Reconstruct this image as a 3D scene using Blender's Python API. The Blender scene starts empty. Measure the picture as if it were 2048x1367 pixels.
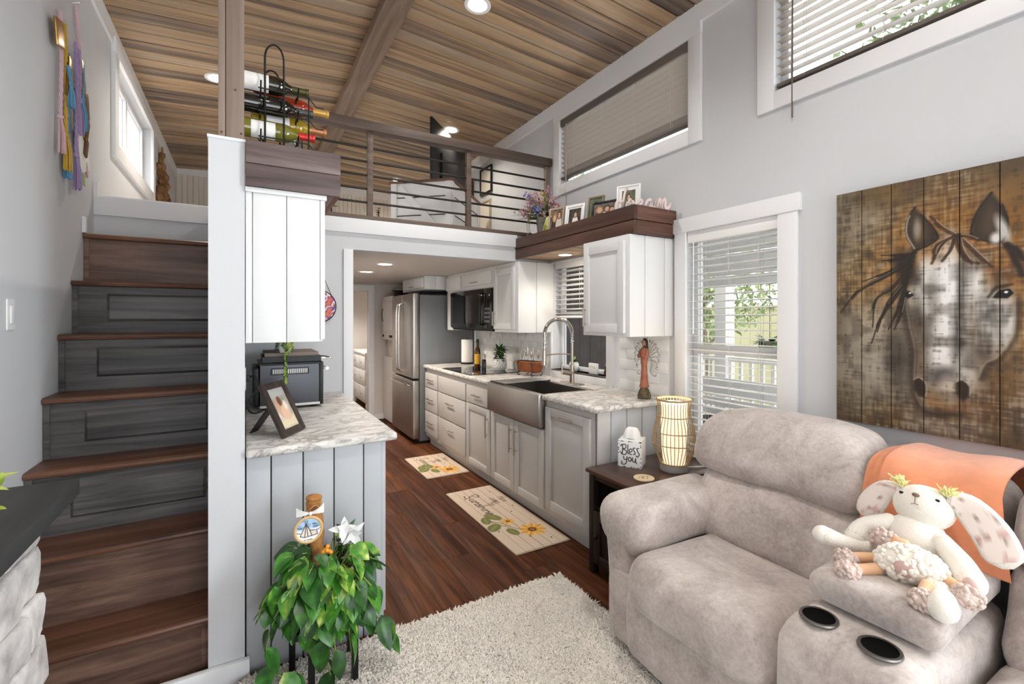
import bpy, bmesh, math, random
import numpy as np
from mathutils import Vector, Matrix, Euler

scene = bpy.context.scene
COL = scene.collection
RND = random.Random(11)
NP = np.random.RandomState(5)

# ---------------------------------------------------------------- camera
cam_d = bpy.data.cameras.new('camera'); cam = bpy.data.objects.new('camera', cam_d); COL.objects.link(cam)
cam.location = (0, 0, 1.42); cam.rotation_euler = (math.radians(90), 0, math.radians(-29.957))
cam_d.sensor_width = 36; cam_d.lens = 930 / 2048 * 36; cam_d.shift_y = -(683.5 - 638) / 2048; cam_d.clip_start = 0.05
scene.camera = cam

# ---------------------------------------------------------------- sky, sun, added fill, exposure
world = bpy.data.worlds.new('sky'); scene.world = world; world.use_nodes = True
bg = world.node_tree.nodes['Background']; bg.inputs[0].default_value = (0.90, 0.95, 1.0, 1); bg.inputs[1].default_value = 2.9
vs = scene.view_settings
vs.view_transform = 'Standard'; vs.look = 'None'; vs.gamma = 1.0; vs.use_curve_mapping = False; vs.exposure = 0.5

def area(name, loc, rot, sx, sy, power, col=(1, 1, 1), spread=None):
    l = bpy.data.lights.new(name, 'AREA'); l.shape = 'RECTANGLE'; l.size = sx; l.size_y = sy; l.energy = power; l.color = col
    if spread: l.spread = spread
    o = bpy.data.objects.new(name, l); COL.objects.link(o); o.location = loc; o.rotation_euler = rot
    return o
# added fill lights, set in doors and a window made up behind the camera
area('fill_light_rear', (0.83, -2.36, 1.05), (math.radians(90), 0, 0), 2.5, 1.9, 15, (0.88, 0.95, 1.0))
area('fill_light_right', (2.38, -.62, 1.5), (math.radians(90), 0, math.radians(90)), 1.2, 1.5, 66, (0.88, 0.95, 1.0))
sun_d = bpy.data.lights.new('sun', 'SUN'); sun_d.energy = 2.2; sun_d.angle = math.radians(2); sun_d.color = (1, .96, .9)
sun = bpy.data.objects.new('sun', sun_d); COL.objects.link(sun); sun.rotation_euler = (math.radians(28), math.radians(-16), 0)

# ---------------------------------------------------------------- colour / materials
def lin(h):
    if isinstance(h, str):
        h = h.lstrip('#'); h = [int(h[i:i+2], 16) / 255 for i in (0, 2, 4)]
    return tuple((c / 12.92 if c <= .04045 else ((c + .055) / 1.055) ** 2.4) for c in h)
def lin4(h): return lin(h) + (1,)

def new_mat(name):
    m = bpy.data.materials.new(name); m.use_nodes = True
    nt = m.node_tree; b = nt.nodes['Principled BSDF']
    return m, nt, b
def N(nt, t, **k):
    n = nt.nodes.new(t)
    for a, v in k.items():
        if a.startswith('i_'):
            key = a[2:]; key = int(key) if key.isdigit() else key.replace('_', ' ')
            n.inputs[key].default_value = v
        else: setattr(n, a, v)
    return n
def ramp(nt, stops):
    r = nt.nodes.new('ShaderNodeValToRGB'); e = r.color_ramp.elements
    e[0].position, e[0].color = stops[0][0], lin4(stops[0][1])
    e[1].position, e[1].color = stops[-1][0], lin4(stops[-1][1])
    for p, c in stops[1:-1]:
        x = e.new(p); x.color = lin4(c)
    return r
def objco(nt, scale=(1, 1, 1), rnd=0.0, rot=(0, 0, 0)):
    tc = N(nt, 'ShaderNodeTexCoord'); mp = N(nt, 'ShaderNodeMapping')
    mp.inputs['Scale'].default_value = scale; mp.inputs['Rotation'].default_value = rot
    nt.links.new(tc.outputs['Object'], mp.inputs['Vector'])
    if rnd:
        oi = N(nt, 'ShaderNodeObjectInfo'); mu = N(nt, 'ShaderNodeMath', operation='MULTIPLY', i_1=rnd)
        nt.links.new(oi.outputs['Random'], mu.inputs[0]); nt.links.new(mu.outputs[0], mp.inputs['Location'])
    return mp
def P(name, col, rough=.5, metal=0., var=.0, vscale=8., bump=0., bscale=60., spec=.5, coat=0., emit=None, estr=0., trans=0., ior=1.45, sheen=0., alpha=1., sss=0.):
    m, nt, b = new_mat(name)
    b.inputs['Base Color'].default_value = lin4(col); b.inputs['Roughness'].default_value = rough
    b.inputs['Metallic'].default_value = metal; b.inputs['Specular IOR Level'].default_value = spec
    b.inputs['Coat Weight'].default_value = coat; b.inputs['IOR'].default_value = ior
    b.inputs['Transmission Weight'].default_value = trans; b.inputs['Sheen Weight'].default_value = sheen
    b.inputs['Alpha'].default_value = alpha
    if sss: b.inputs['Subsurface Weight'].default_value = sss; b.inputs['Subsurface Radius'].default_value = (.01, .008, .006)
    if emit: b.inputs['Emission Color'].default_value = lin4(emit); b.inputs['Emission Strength'].default_value = estr
    if var or bump:
        mp = objco(nt)
        nz = N(nt, 'ShaderNodeTexNoise', i_Scale=vscale, i_Detail=5.)
        nt.links.new(mp.outputs[0], nz.inputs['Vector'])
        if var:
            c = lin(col); lo = [max(0, x * (1 - var)) for x in c]; hi = [min(1, x * (1 + var)) for x in c]
            r = nt.nodes.new('ShaderNodeValToRGB'); r.color_ramp.elements[0].position = .32; r.color_ramp.elements[1].position = .68
            r.color_ramp.elements[0].color = lo + [1]; r.color_ramp.elements[1].color = hi + [1]
            nt.links.new(nz.outputs['Fac'], r.inputs[0]); nt.links.new(r.outputs[0], b.inputs['Base Color'])
        if bump:
            n2 = N(nt, 'ShaderNodeTexNoise', i_Scale=bscale, i_Detail=4.); nt.links.new(mp.outputs[0], n2.inputs['Vector'])
            bp = N(nt, 'ShaderNodeBump', i_Strength=bump, i_Distance=.004); nt.links.new(n2.outputs['Fac'], bp.inputs['Height'])
            nt.links.new(bp.outputs[0], b.inputs['Normal'])
    return m
def wood(name, stops, axis='X', rough=.55, rnd=.35, across=26., along=1.3, spec=.4, coat=0., contrast=1., bump=.25, big=.3):
    """grain runs along 'axis'; every object takes its own offset and tone"""
    m, nt, b = new_mat(name)
    s = {'X': (along, across, across), 'Y': (across, along, across), 'Z': (across, across, along)}[axis]
    mp = objco(nt, s, 37.)
    nz = N(nt, 'ShaderNodeTexNoise', i_Scale=1., i_Detail=7., i_Roughness=.62, i_Distortion=.7)
    nt.links.new(mp.outputs[0], nz.inputs['Vector'])
    s2 = tuple(x * .22 for x in s); mp2 = objco(nt, s2, 91.)
    n2 = N(nt, 'ShaderNodeTexNoise', i_Scale=1., i_Detail=3., i_Distortion=1.2); nt.links.new(mp2.outputs[0], n2.inputs['Vector'])
    oi = N(nt, 'ShaderNodeObjectInfo')
    a = N(nt, 'ShaderNodeMath', operation='MULTIPLY_ADD', i_1=contrast, i_2=.5 - .5 * contrast); nt.links.new(nz.outputs['Fac'], a.inputs[0])
    c = N(nt, 'ShaderNodeMath', operation='MULTIPLY_ADD', i_1=big * 2, i_2=-big); nt.links.new(n2.outputs['Fac'], c.inputs[0])
    d = N(nt, 'ShaderNodeMath', operation='MULTIPLY_ADD', i_1=rnd, i_2=-rnd / 2); nt.links.new(oi.outputs['Random'], d.inputs[0])
    e = N(nt, 'ShaderNodeMath', operation='ADD'); nt.links.new(a.outputs[0], e.inputs[0]); nt.links.new(c.outputs[0], e.inputs[1])
    f = N(nt, 'ShaderNodeMath', operation='ADD'); nt.links.new(e.outputs[0], f.inputs[0]); nt.links.new(d.outputs[0], f.inputs[1])
    r = ramp(nt, stops); nt.links.new(f.outputs[0], r.inputs[0]); nt.links.new(r.outputs[0], b.inputs['Base Color'])
    b.inputs['Roughness'].default_value = rough; b.inputs['Specular IOR Level'].default_value = spec; b.inputs['Coat Weight'].default_value = coat
    b.inputs['Coat Roughness'].default_value = .3
    if bump:
        bp = N(nt, 'ShaderNodeBump', i_Strength=bump, i_Distance=.002); nt.links.new(nz.outputs['Fac'], bp.inputs['Height']); nt.links.new(bp.outputs[0], b.inputs['Normal'])
    return m
def marble(name):
    m, nt, b = new_mat(name)
    mp = objco(nt, (1.0, 2.2, 2.2), 0, (0, 0, .5))
    n1 = N(nt, 'ShaderNodeTexNoise', i_Scale=3.2, i_Detail=9., i_Roughness=.62, i_Distortion=2.2); nt.links.new(mp.outputs[0], n1.inputs['Vector'])
    n2 = N(nt, 'ShaderNodeTexNoise', i_Scale=9., i_Detail=6., i_Distortion=1.2); nt.links.new(mp.outputs[0], n2.inputs['Vector'])
    r = ramp(nt, [(.30, '#e9e6e2'), (.44, '#dedad5'), (.495, '#a29d98'), (.53, '#d6d2cd'), (.62, '#e6e3df'), (.72, '#bdb8b2'), (.8, '#e4e0db')])
    nt.links.new(n1.outputs['Fac'], r.inputs[0])
    r2 = ramp(nt, [(.35, '#cfcbc6'), (.6, '#ffffff')]); nt.links.new(n2.outputs['Fac'], r2.inputs[0])
    mx = N(nt, 'ShaderNodeMix', data_type='RGBA', blend_type='MULTIPLY'); mx.inputs[0].default_value = .55
    nt.links.new(r.outputs[0], mx.inputs[6]); nt.links.new(r2.outputs[0], mx.inputs[7]); nt.links.new(mx.outputs[2], b.inputs['Base Color'])
    b.inputs['Roughness'].default_value = .42
    return m
def suede(name, c0, c1, c2):
    m, nt, b = new_mat(name)
    mp = objco(nt)
    n1 = N(nt, 'ShaderNodeTexNoise', i_Scale=7., i_Detail=6., i_Roughness=.65, i_Distortion=.6); nt.links.new(mp.outputs[0], n1.inputs['Vector'])
    n2 = N(nt, 'ShaderNodeTexNoise', i_Scale=70., i_Detail=4., i_Roughness=.7); nt.links.new(mp.outputs[0], n2.inputs['Vector'])
    mx0 = N(nt, 'ShaderNodeMath', operation='MULTIPLY_ADD', i_1=.35); nt.links.new(n2.outputs['Fac'], mx0.inputs[0]); 
    ad = N(nt, 'ShaderNodeMath', operation='MULTIPLY', i_1=.65); nt.links.new(n1.outputs['Fac'], ad.inputs[0]); nt.links.new(ad.outputs[0], mx0.inputs[2])
    r = ramp(nt, [(.36, c0), (.5, c1), (.63, c2)]); nt.links.new(mx0.outputs[0], r.inputs[0]); nt.links.new(r.outputs[0], b.inputs['Base Color'])
    b.inputs['Roughness'].default_value = .95; b.inputs['Sheen Weight'].default_value = .35; b.inputs['Sheen Roughness'].default_value = .5; b.inputs['Specular IOR Level'].default_value = .15
    n3 = N(nt, 'ShaderNodeTexNoise', i_Scale=16., i_Detail=5.); nt.links.new(mp.outputs[0], n3.inputs['Vector'])
    bp = N(nt, 'ShaderNodeBump', i_Strength=.35, i_Distance=.012); nt.links.new(n3.outputs['Fac'], bp.inputs['Height']); nt.links.new(bp.outputs[0], b.inputs['Normal'])
    return m
def painted(name, rough=.6, bump=0.):
    m, nt, b = new_mat(name)
    at = N(nt, 'ShaderNodeVertexColor', layer_name='Col'); nt.links.new(at.outputs[0], b.inputs['Base Color']); b.inputs['Roughness'].default_value = rough
    return m
def leafmat(name, cols, rough=.35):
    m, nt, b = new_mat(name)
    mp = objco(nt, (1, 1, 1), 13.)
    nz = N(nt, 'ShaderNodeTexNoise', i_Scale=22., i_Detail=3.); nt.links.new(mp.outputs[0], nz.inputs['Vector'])
    oi = N(nt, 'ShaderNodeObjectInfo'); mu = N(nt, 'ShaderNodeMath', operation='MULTIPLY_ADD', i_1=.5, i_2=-.25); nt.links.new(oi.outputs['Random'], mu.inputs[0])
    ad = N(nt, 'ShaderNodeMath', operation='ADD'); nt.links.new(nz.outputs['Fac'], ad.inputs[0]); nt.links.new(mu.outputs[0], ad.inputs[1])
    r = ramp(nt, cols); nt.links.new(ad.outputs[0], r.inputs[0]); nt.links.new(r.outputs[0], b.inputs['Base Color'])
    b.inputs['Roughness'].default_value = rough
    return m

M = {}
M['wall'] = P('wall_paint', '#d0d1d3', .85, var=.015, vscale=3, bump=.08, bscale=160)
M['trim'] = P('white_trim_paint', '#ebebec', .45)
M['cabwhite'] = P('white_cabinet_paint', '#e1e1e0', .42)
M['cabgrey'] = P('grey_cabinet_paint', '#bdb9b5', .42)
M['pangrey'] = P('pale_grey_panel_paint', '#b3b5b8', .5)
M['gap'] = P('dark_joint', '#4a4846', .9)
M['softceil'] = P('soffit_paint', '#d3cbc4', .8)
M['cream'] = P('cream_beadboard', '#e6ddd0', .6)
M['ceil'] = wood('ceiling_boards', [(.10, '#5a4c42'), (.30, '#7f6c5d'), (.46, '#9f8266'), (.6, '#b99a77'), (.74, '#a08e7c'), (.92, '#cbb192')], 'X', .5, .42, 20, .8, big=.36, contrast=1.15)
M['ceilback'] = P('ceiling_backing', '#2b221c', .9)
M['beam'] = wood('beam_wood', [(.2, '#5c4a3f'), (.45, '#806c5d'), (.65, '#97816f'), (.9, '#a89484')], 'Y', .6, .1, 20, 1.0, big=.2)
M['post'] = wood('post_wood', [(.2, '#57493f'), (.45, '#7c6a5e'), (.65, '#8f7c70'), (.9, '#a39184')], 'Z', .6, .2, 20, .9, big=.2)
M['bin'] = wood('weathered_bin_wood', [(.15, '#3d3230'), (.4, '#625350'), (.6, '#7a6a66'), (.9, '#8f807c')], 'X', .6, .3, 22, 1.0, big=.25)
M['rail'] = wood('rail_wood', [(.15, '#40352f'), (.45, '#5d4e45'), (.7, '#756459'), (.9, '#86766a')], 'X', .55, .15, 24, 1.0, big=.2)
M['iron'] = P('black_iron', '#2b2624', .5, .5)
M['shelf'] = wood('walnut_shelf_wood', [(.15, '#2c1c15'), (.42, '#4e3428'), (.62, '#67473a'), (.9, '#7c5a49')], 'Y', .5, .35, 20, 1.0, big=.3)
M['shelfx'] = wood('walnut_shelf_wood_end', [(.15, '#2c1c15'), (.42, '#4e3428'), (.62, '#67473a'), (.9, '#7c5a49')], 'X', .5, .35, 20, 1.0, big=.3)
M['floor'] = wood('floor_vinyl_plank', [(.12, '#29140a'), (.36, '#422213'), (.54, '#56301b'), (.7, '#673d24'), (.92, '#7a4b2d')], 'Y', .55, .2, 34, 1.8, spec=.15, big=.22, contrast=1.4)
M['subfloor'] = P('subfloor', '#1d120c', .8)
M['tread'] = wood('stair_tread_wood', [(.15, '#38241a'), (.42, '#59392a'), (.62, '#6f4a36'), (.9, '#8a6048')], 'X', .35, .15, 24, 1.2, coat=.25, contrast=1.5)
M['riser'] = wood('stair_riser_wood', [(.15, '#2f2d2d'), (.45, '#484544'), (.65, '#5a5655'), (.9, '#6c6765')], 'X', .45, .15, 26, 1.4, coat=.1, contrast=1.7)
M['riserbrown'] = wood('stair_riser_brown', [(.15, '#3a2a22'), (.42, '#5e463a'), (.62, '#75594b'), (.9, '#8b6e5e')], 'X', .45, .25, 20, 1.8, coat=.1, big=.35, contrast=1.6)
M['mantel'] = wood('mantel_wood', [(.15, '#17161a'), (.5, '#2c2c2d'), (.75, '#3c3b39'), (.95, '#4b4943')], 'Y', .5, .1, 26, 1.1)
M['stone'] = P('ledger_stone', '#bdb9b7', .9, var=.35, vscale=14, bump=.9, bscale=28)
M['marble'] = marble('marble_laminate')
M['steel'] = P('brushed_steel', '#b4aea8', .33, 1.0, var=.06, vscale=3)
M['steeldark'] = P('sink_basin_steel', '#7f7a75', .38, 1.0)
M['nickel'] = P('brushed_nickel', '#b9aea2', .28, 1.0)
M['chrome'] = P('polished_steel', '#d6d4d2', .14, 1.0)
M['fridgeside'] = P('fridge_side_grey', '#7c7e81', .45, .3)
M['blackglass'] = P('black_glass', '#0c0b0b', .06, spec=.6)
M['well'] = P('cup_well_black', '#060505', .9, spec=.1)
M['black'] = P('black_plastic', '#171616', .45)
M['blackmetal'] = P('black_metal', '#141313', .45, .4)
M['white'] = P('white_plastic', '#f0efed', .35)
M['appliance'] = P('white_appliance', '#eae4e0', .35)
M['paper'] = P('tissue_paper', '#f5f2ee', .9, bump=.3, bscale=30)
M['tableW'] = wood('side_table_wood', [(.15, '#261610'), (.45, '#402619'), (.65, '#523222'), (.9, '#633f2c')], 'Y', .35, .15, 22, 1.1, coat=.3)
M['tableD'] = wood('side_table_dark', [(.2, '#16100d'), (.6, '#2a1e18'), (.9, '#382922')], 'Z', .45, .1, 22, 1.1)
M['sofa'] = suede('sofa_suede', '#a1958e', '#bcb0a9', '#d0c5be')
M['seam'] = P('sofa_seam', '#7f7169', .95)
M['rug'] = P('rug_pile', '#f2eae0', .95, var=.05, vscale=10, sheen=.3)
M['glass'] = P('window_glass', '#ffffff', .02, trans=1., ior=1.02, spec=.2)
M['blindW'] = P('white_blind', '#eeedea', .5)
M['blindT'] = P('taupe_blind', '#b3a99e', .45)
M['blindD'] = P('dark_taupe_headrail', '#6b6159', .5)
M['cord'] = P('blind_cord', '#cfcac2', .8)
M['bulb'] = P('lamp_disc', '#ffffff', .5, emit='#fff1dc', estr=10.)
M['soil'] = P('soil', '#2a2019', .95)
M['leaf'] = leafmat('pothos_leaf', [(.2, '#183c12'), (.45, '#2f641f'), (.66, '#4a8a2e'), (.8, '#86a93e'), (.95, '#cfd98a')])
M['leafdk'] = leafmat('dark_leaf', [(.2, '#223a1c'), (.5, '#3f6430'), (.8, '#6f8d4c')], .5)
M['leafyel'] = leafmat('lime_leaf', [(.2, '#7d9a2c'), (.5, '#aac246'), (.8, '#d5dd7a')], .5)
M['leafext'] = leafmat('tree_leaf', [(.2, '#4c5a37'), (.5, '#78865a'), (.8, '#a3b082')], .7)
M['stem'] = P('green_stem', '#7a8a3f', .6)
M['paint'] = painted('painted_picture')
M['paintm'] = painted('printed_mat', .75)

# ---------------------------------------------------------------- mesh builder
class MB:
    def __init__(s): s.v = []; s.f = []
    def add(s, vs, fs, T=None):
        o = len(s.v)
        if T is not None: vs = [T @ Vector(p) for p in vs]
        s.v.extend([tuple(p) for p in vs]); s.f.extend([tuple(i + o for i in f) for f in fs]); return s
    def box(s, x0, x1, y0, y1, z0, z1, T=None):
        v = [(x0,y0,z0),(x1,y0,z0),(x1,y1,z0),(x0,y1,z0),(x0,y0,z1),(x1,y0,z1),(x1,y1,z1),(x0,y1,z1)]
        return s.add(v, [(0,3,2,1),(4,5,6,7),(0,1,5,4),(1,2,6,5),(2,3,7,6),(3,0,4,7)], T)
    def cbox(s, c, d, T=None):
        return s.box(c[0]-d[0]/2, c[0]+d[0]/2, c[1]-d[1]/2, c[1]+d[1]/2, c[2]-d[2]/2, c[2]+d[2]/2, T)
    def cyl(s, p0, p1, r0, r1=None, n=12, caps=True):
        r1 = r0 if r1 is None else r1
        p0, p1 = Vector(p0), Vector(p1); d = (p1 - p0)
        q = d.to_track_quat('Z', 'Y'); L = d.length
        v = []; 
        for k in range(n):
            a = 2 * math.pi * k / n; c, sn = math.cos(a), math.sin(a)
            v.append(p0 + q @ Vector((r0*c, r0*sn, 0))); v.append(p0 + q @ Vector((r1*c, r1*sn, L)))
        f = [(2*k, 2*((k+1) % n), 2*((k+1) % n)+1, 2*k+1) for k in range(n)]
        if caps: f += [tuple(2*k for k in range(n))[::-1], tuple(2*k+1 for k in range(n))]
        return s.add(v, f)
    def tube(s, pts, r, n=8, closed=False, caps=True, T=None, flat=None):
        pts = [Vector(p) for p in pts]; m = len(pts); rs = r if hasattr(r, '__len__') else [r] * m
        v = []; up = None
        for i, p in enumerate(pts):
            a = pts[(i-1) % m] if (i or closed) else p; b = pts[(i+1) % m] if (i < m-1 or closed) else p
            t = (b - a)
            if t.length < 1e-9: t = Vector((0, 0, 1))
            t.normalize()
            if up is None:
                up = Vector((0, 0, 1)) if abs(t.z) < .9 else Vector((1, 0, 0))
            x = up - t * up.dot(t)
            if x.length < 1e-6: x = t.orthogonal()
            x.normalize(); y = t.cross(x); up = x
            for k in range(n):
                an = 2 * math.pi * k / n
                v.append(p + rs[i] * (x * math.cos(an) + y * math.sin(an) * (flat or 1)))
        f = []
        for i in range(m if closed else m - 1):
            j = (i + 1) % m
            for k in range(n):
                l = (k + 1) % n; f.append((i*n+k, i*n+l, j*n+l, j*n+k))
        if caps and not closed: f += [tuple(range(n))[::-1], tuple((m-1)*n + k for k in range(n))]
        return s.add(v, f, T)
    def lathe(s, prof, c=(0, 0, 0), n=24, T=None, sy=1., caps=True):
        v = []; m = len(prof)
        for k in range(n):
            a = 2 * math.pi * k / n
            for r, z in prof: v.append((c[0] + r*math.cos(a), c[1] + r*math.sin(a)*sy, c[2] + z))
        f = []
        for k in range(n):
            l = (k + 1) % n
            for i in range(m - 1): f.append((k*m+i, l*m+i, l*m+i+1, k*m+i+1))
        if caps and prof[0][0] > 1e-6: f.append(tuple(k*m for k in range(n))[::-1])
        if caps and prof[-1][0] > 1e-6: f.append(tuple(k*m+m-1 for k in range(n)))
        return s.add(v, f, T)
    def ball(s, c, r, nu=14, nv=9, T=None, jit=0.):
        rx, ry, rz = r if hasattr(r, '__len__') else (r, r, r)
        v = [(c[0], c[1], c[2] - rz)]
        for j in range(1, nv):
            t = math.pi * j / nv
            for i in range(nu):
                a = 2*math.pi*i/nu; q = 1 + (RND.uniform(-jit, jit) if jit else 0)
                v.append((c[0]+q*rx*math.sin(t)*math.cos(a), c[1]+q*ry*math.sin(t)*math.sin(a), c[2]-q*rz*math.cos(t)))
        v.append((c[0], c[1], c[2] + rz)); e = len(v) - 1
        f = [(0, 1+(i+1) % nu, 1+i) for i in range(nu)]
        for j in range(nv-2):
            for i in range(nu):
                a = 1+j*nu+i; b = 1+j*nu+(i+1) % nu; f.append((a, b, b+nu, a+nu))
        o = 1+(nv-2)*nu
        f += [(o+i, o+(i+1) % nu, e) for i in range(nu)]
        return s.add(v, f, T)
    def prism(s, poly, h0, h1, T=None):
        n = len(poly); v = [(x, y, h0) for x, y in poly] + [(x, y, h1) for x, y in poly]
        f = [tuple(range(n))[::-1], tuple(range(n, 2*n))] + [(i, (i+1) % n, (i+1) % n+n, i+n) for i in range(n)]
        return s.add(v, f, T)
    def grid(s, fn, nu, nv, T=None):
        v = [fn(i/nu, j/nv) for j in range(nv+1) for i in range(nu+1)]
        f = [(j*(nu+1)+i, j*(nu+1)+i+1, (j+1)*(nu+1)+i+1, (j+1)*(nu+1)+i) for j in range(nv) for i in range(nu)]
        return s.add(v, f, T)
    def soft(s, x0, x1, y0, y1, z0, z1, r, n=(14, 14, 8), warp=None):
        """rounded cushion-like box"""
        c = Vector(((x0+x1)/2, (y0+y1)/2, (z0+z1)/2)); h = Vector(((x1-x0)/2, (y1-y0)/2, (z1-z0)/2))
        rr = [min(r, h[i]*.98) for i in range(3)]
        idx = {}; vs = []; fs = []
        def vert(p):
            k = (round(p[0], 5), round(p[1], 5), round(p[2], 5))
            if k not in idx:
                q = Vector([p[i]*h[i] for i in range(3)])
                inn = Vector([max(-(h[i]-rr[i]), min(h[i]-rr[i], q[i])) for i in range(3)])
                d = Vector([(q[i]-inn[i])/rr[i] for i in range(3)])
                if d.length > 1e-9:
                    d = d / d.length * max(abs(d.x), abs(d.y), abs(d.z)) ** 0
                    q = inn + Vector([d[i]*rr[i] for i in range(3)])
                q = q + c
                if warp: q = warp(q)
                idx[k] = len(vs); vs.append(tuple(q))
            return idx[k]
        def ts(m): return [math.sin((2*i/m-1)*math.pi/2*.85)/math.sin(math.pi/2*.85) for i in range(m+1)]
        tx, ty, tz = ts(n[0]), ts(n[1]), ts(n[2])
        for sgn in (-1, 1):
            for A, B, fn in ((ty, tz, lambda a, b: (sgn, a, b)), (tz, tx, lambda a, b: (b, sgn, a)), (tx, ty, lambda a, b: (a, b, sgn))):
                for i in range(len(A)-1):
                    for j in range(len(B)-1):
                        q = [vert(fn(A[i], B[j])), vert(fn(A[i+1], B[j])), vert(fn(A[i+1], B[j+1])), vert(fn(A[i], B[j+1]))]
                        fs.append(tuple(q) if sgn > 0 else tuple(q[::-1]))
        return s.add(vs, fs)
    def mesh(s, name, mat, off=(0, 0, 0), bevel=0., seg=2, smooth=35):
        me = bpy.data.meshes.new(name)
        me.from_pydata([(p[0]-off[0], p[1]-off[1], p[2]-off[2]) for p in s.v], [], s.f)
        if bevel:
            bm = bmesh.new(); bm.from_mesh(me); bmesh.ops.recalc_face_normals(bm, faces=bm.faces)
            ed = [e for e in bm.edges if len(e.link_faces) == 2 and e.calc_face_angle(0) > .6]
            bmesh.ops.bevel(bm, geom=ed, offset=bevel, segments=seg, profile=.5, affect='EDGES', clamp_overlap=True)
            bm.to_mesh(me); bm.free()
        me.validate()
        if smooth:
            me.polygons.foreach_set('use_smooth', [True]*len(me.polygons)); me.set_sharp_from_angle(angle=math.radians(smooth))
        mats = mat if isinstance(mat, (list, tuple)) else [mat]
        for q in mats: me.materials.append(M[q] if isinstance(q, str) else q)
        return me
    def build(s, name, mat, parent=None, bevel=0., seg=2, smooth=35, w=True, kind=None):
        off = (0, 0, 0)
        if parent is not None and w:
            t = parent
            while t.parent: t = t.parent
            off = t.location
        o = bpy.data.objects.new(name, s.mesh(name, mat, off, bevel, seg, smooth)); COL.objects.link(o)
        if parent is not None: o.parent = parent
        if kind: o['kind'] = kind
        return o
def thing(name, label, cat, loc=(0, 0, 0), rz=0., group=None, kind=None):
    o = bpy.data.objects.new(name, None); COL.objects.link(o); o.location = loc; o.rotation_euler = (0, 0, rz); o.empty_display_size = .05
    o['label'] = label; o['category'] = cat
    if group: o['group'] = group
    if kind: o['kind'] = kind
    return o
def tag(o, label, cat=None, group=None, kind=None):
    o['label'] = label
    if cat: o['category'] = cat
    if group: o['group'] = group
    if kind: o['kind'] = kind
    return o
def struct(o, label=None):
    o['kind'] = 'structure'
    if label: o['label'] = label
    return o
def piece(name, me, parent, loc, rot=(0, 0, 0), scale=(1, 1, 1)):
    """an alike piece: its own object, shared mesh; loc in world for an unrotated parent at its base"""
    o = bpy.data.objects.new(name, me); COL.objects.link(o); o.parent = parent
    t = parent; off = Vector((0, 0, 0))
    while t is not None: off = off + t.location; t = t.parent
    o.location = Vector(loc) - off; o.rotation_euler = rot; o.scale = scale
    return o
def boxmesh(name, dx, dy, dz, mat, bevel=0.):
    return MB().cbox((0, 0, 0), (dx, dy, dz)).mesh(name, mat, bevel=bevel)
def point(name, loc, power, col=(1, .86, .7), r=.05, parent=None):
    l = bpy.data.lights.new(name, 'POINT'); l.energy = power; l.color = col; l.shadow_soft_size = r
    o = bpy.data.objects.new(name, l); COL.objects.link(o); o.location = loc; return o
def spot(name, loc, power, col=(1, .88, .74), ang=150, r=.05, rot=(0, 0, 0)):
    l = bpy.data.lights.new(name, 'SPOT'); l.energy = power; l.color = col; l.spot_size = math.radians(ang); l.spot_blend = .8; l.shadow_soft_size = r
    o = bpy.data.objects.new(name, l); COL.objects.link(o); o.location = loc; o.rotation_euler = rot; return o

# ---- flat print: colour fields on a fine grid
def vnoise(U, V, sc, seed=0):
    rs = np.random.RandomState(seed); g = rs.rand(64, 64)
    x = U*sc; y = V*sc; xi = np.floor(x).astype(int); yi = np.floor(y).astype(int); fx = x-xi; fy = y-yi
    fx = fx*fx*(3-2*fx); fy = fy*fy*(3-2*fy)
    a = g[yi % 64, xi % 64]; b = g[yi % 64, (xi+1) % 64]; c = g[(yi+1) % 64, xi % 64]; d = g[(yi+1) % 64, (xi+1) % 64]
    return (a*(1-fx)+b*fx)*(1-fy)+(c*(1-fx)+d*fx)*fy
class Pic:
    def __init__(s, U, V, col): s.U = U; s.V = V; s.c = np.zeros(U.shape+(3,)); s.c[:] = rgb(col)
    def put(s, a, col):
        col = rgb(col) if isinstance(col, str) else np.asarray(col); a = np.clip(a, 0, 1)[..., None]; s.c = s.c*(1-a)+col*a
    def dist(s, pts):
        D = np.full(s.U.shape, 9.); 
        for (x0, y0), (x1, y1) in zip(pts[:-1], pts[1:]):
            dx, dy = x1-x0, y1-y0; L = dx*dx+dy*dy+1e-12
            t = np.clip(((s.U-x0)*dx+(s.V-y0)*dy)/L, 0, 1); D = np.minimum(D, np.hypot(s.U-x0-t*dx, s.V-y0-t*dy))
        return D
    def stroke(s, pts, w, col, soft=None, a=1.):
        soft = soft or w*.5; s.put(a*np.clip((w-s.dist(pts))/soft+.5, 0, 1), col)
    def ell(s, cx, cy, rx, ry, col, soft=.25, a=1., rot=0.):
        c, sn = math.cos(rot), math.sin(rot); x = s.U-cx; y = s.V-cy
        d = np.hypot((x*c+y*sn)/rx, (-x*sn+y*c)/ry); s.put(a*np.clip((1-d)/soft+.5, 0, 1), col)
    def poly(s, pts, col, soft=.004, a=1.):
        ins = np.zeros(s.U.shape, bool); n = len(pts)
        for i in range(n):
            x0, y0 = pts[i]; x1, y1 = pts[(i+1) % n]
            if y0 == y1: continue
            k = ((y0 > s.V) != (y1 > s.V)) & (s.U < (x1-x0)*(s.V-y0)/(y1-y0)+x0); ins ^= k
        D = s.dist(list(pts)+[pts[0]]); sd = np.where(ins, D, -D); s.put(a*np.clip(sd/soft+.5, 0, 1), col)
def rgb(h): h = h.lstrip('#'); return np.array([int(h[i:i+2], 16)/255 for i in (0, 2, 4)])
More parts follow.
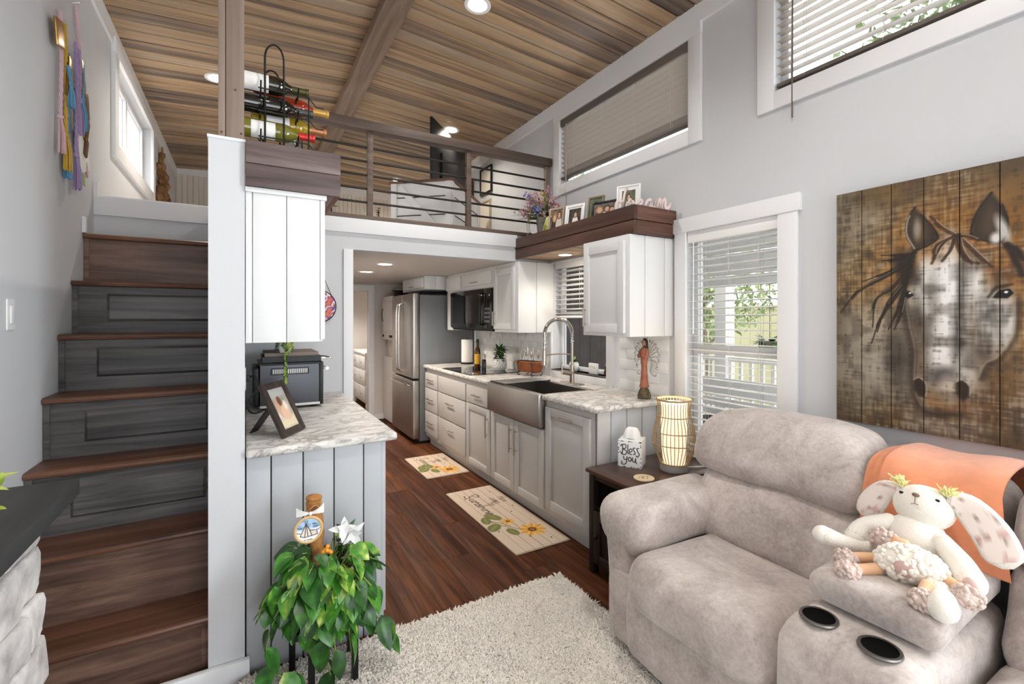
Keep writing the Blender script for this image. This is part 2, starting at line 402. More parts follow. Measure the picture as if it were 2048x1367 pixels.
def picmesh(name, pos, img, mat='paint'):
    """pos: (ny,nx,3) array of points, img: (ny,nx,3) sRGB"""
    ny, nx = pos.shape[:2]; i = np.arange(nx-1)[None, :]+np.arange(ny-1)[:, None]*nx
    F = np.stack([i, i+1, i+1+nx, i+nx], -1).reshape(-1, 4)
    me = bpy.data.meshes.new(name); me.from_pydata(pos.reshape(-1, 3).tolist(), [], F.tolist())
    c = np.clip(img.reshape(-1, 3), 0, 1); c = np.where(c <= .04045, c/12.92, ((c+.055)/1.055)**2.4)
    at = me.color_attributes.new('Col', 'FLOAT_COLOR', 'POINT'); at.data.foreach_set('color', np.concatenate([c, np.ones((len(c), 1))], 1).ravel().astype('f4'))
    me.materials.append(M[mat]); return me
def plane_pos(o, u, v, nu, nv):
    """points o + s*u + t*v on an nu x nv lattice"""
    s = np.linspace(0, 1, nu)[None, :, None]; t = np.linspace(0, 1, nv)[:, None, None]
    return np.array(o)[None, None, :] + s*np.array(u)[None, None, :] + t*np.array(v)[None, None, :]
def link(name, me, parent=None):
    o = bpy.data.objects.new(name, me); COL.objects.link(o)
    if parent is not None:
        o.parent = parent; t = parent
        while t.parent: t = t.parent
        o.location = -Vector(t.location)
    return o
def arc(c, r, a0, a1, n=10, ax='xz', sy=1.):
    out = []
    for i in range(n+1):
        a = math.radians(a0+(a1-a0)*i/n); p = (r*math.cos(a), r*math.sin(a)*sy)
        out.append({'xz': (c[0]+p[0], c[1], c[2]+p[1]), 'yz': (c[0], c[1]+p[0], c[2]+p[1]), 'xy': (c[0]+p[0], c[1]+p[1], c[2])}[ax])
    return out
def smooth(pts, k=6):
    """Catmull-Rom through the points"""
    P_ = [Vector(p) for p in pts]; P_ = [P_[0]*2-P_[1]]+P_+[P_[-1]*2-P_[-2]]; out = []
    for i in range(1, len(P_)-2):
        a, b, c, d = P_[i-1:i+3]
        for j in range(k):
            t = j/k; out.append(.5*((2*b)+(c-a)*t+(2*a-5*b+4*c-d)*t*t+(3*b-a-3*c+d)*t**3))
    out.append(P_[-2]); return out
# ================================================================ ROOM SHELL
XL, XR, YF, YL, YE, YB = -.757, 2.42, -2.4, 3.5, 6.7, 7.3      # left/right wall, living end, loft edge, hall end, loft back
ZE, SL, XM = 3.35, .065, (-.757+2.42)/2
ZK, ZL = 1.925, 2.15                                            # kitchen soffit, loft floor
def zc(x): return ZE + SL*min(x-XL, XR-x)
def cells(a0, a1, b0, b1, holes):
    A = sorted({a0, a1}|{h[i] for h in holes for i in (0, 1)}); B = sorted({b0, b1}|{h[i] for h in holes for i in (2, 3)})
    for i in range(len(A)-1):
        for j in range(len(B)-1):
            ca, cb = (A[i]+A[i+1])/2, (B[j]+B[j+1])/2
            if not any(h[0] < ca < h[1] and h[2] < cb < h[3] for h in holes): yield A[i], A[i+1], B[j], B[j+1]
def wall_x(name, x0, x1, y0, y1, z0, z1, holes=(), mat='wall'):
    m = MB()
    for a, b, c, d in cells(y0, y1, z0, z1, holes): m.box(x0, x1, a, b, c, d)
    return struct(m.build(name, mat))
def wall_y(name, y0, y1, x0, x1, z0, z1, holes=(), mat='wall'):
    m = MB()
    for a, b, c, d in cells(x0, x1, z0, z1, holes): m.box(a, b, y0, y1, c, d)
    return struct(m.build(name, mat))

W1 = (1.967, 3.335, 2.60, 3.165); W2 = (.10, 1.423, 2.61, 3.17); WT = (1.405, 1.985, .58, 1.965); WK = (2.725, 3.455, .975, 1.93)
WLf = (4.06, 5.45, 2.60, 3.185); WLv = (-1.25, .0, .8, 2.25)
YH = 8.7
struct(MB().box(XL-.12, XR+.12, YF-.12, YH, -.1, -.006).build('floor', 'subfloor'), 'dark brown wood plank floor')
wall_x('wall_right', XR, XR+.12, YF-.12, YH, -.006, 3.6, (W1, W2, WT, WK, WLv))['label'] = 'pale grey wall with the clerestory windows and horse picture'
wall_x('wall_left', XL-.12, XL, YF-.12, YH, -.006, 3.6, (WLf,))['label'] = 'pale grey wall beside the stairs'
wall_y('wall_front', YF-.12, YF, XL, XR, -.006, 3.6, ((-.45, 2.1, .02, 2.42),))['label'] = 'wall behind the viewpoint with glazed doors added for light'
wb = wall_y('wall_back', YB, YB+.1, XL, XR, ZL, 3.6, (), 'cream'); wb['label'] = 'cream beadboard end wall of the loft'
m = MB()
x = XL+.01
while x < XR: m.box(x, x+.052, YB-.012, YB, ZL, 3.32); x += .06
m.build('beadboard', 'cream', wb, kind='stuff')
struct(MB().box(XL, XR, YB-.02, YB-.012, 3.28, 3.40).build('trim_loft_back', 'trim'))
# kitchen wall under the loft edge, header, side wall of the stairs
wk = wall_y('wall_kitchen', YL, YL+.1, -.119, XR, -.006, ZK, ((.678, XR, -.006, ZK),)); wk['label'] = 'pale grey wall behind the toaster oven'
struct(MB().box(-.119, XR, YL, YL+.1, ZK, ZL).build('wall_header', 'wall'), 'white painted loft edge above the kitchen opening')
struct(MB().box(-.119, .003, 2.125, YL, 0, 2.118).build('wall_stair', 'wall'), 'white half wall between the stairs and the counter')
struct(MB().box(-.123, .006, 2.118, YL, 2.118, 2.130).build('trim_1', 'trim', bevel=.003))
struct(MB().box(.578, .678, YL+.1, YE, 0, ZK).build('wall_hall', 'wall'))
we = wall_y('wall_hall_end', YE, YE+.1, .678, XR, -.006, ZK, ((.98, 1.523, -.006, 1.823),), 'softceil'); we['label'] = 'hall end wall with a doorway'
# loft slab with stair opening; its underside is the kitchen soffit
m = MB(); m.box(-.119, XR, YL+.1, YH, ZK+.012, ZL); m.box(XL, -.119, 3.58, YH, ZK+.012, ZL); struct(m.build('floor_loft', 'trim'))
struct(MB().box(.678, XR, YL+.1, YH, ZK, ZK+.012).build('ceiling_kitchen', 'softceil'), 'low kitchen ceiling under the loft')
# bathroom beyond the doorway
struct(MB().box(.5, XR, YH-.1, YH, 0, ZK).build('wall_bathroom_end', 'softceil')); struct(MB().box(.5, .6, YE+.1, YH-.1, 0, ZK).build('wall_bathroom_side', 'softceil'))

# sloping boarded ceiling
hw = XM-XL; ang = math.atan(SL); Lb = hw/math.cos(ang)
cz = MB()
cz.add([(XL, YF, ZE+.014), (XM, YF, ZE+SL*hw+.014), (XM, YB+.1, ZE+SL*hw+.014), (XL, YB+.1, ZE+.014), (XL, YF, 3.62), (XM, YF, 3.62), (XM, YB+.1, 3.62), (XL, YB+.1, 3.62)], [(0,1,2,3),(7,6,5,4),(0,4,5,1),(1,5,6,2),(2,6,7,3),(3,7,4,0)])
cz.add([(XM, YF, ZE+SL*hw+.014), (XR, YF, ZE+.014), (XR, YB+.1, ZE+.014), (XM, YB+.1, ZE+SL*hw+.014), (XM, YF, 3.62), (XR, YF, 3.62), (XR, YB+.1, 3.62), (XM, YB+.1, 3.62)], [(0,1,2,3),(7,6,5,4),(0,4,5,1),(1,5,6,2),(2,6,7,3),(3,7,4,0)])
ceil = struct(cz.build('ceiling', 'ceilback'), 'boarded wooden ceiling of mixed brown and grey planks')
pk = boxmesh('plank', Lb, .1185, .02, 'ceil', .007)
n = 0; y = -.02
while y < YB-.05:
    for sx in (-1, 1):
        piece('plank', pk, ceil, (XM+sx*hw/2, y+.0645, ZE+SL*hw/2+.007), (0, sx*ang, 0 if RND.random() < .5 else math.pi) if False else (0, sx*ang, 0))
    y += .129
b2 = MB().box(XL, XR, YF, -.02, ZE-.004, ZE+.016); b2.build('board_field', 'ceil', ceil)
struct(MB().box(XM-.08, XM+.08, YF, YB-.02, 3.375, 3.46).build('beam_ridge', 'beam', bevel=.004), 'long brown ridge beam under the boarded ceiling')
struct(MB().box(XR-.016, XR, YF, YB, 3.235, ZE+.005).build('trim_2', 'trim')); struct(MB().box(XL, XL+.016, YF, YB, 3.235, ZE+.005).build('trim_3', 'trim'))

# floor planks
fl = bpy.data.objects['floor']
fk = boxmesh('plank', .1765, 1.218, .006, 'floor', .0012)
for i in range(18):
    x = XL+.0885+i*.177
    y = -.6+((i*.44) % 1.22)-1.22
    while y < 8.3:
        if not (x > 2.0 and y < 0) and y > -.6: piece('plank', fk, fl, (x, y+.61, -.003))
        y += 1.22
# (the strip behind the viewpoint)
MB().box(XL, XR, YF, -.4, -.006, -.0005).build('plank_field', 'floor', fl)

# trims
def frame_x(name, x, d, w, win, top=True, bot=True, mat='trim'):
    y0, y1, z0, z1 = win; m = MB()
    xa, xb = (x-d, x) if d > 0 else (x, x-d)
    m.box(xa, xb, y0-w, y0, z0-w*bot, z1); m.box(xa, xb, y1, y1+w, z0-w*bot, z1)
    if top: m.box(xa, xb, y0-w, y1+w, z1, z1+w)
    if bot: m.box(xa, xb, y0, y1, z0-w, z0)
    return struct(m.build(name, mat, bevel=.002))
frame_x('trim_4', XR, .02, .092, W1, top=False); frame_x('trim_5', XR, .02, .092, W2, top=False)
struct(MB().box(XR-.02, XR, W1[0]-.092, W1[1]+.092, W1[3], 3.24).build('trim_6', 'trim')); struct(MB().box(XR-.02, XR, W2[0]-.092, W2[1]+.092, W2[3], 3.24).build('trim_7', 'trim'))
m = MB(); y0, y1, z0, z1 = WT
m.box(XR-.022, XR, y0-.098, y0, z0, z1); m.box(XR-.022, XR, y1, y1+.085, z0, z1); m.box(XR-.028, XR, y0-.115, y1+.1, z1, z1+.09); m.box(XR-.05, XR, y0-.115, y1+.1, z0-.03, z0); m.box(XR-.022, XR, y0-.098, y1+.085, z0-.12, z0-.03)
struct(m.build('trim_8', 'trim', bevel=.002))
m = MB(); y0, y1, z0, z1 = WK
m.box(XR-.02, XR, y0-.07, y0, z0-.07, z1); m.box(XR-.02, XR, y1, y1+.03, z0-.07, z1); m.box(XR-.02, XR, y0, y1, z0-.07, z0); m.box(XR-.02, XR+.10, y0, y1, z0-.012, z0); m.box(XR-.02, XR, y0-.07, y1+.03, z1, ZK)
struct(m.build('trim_9', 'trim', bevel=.002))
frame_x('trim_10', XL, -.025, .1, WLf)
# opening casing, loft fascia, hall door casing, baseboards
struct(MB().box(.618, .684, YL-.018, YL, 0, ZK).build('trim_11', 'trim', bevel=.002))
struct(MB().box(.305, 2.06, YL-.02, YL, 2.045, ZL).build('trim_12', 'trim', bevel=.002), 'white fascia board along the loft edge')
m = MB(); m.box(1.523, 1.60, YE-.02, YE, 0, 1.90); m.box(.90, .98, YE-.02, YE, 0, 1.90); m.box(.98, 1.523, YE-.02, YE, 1.823, 1.90)
struct(m.build('trim_13', 'trim', bevel=.002))
struct(MB().box(-.757, .02, 2.098, 2.124, 0, .085).build('baseboard_stair', 'trim', bevel=.004)); struct(MB().box(1.60, XR, YE-.012, YE, 0, .07).build('baseboard_hall', 'trim'))
struct(MB().box(XR-.012, XR, YF, 1.3, 0, .09).build('baseboard_right', 'trim'))

# windows in the openings: sash frame + pane
def window(name, x, win, fw=.035, meet=None, mull=None, dx=.055, label=None):
    y0, y1, z0, z1 = win; sg = 1 if x > 0 else -1
    m = MB(); a, b = (x+dx, x+dx+.045) if sg > 0 else (x-dx-.045, x-dx)
    m.box(a, b, y0, y0+fw, z0, z1); m.box(a, b, y1-fw, y1, z0, z1); m.box(a, b, y0+fw, y1-fw, z0, z0+fw); m.box(a, b, y0+fw, y1-fw, z1-fw, z1)
    if meet: m.box(a-.01, b+.0, y0+fw, y1-fw, meet-.028, meet+.028)
    if mull: m.box(a, b, mull-.025, mull+.025, z0+fw, z1-fw)
    o = struct(m.build(name, 'trim', bevel=.002), label); xm = (a+b)/2
    spans = [(y0+fw, y1-fw, z0+fw, z1-fw)]
    if meet: spans = [(y0+fw, y1-fw, z0+fw, meet-.028), (y0+fw, y1-fw, meet+.028, z1-fw)]
    if mull: spans = [(y0+fw, mull-.025, z0+fw, z1-fw), (mull+.025, y1-fw, z0+fw, z1-fw)]
    for q in spans: MB().box(xm-.002, xm+.002, *q).build('pane', 'glass', o)
    return o
window('window_1', XR, W1, label='long clerestory window above the kitchen shelf')
window('window_2', XR, W2, label='clerestory window at the top corner above the horse picture')
window('window_3', XR, WT, meet=1.235, label='tall double-hung window between kitchen and horse picture')
window('window_4', XR, WK, meet=1.46, dx=.08, label='kitchen window above the sink')
window('window_5', XL, WLf, mull=4.75, label='sliding window high on the loft wall above the stairs')
window('added_window', XR, WLv, mull=-.62, dx=.06)  # unseen window, added as the opening for the right-hand fill light
o = struct(MB().box(-.45, 2.1, YF-.09, YF-.05, .02, .08).box(-.45, 2.1, YF-.09, YF-.05, 2.36, 2.42).box(-.45, -.39, YF-.09, YF-.05, .08, 2.36).box(2.04, 2.1, YF-.09, YF-.05, .08, 2.36).box(.79, .87, YF-.09, YF-.05, .08, 2.36).build('added_doors', 'trim'))  # unseen glazed doors, added to go with the rear fill light
MB().box(-.39, .79, YF-.072, YF-.068, .08, 2.36).build('pane', 'glass', o); MB().box(.87, 2.04, YF-.072, YF-.068, .08, 2.36).build('pane', 'glass', o)

# recessed downlights
def can(x, y, z, label, tilt=0., r=.075, power=14., ang=150, col=(1, .9, .78)):
    z -= .004 if z > 3 else 0
    t = thing('recessed_light', label, 'ceiling light', (x, y, z))
    prof = [(r*.78, -.001), (r*1.0, -.005), (r*1.12, -.004), (r*1.14, 0), (r*1.1, .004), (r*.78, .004)]
    a = MB().lathe(prof+prof[:1], (0, 0, 0), 28, caps=False).build('trim_ring', 'white', t, w=False); b = MB().lathe([(0.0001, -.003), (r*.8, -.003), (r*.8, .002), (.0001, .002)], (0, 0, 0), 24).build('lens', 'bulb', t, w=False)
    t.rotation_euler = (0, tilt, 0); spot('downlight', (x, y, z-.02), power, col, ang=ang, r=r*.7)
can(1.289, 2.676, zc(1.289), 'large glowing recessed downlight nearest the ridge beam', ang, power=45, col=(1, .98, .95))
for i, (x, y) in enumerate(((1.3, .7), (.36, .7), (1.3, -1.), (.36, -1.))): can(x, y, zc(x), ['added fill downlight above the sofa, window side', 'added fill downlight over the rug, stair side', 'added fill downlight behind the viewpoint, window side', 'added fill downlight behind the viewpoint, stair side'][i], ang if x > XM else -ang, power=(52, 26, 46, 40)[i], col=(1, .99, .97))  # unseen downlights added to fill the living area with light
can(1.859, 4.491, zc(1.859), 'recessed downlight in the loft ceiling above the television', ang, power=40)
can(1.862, 6.49, zc(1.862), 'recessed downlight at the far end of the loft ceiling', ang, power=40)
can(-.194, 4.485, zc(-.194), 'recessed downlight half hidden behind the wooden post', -ang, power=45)
can(1.121, 4.278, ZK, 'larger of two recessed lights in the kitchen ceiling', power=55)
can(1.129, 5.059, ZK, 'smaller, farther recessed light in the kitchen ceiling', power=50)
can(2.262, 3.06, 1.944, 'round light under the dark wooden shelf above the sink', r=.06, power=14)
spot('bathroom_light', (1.3, 7.6, ZK-.03), 75, (1, .93, .85))

# ---------------------------------------------------------------- staircase
RI, RU, Y0 = .2695, .1977, 1.95
st = thing('staircase', 'steep dark wooden staircase climbing to the loft', 'staircase', (-.44, 2.6, 0))
xa, xb = XL+.002, -.121
for k in range(1, 8):
    yn = Y0+RU*k; z = RI*k; yb = Y0+RU*(k+1)+.03 if k < 7 else 3.575
    # nosed tread
    poly = [(yb, z-.028), (yn+.012, z-.028), (yn+.003, z-.023), (yn, z-.014), (yn+.003, z-.005), (yn+.012, z), (yb, z)]
    T = Matrix(((0, 0, 1, 0), (1, 0, 0, 0), (0, 1, 0, 0), (0, 0, 0, 1)))
    MB().prism(poly, xa, xb, T).build('tread', 'tread', st)
    z0 = RI*(k-1) if k > 1 else .0
    rm = 'riserbrown' if k in (1, 2, 7) else 'riser'
    if k in (3, 4, 5, 6):
        r = MB().box(xa, xb, yn+.026, yn+.044, z0, z-.028).build('riser', rm, st)
        pz0, pz1 = z0+.062, z-.028-.036; px0, px1 = xa+.135, xb-.03
        m = MB(); b = .012
        m.add([(px0, yn+.026, pz0), (px1, yn+.026, pz0), (px1, yn+.026, pz1), (px0, yn+.026, pz1), (px0+b, yn+.014, pz0+b), (px1-b, yn+.014, pz0+b), (px1-b, yn+.014, pz1-b), (px0+b, yn+.014, pz1-b)],
              [(4,5,6,7),(0,1,5,4),(1,2,6,5),(2,3,7,6),(3,0,4,7)])
        m.build('raised_panel', 'riser', r, smooth=0)
    else:
        r = MB().box(xa, xb, yn+.026, yn+.044, z0, z-.028).build('riser', rm, st)
    MB().box(xa, xa+.022, yn+.018, yn+.026, z0, z-.028).build('edge_strip', rm, st)
    if k == 1: MB().box(xb-.022, xb, yn+.018, yn+.026, z0, z-.028).build('edge_strip', rm, st)
# landing riser, ledge and wall trims
struct(MB().box(XL, -.119, 3.56, 3.578, 1.888, 2.03).build('wall_landing', 'wall')); struct(MB().box(XL, -.119, 3.545, 3.585, 2.028, 2.135).build('trim_14', 'trim', bevel=.003), 'white ledge at the top of the stairs')
struct(MB().box(XL, XL+.02, 3.545, 3.58, 2.135, 2.22).build('trim_15', 'trim')); struct(MB().box(XL, XL+.014, 3.33, 3.36, 1.89, 1.975).build('trim_16', 'trim'))
# ================================================================ KITCHEN, window side
CT = .905; XF = 1.80
def handle(parent, x, y0, y1, z0, z1, off=.022, r=.0055):
    """bar pull standing off the front at x (front faces -X)"""
    m = MB(); a = Vector((x-off, y0, z0)); b = Vector((x-off, y1, z1)); m.cyl(a, b, r, n=10)
    for t in (.14, .86):
        p = a.lerp(b, t); m.cyl(p, (x, p.y, p.z), r*.8, n=8)
    return m.build('handle', 'nickel', parent)
def shaker(parent, x, y0, y1, z0, z1, mat, st=.055, name='door'):
    m = MB(); t = .02
    m.box(x-t, x, y0, y0+st, z0, z1); m.box(x-t, x, y1-st, y1, z0, z1); m.box(x-t, x, y0+st, y1-st, z0, z0+st); m.box(x-t, x, y0+st, y1-st, z1-st, z1)
    m.box(x-t*.45, x, y0+st-.002, y1-st+.002, z0+st-.002, z1-st+.002)
    return m.build(name, mat, parent, bevel=.0015)
def slab(parent, x, y0, y1, z0, z1, mat, name='drawer'):
    return MB().box(x-.02, x, y0, y1, z0, z1).build(name, mat, parent, bevel=.004)
def base_unit(name, label, y0, y1, grp='grey base cabinets along the window wall', ztop=.87):
    t = thing(name, label, 'cabinet', ((XF+XR)/2, (y0+y1)/2, 0), group=grp)
    MB().box(XF, XR-.004, y0, y1, .10, ztop).build('carcass', 'cabgrey', t); MB().box(XF+.05, XR-.004, y0, y1, 0, .10).build('toe_kick', 'cabgrey', t)
    return t
g = 'cabgrey'
t = base_unit('drawer_cabinet', 'narrow grey three-drawer cabinet beside the refrigerator', 4.67, 5.08)
for z0, z1 in ((.66, .82), (.402, .65), (.145, .392)):
    d = slab(t, XF, 4.69, 5.066, z0, z1, g); zh = (z0+z1)/2+.01; handle(d, XF-.02, 4.78, 4.98, zh, zh)
t = base_unit('drawer_cabinet', 'wide grey three-drawer cabinet under the black cooktop', 3.95, 4.67)
for i, (z0, z1) in enumerate(((.66, .82), (.402, .65), (.145, .392))):
    d = slab(t, XF, 3.965, 4.654, z0, z1, g); zh = z0+.17
    if i: handle(d, XF-.02, 4.22, 4.40, zh, zh)
t = base_unit('base_cabinet', 'grey cabinet with one drawer over one door beside the sink', 3.452, 3.95)
d = slab(t, XF, 3.466, 3.938, .665, .815, g); handle(d, XF-.02, 3.62, 3.78, .745, .745)
d = shaker(t, XF, 3.466, 3.938, .109, .655, g); handle(d, XF-.02, 3.505, 3.505, .42, .60)
t = base_unit('sink_cabinet', 'grey two-door cabinet under the steel sink', 2.648, 3.452, ztop=.66)
d = shaker(t, XF, 3.069, 3.44, .109, .655, g); handle(d, XF-.02, 3.10, 3.10, .40, .60)
d = shaker(t, XF, 2.662, 3.057, .109, .655, g); handle(d, XF-.02, 3.022, 3.022, .40, .60)
t = base_unit('base_cabinet', 'grey cabinet with a tall pull-out front at the counter end', 2.13, 2.648)
d = shaker(t, XF, 2.169, 2.636, .14, .826, g, .06); handle(d, XF-.02, 2.32, 2.49, .776, .776)
x = XF-.001
for i, x1 in enumerate((1.904, 2.032, 2.16, 2.288, XR-.004)):        # boarded end panel
    MB().box(x+.003, x1-.003, 2.116, 2.132, 0.0, .872).build('board', 'cabgrey' if i == 0 else 'pangrey', t, bevel=.0015); x = x1
MB().box(XF, XR-.004, 2.128, 2.133, 0, .87).build('panel_back', 'gap', t)

# worktop in marble laminate, rounded front edge, with a cutout for the sink
def worktop_piece(m, x0, x1, y0, y1, z0, z1, fx=0, fy=0):
    m.box(x0, x1, y0, y1, z0, z1)
wt = MB(); zb = .87
XC = 1.762
wt.box(XC, XR-.002, 3.44, 5.085, zb, CT); wt.box(XC, XR-.002, 2.095, 2.655, zb, CT); wt.box(2.235, XR-.002, 2.655, 3.44, zb, CT)
o = wt.build('worktop', 'marble', bevel=.011, seg=3); tag(o, 'long grey-veined marble worktop under the kitchen window', 'countertop')
# splash rim
# farmhouse sink
s = thing('farmhouse_sink', 'stainless steel apron-front sink set into the marble worktop', 'sink', (1.99, 3.04, .67))
y0, y1 = 2.658, 3.437; m = MB()
m.box(1.742, 1.80, y0, y1, .675, .903)                      # apron
m.box(1.80, 2.235, y0, y0+.03, .68, .903); m.box(1.80, 2.235, y1-.03, y1, .68, .903); m.box(2.205, 2.235, y0+.03, y1-.03, .68, .903)
m.build('apron_rim', 'steel', s, bevel=.006)
MB().box(1.80, 2.206, y0+.029, y1-.029, .68, .69).build('basin_floor', 'steeldark', s)
MB().box(1.80, 1.803, y0+.03, y1-.03, .69, .897).box(2.202, 2.206, y0+.03, y1-.03, .69, .897).box(1.803, 2.202, y0+.03, y0+.033, .69, .897).box(1.803, 2.202, y1-.033, y1-.03, .69, .897).build('basin_wall', 'steeldark', s)
MB().lathe([(.045, .69), (.045, .694), (.03, .6925), (.001, .692)], (2.0, 3.05, 0), 20).build('drain', 'chrome', s)
rk = thing('drying_rack', 'roll-up steel drying rack laid across the far end of the sink', 'dish rack', (1.99, 3.33, .905))
for i in range(11):
    yy = 3.225+i*.019; MB().cyl((1.775, yy, .911), (2.215, yy, .911), .0045, n=8).build('rod', 'chrome', rk)
for xx in (1.775, 2.215): MB().cbox((xx, 3.32, .909), (.018, .22, .009)).build('end_strip', 'black', rk, bevel=.003)
# faucet with spring neck
f = thing('faucet', 'brushed nickel spring-neck faucet behind the sink', 'faucet', (2.275, 2.985, CT))
fx, fy = 2.275, 2.985
MB().soft(fx-.03, fx+.03, fy-.125, fy+.125, CT, CT+.01, .005, (6, 10, 3)).build('base_plate', 'nickel', f)
MB().cyl((fx, fy, CT+.008), (fx, fy, CT+.15), .02, .019, 18).build('body', 'nickel', f)
m = MB().cyl((fx-.01, fy, CT+.085), (fx-.10, fy, CT+.10), .022, .02, 16); m.build('valve', 'nickel', f)
MB().tube([(fx-.09, fy, CT+.10), (fx-.10, fy+.01, CT+.14), (fx-.085, fy+.02, CT+.17)], [.008, .007, .006]).build('lever', 'nickel', f)
MB().cyl((fx, fy, CT+.15), (fx, fy, CT+.33), .011, n=14).build('riser_pipe', 'nickel', f)
neck = [(fx, fy, CT+.33), (fx, fy, CT+.40)]+[(fx-.115+.115*math.cos(a), fy+.05*(1-math.cos(a))/2, CT+.40+.115*math.sin(a)) for a in np.linspace(.15, math.pi, 14)]+[(fx-.23, fy+.05, CT+.34), (fx-.232, fy+.052, CT+.27)]
neck = smooth(neck, 4); MB().tube(neck, .008, 10).build('neck_hose', 'chrome', f)
coil = []; nn = len(neck)
for i in range(nn*10):
    tt = i/(nn*10-1)*(nn-1); k = min(int(tt), nn-2); p = neck[k].lerp(neck[k+1], tt-k); d = (neck[k+1]-neck[k]).normalized()
    s1 = Vector((0, 1, 0)); s1 = (s1-d*s1.dot(d)).normalized(); s2 = d.cross(s1); a = i*.62
    coil.append(p+.0135*(s1*math.cos(a)+s2*math.sin(a)))
MB().tube(coil, .0028, 5).build('spring', 'chrome', f)
MB().cyl((fx-.232, fy+.052, CT+.275), (fx-.235, fy+.052, CT+.155), .016, .02, 16).build('spray_head', 'nickel', f)
MB().tube([(fx, fy, CT+.235), (fx-.12, fy+.027, CT+.24), (fx-.215, fy+.05, CT+.235)], .005).build('holder_arm', 'nickel', f)

# cooktop
c = thing('cooktop', 'black glass cooktop set flush in the marble worktop', 'cooktop', (2.05, 4.21, CT))
MB().soft(1.785, 2.31, 3.86, 4.57, CT, CT+.007, .0035, (4, 4, 3)).build('glass_top', 'blackglass', c)
for (xx, yy, r) in ((1.92, 4.02, .085), (1.92, 4.38, .07), (2.18, 4.4, .085), (2.16, 4.05, .06)):
    ring = [(xx+r*math.cos(a), yy+r*math.sin(a), CT+.0073) for a in np.linspace(0, 2*math.pi, 33)[:-1]]
    MB().tube(ring, .0009, 4, closed=True).build('burner_ring', 'fridgeside', c)
for i in range(4): MB().lathe([(.018, 0), (.018, .016), (.014, .02), (.0001, .02)], (1.83+.0*i, 3.905+i*.055, CT+.007), 16).build('knob', 'chrome', c)

# small things on the worktop
tw = thing('paper_towel', 'white paper towel roll on a dark stand by the refrigerator', 'paper towel', (2.24, 4.93, CT))
MB().lathe([(.075, 0), (.078, .012), (.03, .016), (.0001, .016)], (2.24, 4.93, CT), 24).build('stand_base', 'black', tw); MB().cyl((2.24, 4.93, CT+.015), (2.24, 4.93, CT+.30), .007, n=10).build('stand_rod', 'black', tw)
MB().lathe([(.02, .02), (.063, .02), (.066, .03), (.066, .272), (.063, .28), (.02, .28)], (2.24, 4.93, CT), 28).build('roll', 'paper', tw)
M['oil'] = P('amber_glass', '#4a2a12', .08, spec=.6); M['oillabel'] = P('yellow_label', '#d8a233', .6); M['ceramic'] = P('white_ceramic', '#eceae6', .25)
b = thing('oil_bottle', 'dark amber bottle with yellow label on the cooktop edge', 'bottle', (2.10, 4.36, CT+.0072))
bx, by = 2.10, 4.36
MB().lathe([(.0001, 0), (.03, 0), (.032, .006), (.032, .17), (.026, .2), (.013, .225), (.012, .27), (.0001, .27)], (bx, by, CT+.0072), 20).build('glass_body', 'oil', b)
MB().lathe([(.0325, .045), (.0325, .15)], (bx, by, CT+.0072), 20).build('label', 'oillabel', b); MB().lathe([(.014, .262), (.014, .30), (.0001, .30)], (bx, by, CT+.0072), 14).build('cap', 'black', b)
b = thing('spice_grinder', 'slim glass grinder beside the amber bottle', 'grinder', (2.12, 4.25, CT+.0072))
MB().lathe([(.0001, 0), (.022, 0), (.022, .09), (.017, .10), (.0001, .1)], (2.12, 4.25, CT+.0072), 16).build('jar', 'blackglass', b); MB().lathe([(.018, .1), (.02, .15), (.0001, .155)], (2.12, 4.25, CT+.0072), 16).build('cap', 'chrome', b)
def leaf_pts(L, W, bend=.3, n=5):
    """pointed leaf along +X with a midrib fold"""
    v = []; f = []
    for i in range(n+1):
        t = i/n; w = W*math.sin(math.pi*min(1, t*.97+.03)**.75)*.5; z = -bend*L*t*t
        v += [(L*t, -w, z+w*.25), (L*t, 0, z), (L*t, w, z+w*.25)]
    for i in range(n):
        a = 3*i; f += [(a, a+1, a+4, a+3), (a+1, a+2, a+5, a+4)]
    return v, f
def add_leaf(m, p, yaw, pitch, L, W, bend=.3, roll=0., n=5):
    v, f = leaf_pts(L, W, bend, n); m.add(v, f, Matrix.Translation(p)@Matrix.Rotation(yaw, 4, 'Z')@Matrix.Rotation(-pitch, 4, 'Y')@Matrix.Rotation(roll, 4, 'X'))
def pot_plant(name, label, loc, r, h, lm, nl, L, W, potmat, potprof=None, spread=(.2, 1.3), lift=.5):
    t = thing(name, label, 'plant', loc); x, y, z = loc
    MB().lathe(potprof or [(.0001, 0), (r*.7, 0), (r*.95, h*.3), (r, h*.75), (r*.9, h), (r*.8, h), (r*.75, h*.85)], loc, 24).build('pot', potmat, t)
    MB().lathe([(.0001, h*.86), (r*.8, h*.86)], loc, 16).build('soil', 'soil', t)
    for i in range(nl):
        m = MB(); a = RND.uniform(0, 6.28); pit = RND.uniform(*spread); rr = RND.uniform(0, r*.5)
        add_leaf(m, (x+rr*math.cos(a), y+rr*math.sin(a), z+h*.85+RND.uniform(0, L*lift)), a, pit, L*RND.uniform(.7, 1.15), W*RND.uniform(.8, 1.2), RND.uniform(.1, .6)); m.build('leaf', lm, t, smooth=180)
    return t
pp = pot_plant('potted_herb', 'leafy green plant in a white dimpled pot on the cooktop', (2.235, 4.12, CT+.0072), .07, .11, 'leafdk', 80, .075, .032, 'ceramic', spread=(-.2, 1.3), lift=1.5)
m = MB()
for j in range(3):
    for i in range(14):
        a = 2*math.pi*(i+.5*(j % 2))/14; m.ball((2.235+.068*math.cos(a), 4.12+.068*math.sin(a), CT+.035+j*.022), .006, 6, 4)
m.build('dimples', 'ceramic', pp)
